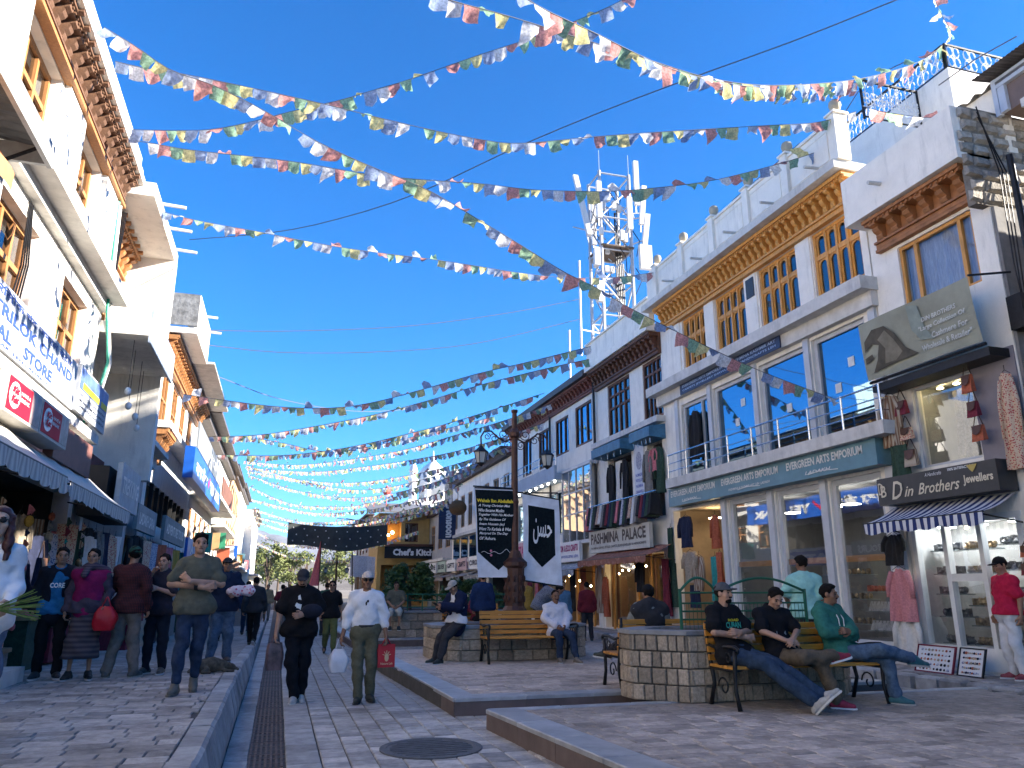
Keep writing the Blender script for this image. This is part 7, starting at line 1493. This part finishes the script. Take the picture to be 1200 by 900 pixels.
    for k in 'LR':
        f = V3(J['ft'+k]); f /= np.linalg.norm(f); a = J['an'+k]; g = SDF(a-.30*sc, a+.30*sc, .010 if fine else .02)
        u2 = V3((0, 0, 1))-f*f[2]; u2 /= np.linalg.norm(u2); heel = a-u2*.045*sc-f*.05*sc; toe = a-u2*.052*sc+f*.165*sc
        g.limb(a-u2*.0*sc, heel, .042*sc, .040*sc, .02); g.limb(heel, a-u2*.048*sc+f*.06*sc, .040*sc, .044*sc, .02); g.limb(a-u2*.048*sc+f*.06*sc, toe, .044*sc, .030*sc, .02); g.limb(a+u2*.0, a-u2*.04*sc+f*.08*sc, .04*sc, .035*sc, .03); g.cut(a-u2*.070*sc, -u2); g.mesh(q8 := MB()); so_ = q8.build('shoe', smt, t, True)
        q9 = MB(); r2 = np.cross(f, u2); b0 = a-u2*.088*sc
        ol = [(-.085, .0), (-.07, .03), (0, .040), (.09, .047), (.16, .040), (.20, .012), (.20, -.012), (.16, -.040), (.09, -.047), (0, -.040), (-.07, -.03)]
        q9.prism([tuple(b0+f*x*sc+r2*y*sc) for x, y in ol], tuple(u2*.022*sc)); q9.build('sole', mat('shoe sole %d' % int(sole[0]*100), sole, .7, .1, 8), so_)
    if extra: extra(t, J, sc, HP)
    return t
def chest_text(s, w_, h_, dz, m):
    def f(t, J, sc, HP):
        c = J['ch']+V3((0, -.135, dz))*sc; q = MB(); letters(q, s, (c[0]-w_/2, c[1]-.012, c[2]), (1, 0, 0), (0, .12, 1), w_, h_, (0, -1, 0), bold=.03); q.build('print', m, t)
    return f
DEN = fab((.07, .11, .17), 'washed denim', .35); DEND = fab((.025, .04, .075), 'dark denim', .3); BLKC = fab((.010, .010, .012), 'black cotton'); CHAR = fab((.035, .035, .04), 'charcoal cloth'); GREYT = fab((.15, .135, .12), 'grey trousers cloth'); OLIVE = fab((.10, .10, .075), 'olive jersey'); WHT = fab((.68, .68, .70), 'white shirt cotton', .08)
PLAID = pattern('dark red plaid', (.025, .015, .018), (.16, .03, .03), 'check', 16)
def G(px, py, z): p = on_z(px, py, z); return (float(p[0]), float(p[1]), z)
crossed = dict(elL=(.27, -.02, 1.17), elR=(-.27, -.02, 1.17), wrL=(-.07, -.24, 1.20), wrR=(.09, -.20, 1.13))
SW = .37
# standing at the left shops
person('man in an open dark jacket over a blue printed T-shirt, standing by the left shops', G(52, 796, SW), R_(8), 1.68, pose(STAND, look=(.15, -1, -.05)), 1, ('t_shirt', fab((.02, .13, .28), 'bright blue jersey'), .3, .02), ('trousers', BLKC, 1, .018), shoe=(.04, .04, .045), sole=(.5, .5, .5), vest=('jacket', fab((.012, .014, .022), 'dark navy jacket cloth'), .10, .98), extra=chest_text('CORE', .17, .065, -.10, SIGNW))
def shawl(t, J, sc, HP):
    g = SDF(J['nk']-.3, J['nk']+.3, .014); g.limb(J['shL']+V3((.02, 0, .02)), J['nk']+V3((.03, -.06, .02)), .048, .05, .03).limb(J['shR']+V3((-.02, 0, .02)), J['nk']+V3((-.03, -.06, .02)), .048, .05, .03).limb(J['nk']+V3((-.04, -.09, -.02)), J['ch']+V3((-.07, -.15, .09)), .045, .04, .03); g.wrinkle(.012, 26, 1); g.mesh(q := MB()); q.build('scarf', pattern('grey violet scarf weave', (.11, .08, .10), (.055, .04, .055), 'hoop', 9), t, True)
person('older woman in magenta vest, grey scarf and striped skirt, standing by the left shops', G(90, 797, SW), R_(5), 1.66, pose(STAND, wrL=(.24, -.12, .96), elL=(.25, .02, 1.15), look=(-.2, -1, 0)), 1, ('blouse', fab((.06, .045, .06), 'dusk violet cloth'), 1, .018), ('skirt', pattern('grey striped woven apron', (.10, .08, .085), (.045, .035, .045), 'hoop', 5), .17, 0), vest=('vest', fab((.20, .012, .07), 'magenta wool'), .07), shoe=(.02, .02, .02), sole=(.4, .4, .4), hair='short', hem=.04, extra=shawl)
person('man seen from behind in a dark red plaid shirt, green cap and grey trousers', G(140, 794, SW), R_(168), 1.70, pose(STAND, anL=(.17, .05, .085), anR=(-.17, .0, .085), elL=(.26, -.05, 1.17), wrL=(.16, -.25, 1.2), look=(.3, -1, 0)), 1, ('shirt', PLAID, 1, .03), ('trousers', GREYT, 1, .03), shoe=(.10, .09, .08), sole=(.35, .33, .3), headgear=('cap', fab((.02, .07, .05), 'bottle green felt')))
person('person in dark clothes behind the plaid shirt man, hand raised to the face', G(178, 790, SW), R_(-20), 1.62, pose(STAND, elR=(-.25, -.1, 1.2), wrR=(-.10, -.16, 1.44), elL=(.22, -.06, 1.15), wrL=(.05, -.2, 1.22)), 0, ('shirt', fab((.03, .025, .035), 'dark plum cloth'), .4, .025), ('trousers', fab((.012, .015, .025), 'blue black cloth'), 1, .02), shoe=(.07, .065, .06))
def watch(t, J, sc, HP):
    q = MB(); a, b = J['elR'], J['wrR']; q.tube([tuple(b+(a-b)*.16), tuple(b+(a-b)*.26)], .041*sc, 9); q.build('wristwatch', BLK, t)
    g = SDF(J['nk']-.16, J['nk']+.16, .009)
    for x in (-1, 1): g.limb(J['nk']+V3((0, .045, .03)), J['nk']+V3((x*.065, -.01, .015)), .018, .018, .01); g.limb(J['nk']+V3((x*.065, -.01, .015)), J['nk']+V3((x*.035, -.085, -.05)), .018, .014, .01)
    g.mesh(q := MB()); q.build('collar', OLIVE, t, True)
person('young man walking with arms folded, olive polo shirt and dark cropped jeans', G(217, 812, SW), R_(4), 1.77, pose(STAND, **crossed, knR=(-.09, -.10, .50), anR=(-.11, -.14, .085), knL=(.08, .02, .50), anL=(.07, .14, .13), ftL=(.05, -1, -.35), look=(.12, -1, .02)), 0, ('polo_shirt', OLIVE, .34, .022), ('trousers', DEND, .94, .014), shoe=(.12, .11, .09), sole=(.12, .11, .1), hair='full', extra=watch, hands=dict(L=((-.6, .3, .5), (0, 1, .2)), R=((.9, .2, .2), (0, 1, .2))))
person('stout man in a navy T-shirt, cap and blue jeans carrying a pink bundle', G(256, 776, SW-.02), R_(6), 1.66, pose(STAND, elL=(.26, .0, 1.16), wrL=(.16, -.24, 1.12), anR=(-.15, .03, .085)), 1, ('t_shirt', fab((.012, .02, .045), 'navy jersey'), .3, .04), ('trousers', DEN, 1, .03), shoe=(.09, .08, .075), headgear=('cap', CHAR), slim=1.1)
person('woman at the left edge in a white shirt and sunglasses with long dark red hair', (-2.10, 6.85, SW), R_(22), 1.76, pose(STAND, shL=(.15, .02, 1.415), shR=(-.15, .02, 1.415), elL=(.18, .02, 1.14), wrL=(.12, -.19, 1.02), look=(-.25, -1, 0)), 3, ('shirt', WHT, 1, .04), ('trousers', fab((.10, .13, .19), 'pale blue denim', .25), 1, .03), hair='long', glasses=True, shoe=(.4, .4, .4), female=True, hem=.14, slim=.76)
# walkers on the street
def dogprint(t, J, sc, HP):
    c = J['ch']; q = MB(); y = c[1]-.145
    q.add([(c[0]+x*sc, y-.006+.05*(.0), c[2]+z*sc) for x, z in ((-.08, -.02), (-.05, .02), (-.055, .08), (-.03, .10), (-.015, .05), (.0, -.01), (-.01, -.10), (-.06, -.12), (-.07, -.06), (-.09, -.05))], [tuple(range(10))]); q.build('print', SIGNW, t)
person('man all in black with a dark cap, looking down as he walks beside the drain', G(345, 823, 0), R_(2), 1.79, pose(STAND, knL=(.09, -.02, .50), anL=(.07, .07, .10), knR=(-.08, -.12, .50), anR=(-.02, -.08, .085), ftL=(.1, -1, -.2), elL=(.27, -.02, 1.16), wrL=(.02, -.25, 1.13), elR=(-.27, .0, 1.16), wrR=(-.30, -.05, .90), look=(-.15, -1, -.45), hd=(0, -.04, 1.605)), 0, ('t_shirt', BLKC, .38, .04), ('trousers', fab((.009, .010, .014), 'black track cloth'), 1, .028), shoe=(.45, .43, .40), sole=(.6, .6, .58), headgear=('cap', CHAR), beard='full', extra=dogprint, slim=1.06)
def belt(t, J, sc, HP):
    q = MB(); c = J['pel']+V3((0, 0, .05))*sc; q.lathe((0, 0, 0), [(1, 0), (1, 1)], 20); q.v = [(c[0]+x*.167*sc, c[1]+y*.135*sc, c[2]+(z-.5)*.04*sc) for x, y, z in q.v]; q.build('belt', BLK, t)
    q = MB(); c = J['ch']; q.ball((c[0]-.01, c[1]-.14, c[2]+.02), (.012, .008, .03), 6, 4); q.ball((c[0]+.012, c[1]-.14, c[2]+.05), (.015, .008, .02), 6, 4); q.build('hung_sunglasses', BLK, t)
    g = SDF(J['nk']-.16, J['nk']+.16, .009)
    for x in (-1, 1): g.limb(J['nk']+V3((0, .05, .03)), J['nk']+V3((x*.07, -.01, .01)), .02, .02, .01); g.limb(J['nk']+V3((x*.07, -.01, .01)), J['nk']+V3((x*.03, -.10, -.08)), .02, .015, .01)
    g.mesh(q := MB()); q.build('collar', WHT, t, True)
person('walking man in white shirt, olive trousers and pale cap with a bag in each hand', G(424, 823, 0), R_(-3), 1.74, pose(STAND, elL=(.25, .03, 1.14), wrL=(.29, -.04, .88), elR=(-.25, .03, 1.14), wrR=(-.31, -.06, .88), knL=(.10, -.06, .50), anL=(.10, .02, .10), knR=(-.09, -.08, .50), anR=(-.06, -.06, .085)), 2, ('shirt', WHT, .72, .035), ('trousers', fab((.105, .10, .065), 'olive khaki twill'), 1, .026), shoe=(.03, .035, .03), sole=(.03, .03, .03), headgear=('cap', fab((.52, .45, .40), 'pale pink beige cap')), glasses=True, extra=belt, hem=-.03, hair='short')
person('man in a black polo, sunglasses and olive green trousers walking behind the white shirt man', (1.28, 19.6, 0), R_(0), 1.70, WALK, 1, ('polo_shirt', BLKC, .35, .03), ('trousers', fab((.12, .13, .05), 'olive green cloth'), .95, .03), glasses=True, fine=False, shoe=(.03, .03, .03))
person('person in a dark sweater walking away along the drain', (-.52, 21.0, .12), R_(172), 1.68, WALK, 1, ('sweater', CHAR, 1, .04), ('trousers', BLKC, 1, .02), fine=False)
# around the middle planter
person('man in pale cap and navy jacket leaning on the lamp post planter with a phone', (3.08, 14.35, .2), R_(-62), 1.70, pose(STAND, pel=(0, .20, .74), ab=(0, .22, .89), ch=(0, .20, 1.08), nk=(0, .15, 1.25), hd=(0, .07, 1.37), shL=(.175, .17, 1.19), shR=(-.175, .17, 1.19), elL=(.22, .02, .99), elR=(-.22, .02, .99), wrL=(.06, -.20, 1.02), wrR=(-.06, -.20, 1.02), hpL=(.09, .16, .72), hpR=(-.09, .16, .72), knL=(.10, -.16, .46), knR=(-.10, -.14, .46), anL=(.10, -.30, .085), anR=(-.11, -.24, .085), look=(0, -1, -.6)), 1, ('shirt', WHT, .95, .03), ('trousers', CHAR, 1, .025), headgear=('cap', fab((.33, .31, .29), 'grey beige cap')), vest=('jacket', fab((.010, .016, .045), 'navy jacket cloth'), .10, .98), hem=.0)
person('man in white shirt seated alone at the right end of the middle bench', (5.12, 14.13, .2), R_(0), 1.66, pose(SIT, anL=(.16, -.58, .085), anR=(-.10, -.36, .085), knL=(.12, -.40, .50)), 2, ('shirt', fab((.56, .56, .62), 'white blue shirt cotton', .1), 1, .035), ('trousers', DEND, .97, .02), beard='moustache', hair='thin', shoe=(.14, .12, .10))
person('person in a grey patterned shirt bending forward behind the middle bench', (5.75, 17.2, .2), R_(75), 1.72, pose(STAND, ab=(0, -.06, 1.08), ch=(0, -.22, 1.20), nk=(0, -.38, 1.27), hd=(0, -.50, 1.30), shL=(.17, -.32, 1.26), shR=(-.17, -.32, 1.26), elL=(.2, -.42, 1.02), elR=(-.2, -.42, 1.02), wrL=(.12, -.5, .82), wrR=(-.12, -.5, .82), look=(0, -1, -.8)), 1, ('shirt', pattern('grey navy small print', (.09, .10, .13), (.20, .21, .25), 'print', 10), .98, .035), ('trousers', CHAR, 1, .02), fine=False)
person('person in a mustard top behind the seated man in the white shirt', (5.75, 18.2, .2), R_(20), 1.62, STAND, 1, ('shirt', PAL[13], 1, .03), ('trousers', DEND, 1, .02), fine=False)
person('person in a bright navy coat seen past the lamp post pedestal', (4.55, 17.6, .2), R_(150), 1.68, STAND, 1, ('jacket', fab((.012, .03, .10), 'bright navy cloth'), 1, .04), ('trousers', BLKC, 1, .02), fine=False)
person('person in an olive shirt and pale shorts seated on the far planter edge', (3.15, 21.75, .42), R_(-10), 1.66, SIT, 1, ('shirt', OLIVE, .4, .03), ('trousers', fab((.42, .42, .38), 'pale shorts cloth'), .6, .03), fine=False)
person('person in a dark shirt seated on the farthest bench', (4.75, 21.2, .2), R_(0), 1.66, SIT, 1, ('shirt', CHAR, .9, .03), ('trousers', BLKC, 1, .02), fine=False)
person('person in a maroon shirt seated on the farthest bench beside the dark shirt', (5.35, 21.2, .2), R_(0), 1.62, SIT, 1, ('shirt', PAL[5], .9, .03), ('trousers', BLKC, 1, .02), fine=False)
# bench turned away
person('man seen from behind on the turned bench, black cap, dark vest and grey sleeves', (5.02, 10.2, .2), R_(172), 1.76, pose(SIT, knR=(-.10, -.42, .52), anR=(-.08, -.40, .085), knL=(.05, -.42, .62), anL=(.32 if False else -.05, -.70, .42)) if False else pose(SIT, knR=(-.12, -.42, .515), anR=(-.1, -.40, .085), knL=(.10, -.40, .62), anL=(.42, -.62, .40), ftL=(.9, -.5, .1), elR=(-.26, .06, .8)), 1, ('shirt', fab((.17, .18, .18), 'grey knit'), .97, .04), ('trousers', CHAR, 1, .028), headgear=('cap', BLKC), vest=('vest', fab((.028, .028, .032), 'dark quilted vest cloth'), .06), shoe=(.03, .03, .03), slim=1.05)
# the three on the front bench
csit = dict(elL=(.27, .04, .80), elR=(-.27, .04, .80), wrL=(-.06, -.15, .80), wrR=(.07, -.12, .74))
person('seated man in grey cap and black printed T-shirt, arms folded, legs in jeans stretched out', (5.17, 8.22, .2), R_(14), 1.78, pose(SIT, **csit, knL=(.20, -.40, .47), anL=(.40, -.80, .17), knR=(-.02, -.42, .49), anR=(.24, -.84, .11), ftL=(.5, -.8, .75), ftR=(.35, -.85, .9), look=(.25, -1, .05)), 0, ('t_shirt', BLKC, .36, .035), ('trousers', fab((.03, .05, .085), 'indigo denim', .35), 1, .035), headgear=('cap', fab((.07, .075, .085), 'grey blue cap')), beard='full', shoe=(.36, .34, .31), sole=(.55, .52, .47), hands=dict(L=((-1, -.1, .1), (0, 1, -.1)), R=((1, -.1, .0), (0, 1, -.1))), extra=lambda t, J, sc, HP: [chest_text('CUBAN', .24, .07, -.06, mat('green print', (.03, .33, .25), .7))(t, J, sc, HP), chest_text('ROAD', .17, .03, .015, LETY)(t, J, sc, HP)])
person('seated young man with bowed head, black T-shirt and brown trousers, ankle on knee', (5.80, 8.2, .2), R_(4), 1.74, pose(SIT, look=(-.15, -1, -.55), hd=(0, .06, 1.20), knR=(-.06, -.42, .54), anR=(.30, -.50, .58), ftR=(1, -.25, .25), knL=(.16, -.42, .50), anL=(.30, -.48, .085), ftL=(.6, -.8, 0), wrL=(-.02, -.22, .74), wrR=(-.10, -.20, .72), elL=(.25, .02, .82), elR=(-.26, .02, .82)), 0, ('t_shirt', BLKC, .36, .032), ('trousers', fab((.11, .085, .06), 'brown cargo cloth', .3), 1, .035), hair='full', shoe=(.25, .02, .045), sole=(.7, .68, .68), hands=dict(L=((-.8, -.5, -.2), (-.2, .6, -.6)), R=((.8, -.5, -.1), (.2, .6, -.6))), extra=chest_text('1994', .14, .06, -.14, mat('grey print', (.2, .22, .24), .7)))
def zipper(t, J, sc, HP):
    g = SDF(J['nk']-.25, J['nk']+.25, .011); g.limb(J['nk']+V3((-.09, .05, .03)), J['nk']+V3((0, .11, .0)), .04, .05, .03).limb(J['nk']+V3((.09, .05, .03)), J['nk']+V3((0, .11, .0)), .04, .05, .03).limb(J['nk']+V3((-.09, .04, .03)), J['nk']+V3((-.04, -.08, -.04)), .03, .02, .03).limb(J['nk']+V3((.09, .04, .03)), J['nk']+V3((.04, -.08, -.04)), .03, .02, .03); g.wrinkle(.006, 30, 2); g.mesh(q := MB()); q.build('hood', MATS['teal green hoodie'], t, True)
    q = MB(); c = J['ch']
    for x in (-1, 1): q.tube([tuple(J['nk']+V3((x*.03, -.11, -.04))), tuple(c+V3((x*.05, -.155, .04))), tuple(c+V3((x*.045, -.16, -.05)))], .006, 4)
    q.build('drawstring', SIGNW, t)
person('seated man with moustache in a teal green hoodie and blue jeans, legs crossed, teal trainers', (6.66, 8.2, .2), R_(18), 1.76, pose(SIT, **csit, knL=(.22, -.40, .515), anL=(.22, -.46, .085), knR=(.06, -.44, .60), anR=(.46, -.60, .50), ftR=(1, -.45, -.1), ftL=(.3, -1, 0), look=(.35, -1, 0)), 2, ('hoodie', fab((.035, .15, .115), 'teal green hoodie'), .96, .045), ('trousers', DEN, .98, .025), beard='moustache', shoe=(.03, .11, .13), sole=(.35, .45, .45), hair='full', extra=zipper, hands=dict(L=((-1, .1, .1), (0, 1, -.1)), R=((1, .1, .0), (0, 1, -.1))))
# at the right shops
person('man seen from behind in a mint green shirt standing behind the green railing', (7.75, 10.3, .2), R_(150), 1.80, pose(STAND, look=(.55, -1, -.1), elL=(.26, -.04, 1.16), wrL=(.2, -.2, 1.0)), 2, ('shirt', fab((.27, .52, .47), 'mint cotton', .12), .40, .035), ('trousers', CHAR, 1, .025), hair='full')
person('man in a red polo and white trousers at the right edge by the jewellery window', (10.62, 9.35, .2), R_(-105), 1.78, pose(STAND, look=(.1, -1, -.25), elL=(.25, .05, 1.14), wrL=(.24, .02, .90)), 1, ('polo_shirt', fab((.42, .015, .05), 'crimson jersey'), .36, .03), ('trousers', fab((.55, .56, .58), 'off white twill', .08), 1, .03), headgear=('cap', BLKC), shoe=(.25, .05, .06), hem=0)
# farther along the street
FC = [(.45, .12, .2), (.02, .03, .07), (.4, .4, .42), (.15, .02, .03), (.03, .03, .035), (.1, .2, .3), (.05, .1, .06), (.3, .22, .12)]
fw = [(-1.4, 24, 'person in a pink jacket far along the left pavement', 0), (-.9, 27, 'person in a navy top behind the dark sweater walker', 1), (-2.2, 26, 'person in a pale grey top by the far left shops', 2), (.2, 30, 'person in a maroon top far down the drain', 3), (-1.8, 31, 'person in black far along the left pavement', 4), (.9, 34, 'person in a slate blue top far down the street', 5), (1.6, 27, 'person in dark green behind the white shirt man', 6), (-.4, 38, 'person in tan far down the street', 7), (1.2, 44, 'second person in navy, farther down the street', 1), (-1.2, 46, 'second person in pink, farther down the left pavement', 0), (.5, 52, 'person in grey near the end of the street', 2), (-2, 40, 'person in a maroon top by the far left boards', 3),
      (2.2, 33, 'person in black beside the far lamp', 4), (7.2, 19.5, 'person in a slate blue top by the crafts awning', 5), (8.9, 22, 'person in maroon at the pashmina shop', 3), (8.2, 26, 'person in dark green by the crafts shop', 6)]
for i, (x, y, lab, c) in enumerate(fw):
    z = 0.0 if x > -.4 else max(.05, SW-max(0, min(1, (y-13)/11))*.32)
    if x > 2.1 and y < 17.8: z = .2
    person(lab, (x, y, z), R_((0, 180, 15, 170, -10, 5, 175, 0)[i % 8]), 1.62+.1*rnd.random(), WALK if i % 2 else STAND, 1, ('jacket', fab(FC[c], 'street jacket %d' % c), .95 if i % 3 else .36, .035), ('trousers', (BLKC, DEND, CHAR, GREYT)[i % 4], 1, .02), fine=False)

# ------------------------------------------------------------------ things people carry, and the sleeping dog
def carrier(label, c, w_, d_, h_, m, rz=0.0, top=None, soft=0.0, printf=None):
    t = local('carrier_bag', label, 'bag', c, rz); g = MB()
    def P(s, v):
        a = s*2*math.pi; x = w_/2*max(-1, min(1, 1.35*math.cos(a))); y = d_/2*max(-1, min(1, 1.35*math.sin(a))); k = 1+soft*.35*math.sin(v*math.pi)-soft*.45*max(0, v-.6)*2; rp = 1+soft*.08*math.sin(a*5+v*9)
        return (x*k*rp, y*k*rp, h_*v)
    g.sheet(P, 28, 7); g.add([P(i/28, 0) for i in range(28)], [tuple(range(28))]); g.build('pouch', m, t, soft > 0)
    q = MB(); zt = top if top else h_+.14
    for y in (-.02, .02): q.tube([(-w_*.25, y, h_), (-w_*.06, y*.3, zt-.02), (0, 0, zt), (w_*.06, y*.3, zt-.02), (w_*.25, y, h_)], .006, 5)
    q.build('handle', m, t)
    if printf: printf(t, w_, d_, h_)
    return t
def redprint(t, w_, d_, h_):
    q = MB(); y = -d_/2*1.0-.004
    for k in range(5): a = math.pi*(.1+.2*k); q.tube([(0, y, h_*.5), (.06*math.cos(a), y, h_*.5+.07*math.sin(a))], .006, 4)
    q.ball((0, y, h_*.42), (.03, .004, .05), 8, 5); q.build('emblem', mat('pale gold print', (.6, .42, .25), .5), t)
    q = MB(); letters(q, 'Nature Leh', (-w_*.35, y, h_*.12), (1, 0, 0), (0, 0, 1), w_*.7, .03, (0, -1, 0), bold=.02); q.build('lettering', MATS['pale gold print'], t)
def hold(px, py, y): p = on_y(px, py, y); return (float(p[0]), float(p[1]), float(p[2]))
carrier('red paper shopping bag with a pale gold emblem held by the white shirt man', (1.52, 11.25, .45), .24, .09, .30, mat('red paper', (.42, .02, .03), .5, .1, 5), .1, .40, 0, redprint)
carrier('white plastic bag held by the white shirt man', (.88, 11.30, .40), .19, .15, .30, mat('thin white plastic', (.62, .62, .66), .4, .1, 8), 0, .45, 1.0)
carrier('clear and red carrier bag held by the man in black', (.03, 11.58, .42), .20, .12, .36, mat('red grey printed plastic', (.16, .10, .10), .35, .7, 6), .2, .54, .35)
carrier('red plastic bag held by the woman in the magenta vest', (-2.12, 11.42, .98), .20, .14, .30, mat('bright red plastic', (.45, .008, .02), .4, .15, 8), 0, .42, 1.0)
g = SDF((-.35, -.25, -.2), (.35, .25, .2), .014); g.limb((-.16, 0, 0), (.14, 0, .02), .07, .08, .03).limb((-.1, -.03, .05), (.16, .03, .06), .05, .05, .03); g.wrinkle(.014, 30, 1); q = MB(); g.mesh(q); o = q.single('cloth_bundle', pattern('pink and white cloth', (.50, .12, .18), (.65, .55, .58), 'print', 5), 'pink and white cloth bundle under the arm of the stout man in navy', 'bundle', (0, 0, 0), smooth=True); bx = G(256, 776, SW-.02); o.location = (bx[0]+.26, bx[1]-.26, SW+1.08)
pb = MB(); pb.box((-.04, -.005, -.075), (.04, .005, .075)); ph_ = pb.single('phone', BLK, 'dark phone held by the leaning man in the navy jacket', 'phone', (0, 0, 0)); ph_.location = (2.80, 14.22, 1.22); ph_.rotation_euler = (R_(60), 0, R_(-62))
pb = MB(); pb.ball((0, 0, 0), (.15, .09, .10), 12, 7); o = pb.single('folded_jacket', fab((.015, .018, .03), 'folded dark cloth'), 'dark folded jacket on the forearm of the man in black', 'jacket', (0, 0, 0), smooth=True); bx = G(345, 823, 0); o.location = (bx[0]+.14, bx[1]-.24, 1.20)
fl = thing('flower_bunch', 'bunch of green stems and yellow flowers held by the woman in the white shirt', 'flowers', (-1.93, 6.55, 1.35)); q = MB()
for i in range(26): a = rnd.uniform(-.5, .9); q.tube([(-1.96, 6.55, 1.36), (-1.88+.24*math.cos(a), 6.55+rnd.uniform(-.07, .07), 1.36+.18*math.sin(a))], .0035, 4)
q.build('stems', mat('green stems', (.10, .16, .04), .7, .3, 20), fl); q = MB()
for i in range(12): q.ball((-2.12+rnd.uniform(-.05, .07), 6.55+rnd.uniform(-.06, .06), 1.22+rnd.uniform(-.1, .08)), .022, 6, 4)
tag(q.build('blossoms', mat('yellow petals', (.55, .38, .05), .7, .3, 20), fl), kind='stuff')
# sleeping dog on the left pavement
dg = local('dog', 'grey brown dog lying asleep on the left pavement behind the walking young man', 'dog', (-.80, 12.05, SW), R_(20)); dg.scale = (.55, .55, .6); g = SDF((-.75, -.45, -.02), (.75, .45, .5), .014)
g.limb((-.28, .05, .15), (.02, .0, .17), .15, .16, .06).limb((.02, 0, .17), (.24, -.06, .15), .16, .125, .06).limb((.24, -.06, .16), (.40, -.12, .13), .085, .075, .04)
g.blob((.46, -.15, .12), (.085, .075, .07), .03).limb((.48, -.17, .10), (.60, -.22, .06), .045, .03, .03).blob((.42, -.09, .19), (.03, .012, .045), .015).blob((.45, -.22, .17), (.03, .012, .04), .015)
g.limb((.18, -.10, .10), (.26, -.24, .05), .055, .04, .03).limb((.26, -.24, .05), (.46, -.30, .03), .038, .03, .03).limb((.22, .02, .08), (.36, .06, .04), .05, .035, .03).limb((.36, .06, .04), (.52, .02, .03), .035, .028, .03)
g.limb((-.28, -.04, .12), (-.16, -.20, .08), .10, .06, .04).limb((-.16, -.20, .08), (-.30, -.27, .04), .05, .035, .03).limb((-.30, -.27, .04), (-.12, -.31, .03), .035, .028, .03)
g.limb((-.40, .08, .12), (-.56, -.02, .05), .045, .03, .03).limb((-.56, -.02, .05), (-.50, -.20, .035), .03, .018, .03); g.wrinkle(.006, 60, 1); q = MB(); g.mesh(q); q.build('body', mat('shaggy grey brown fur', (.085, .075, .06), .95, .55, 9, .8, 90), dg, True)
q = MB(); q.ball((.615, -.225, .062), .016, 7, 5); q.build('nose', BLK, dg)
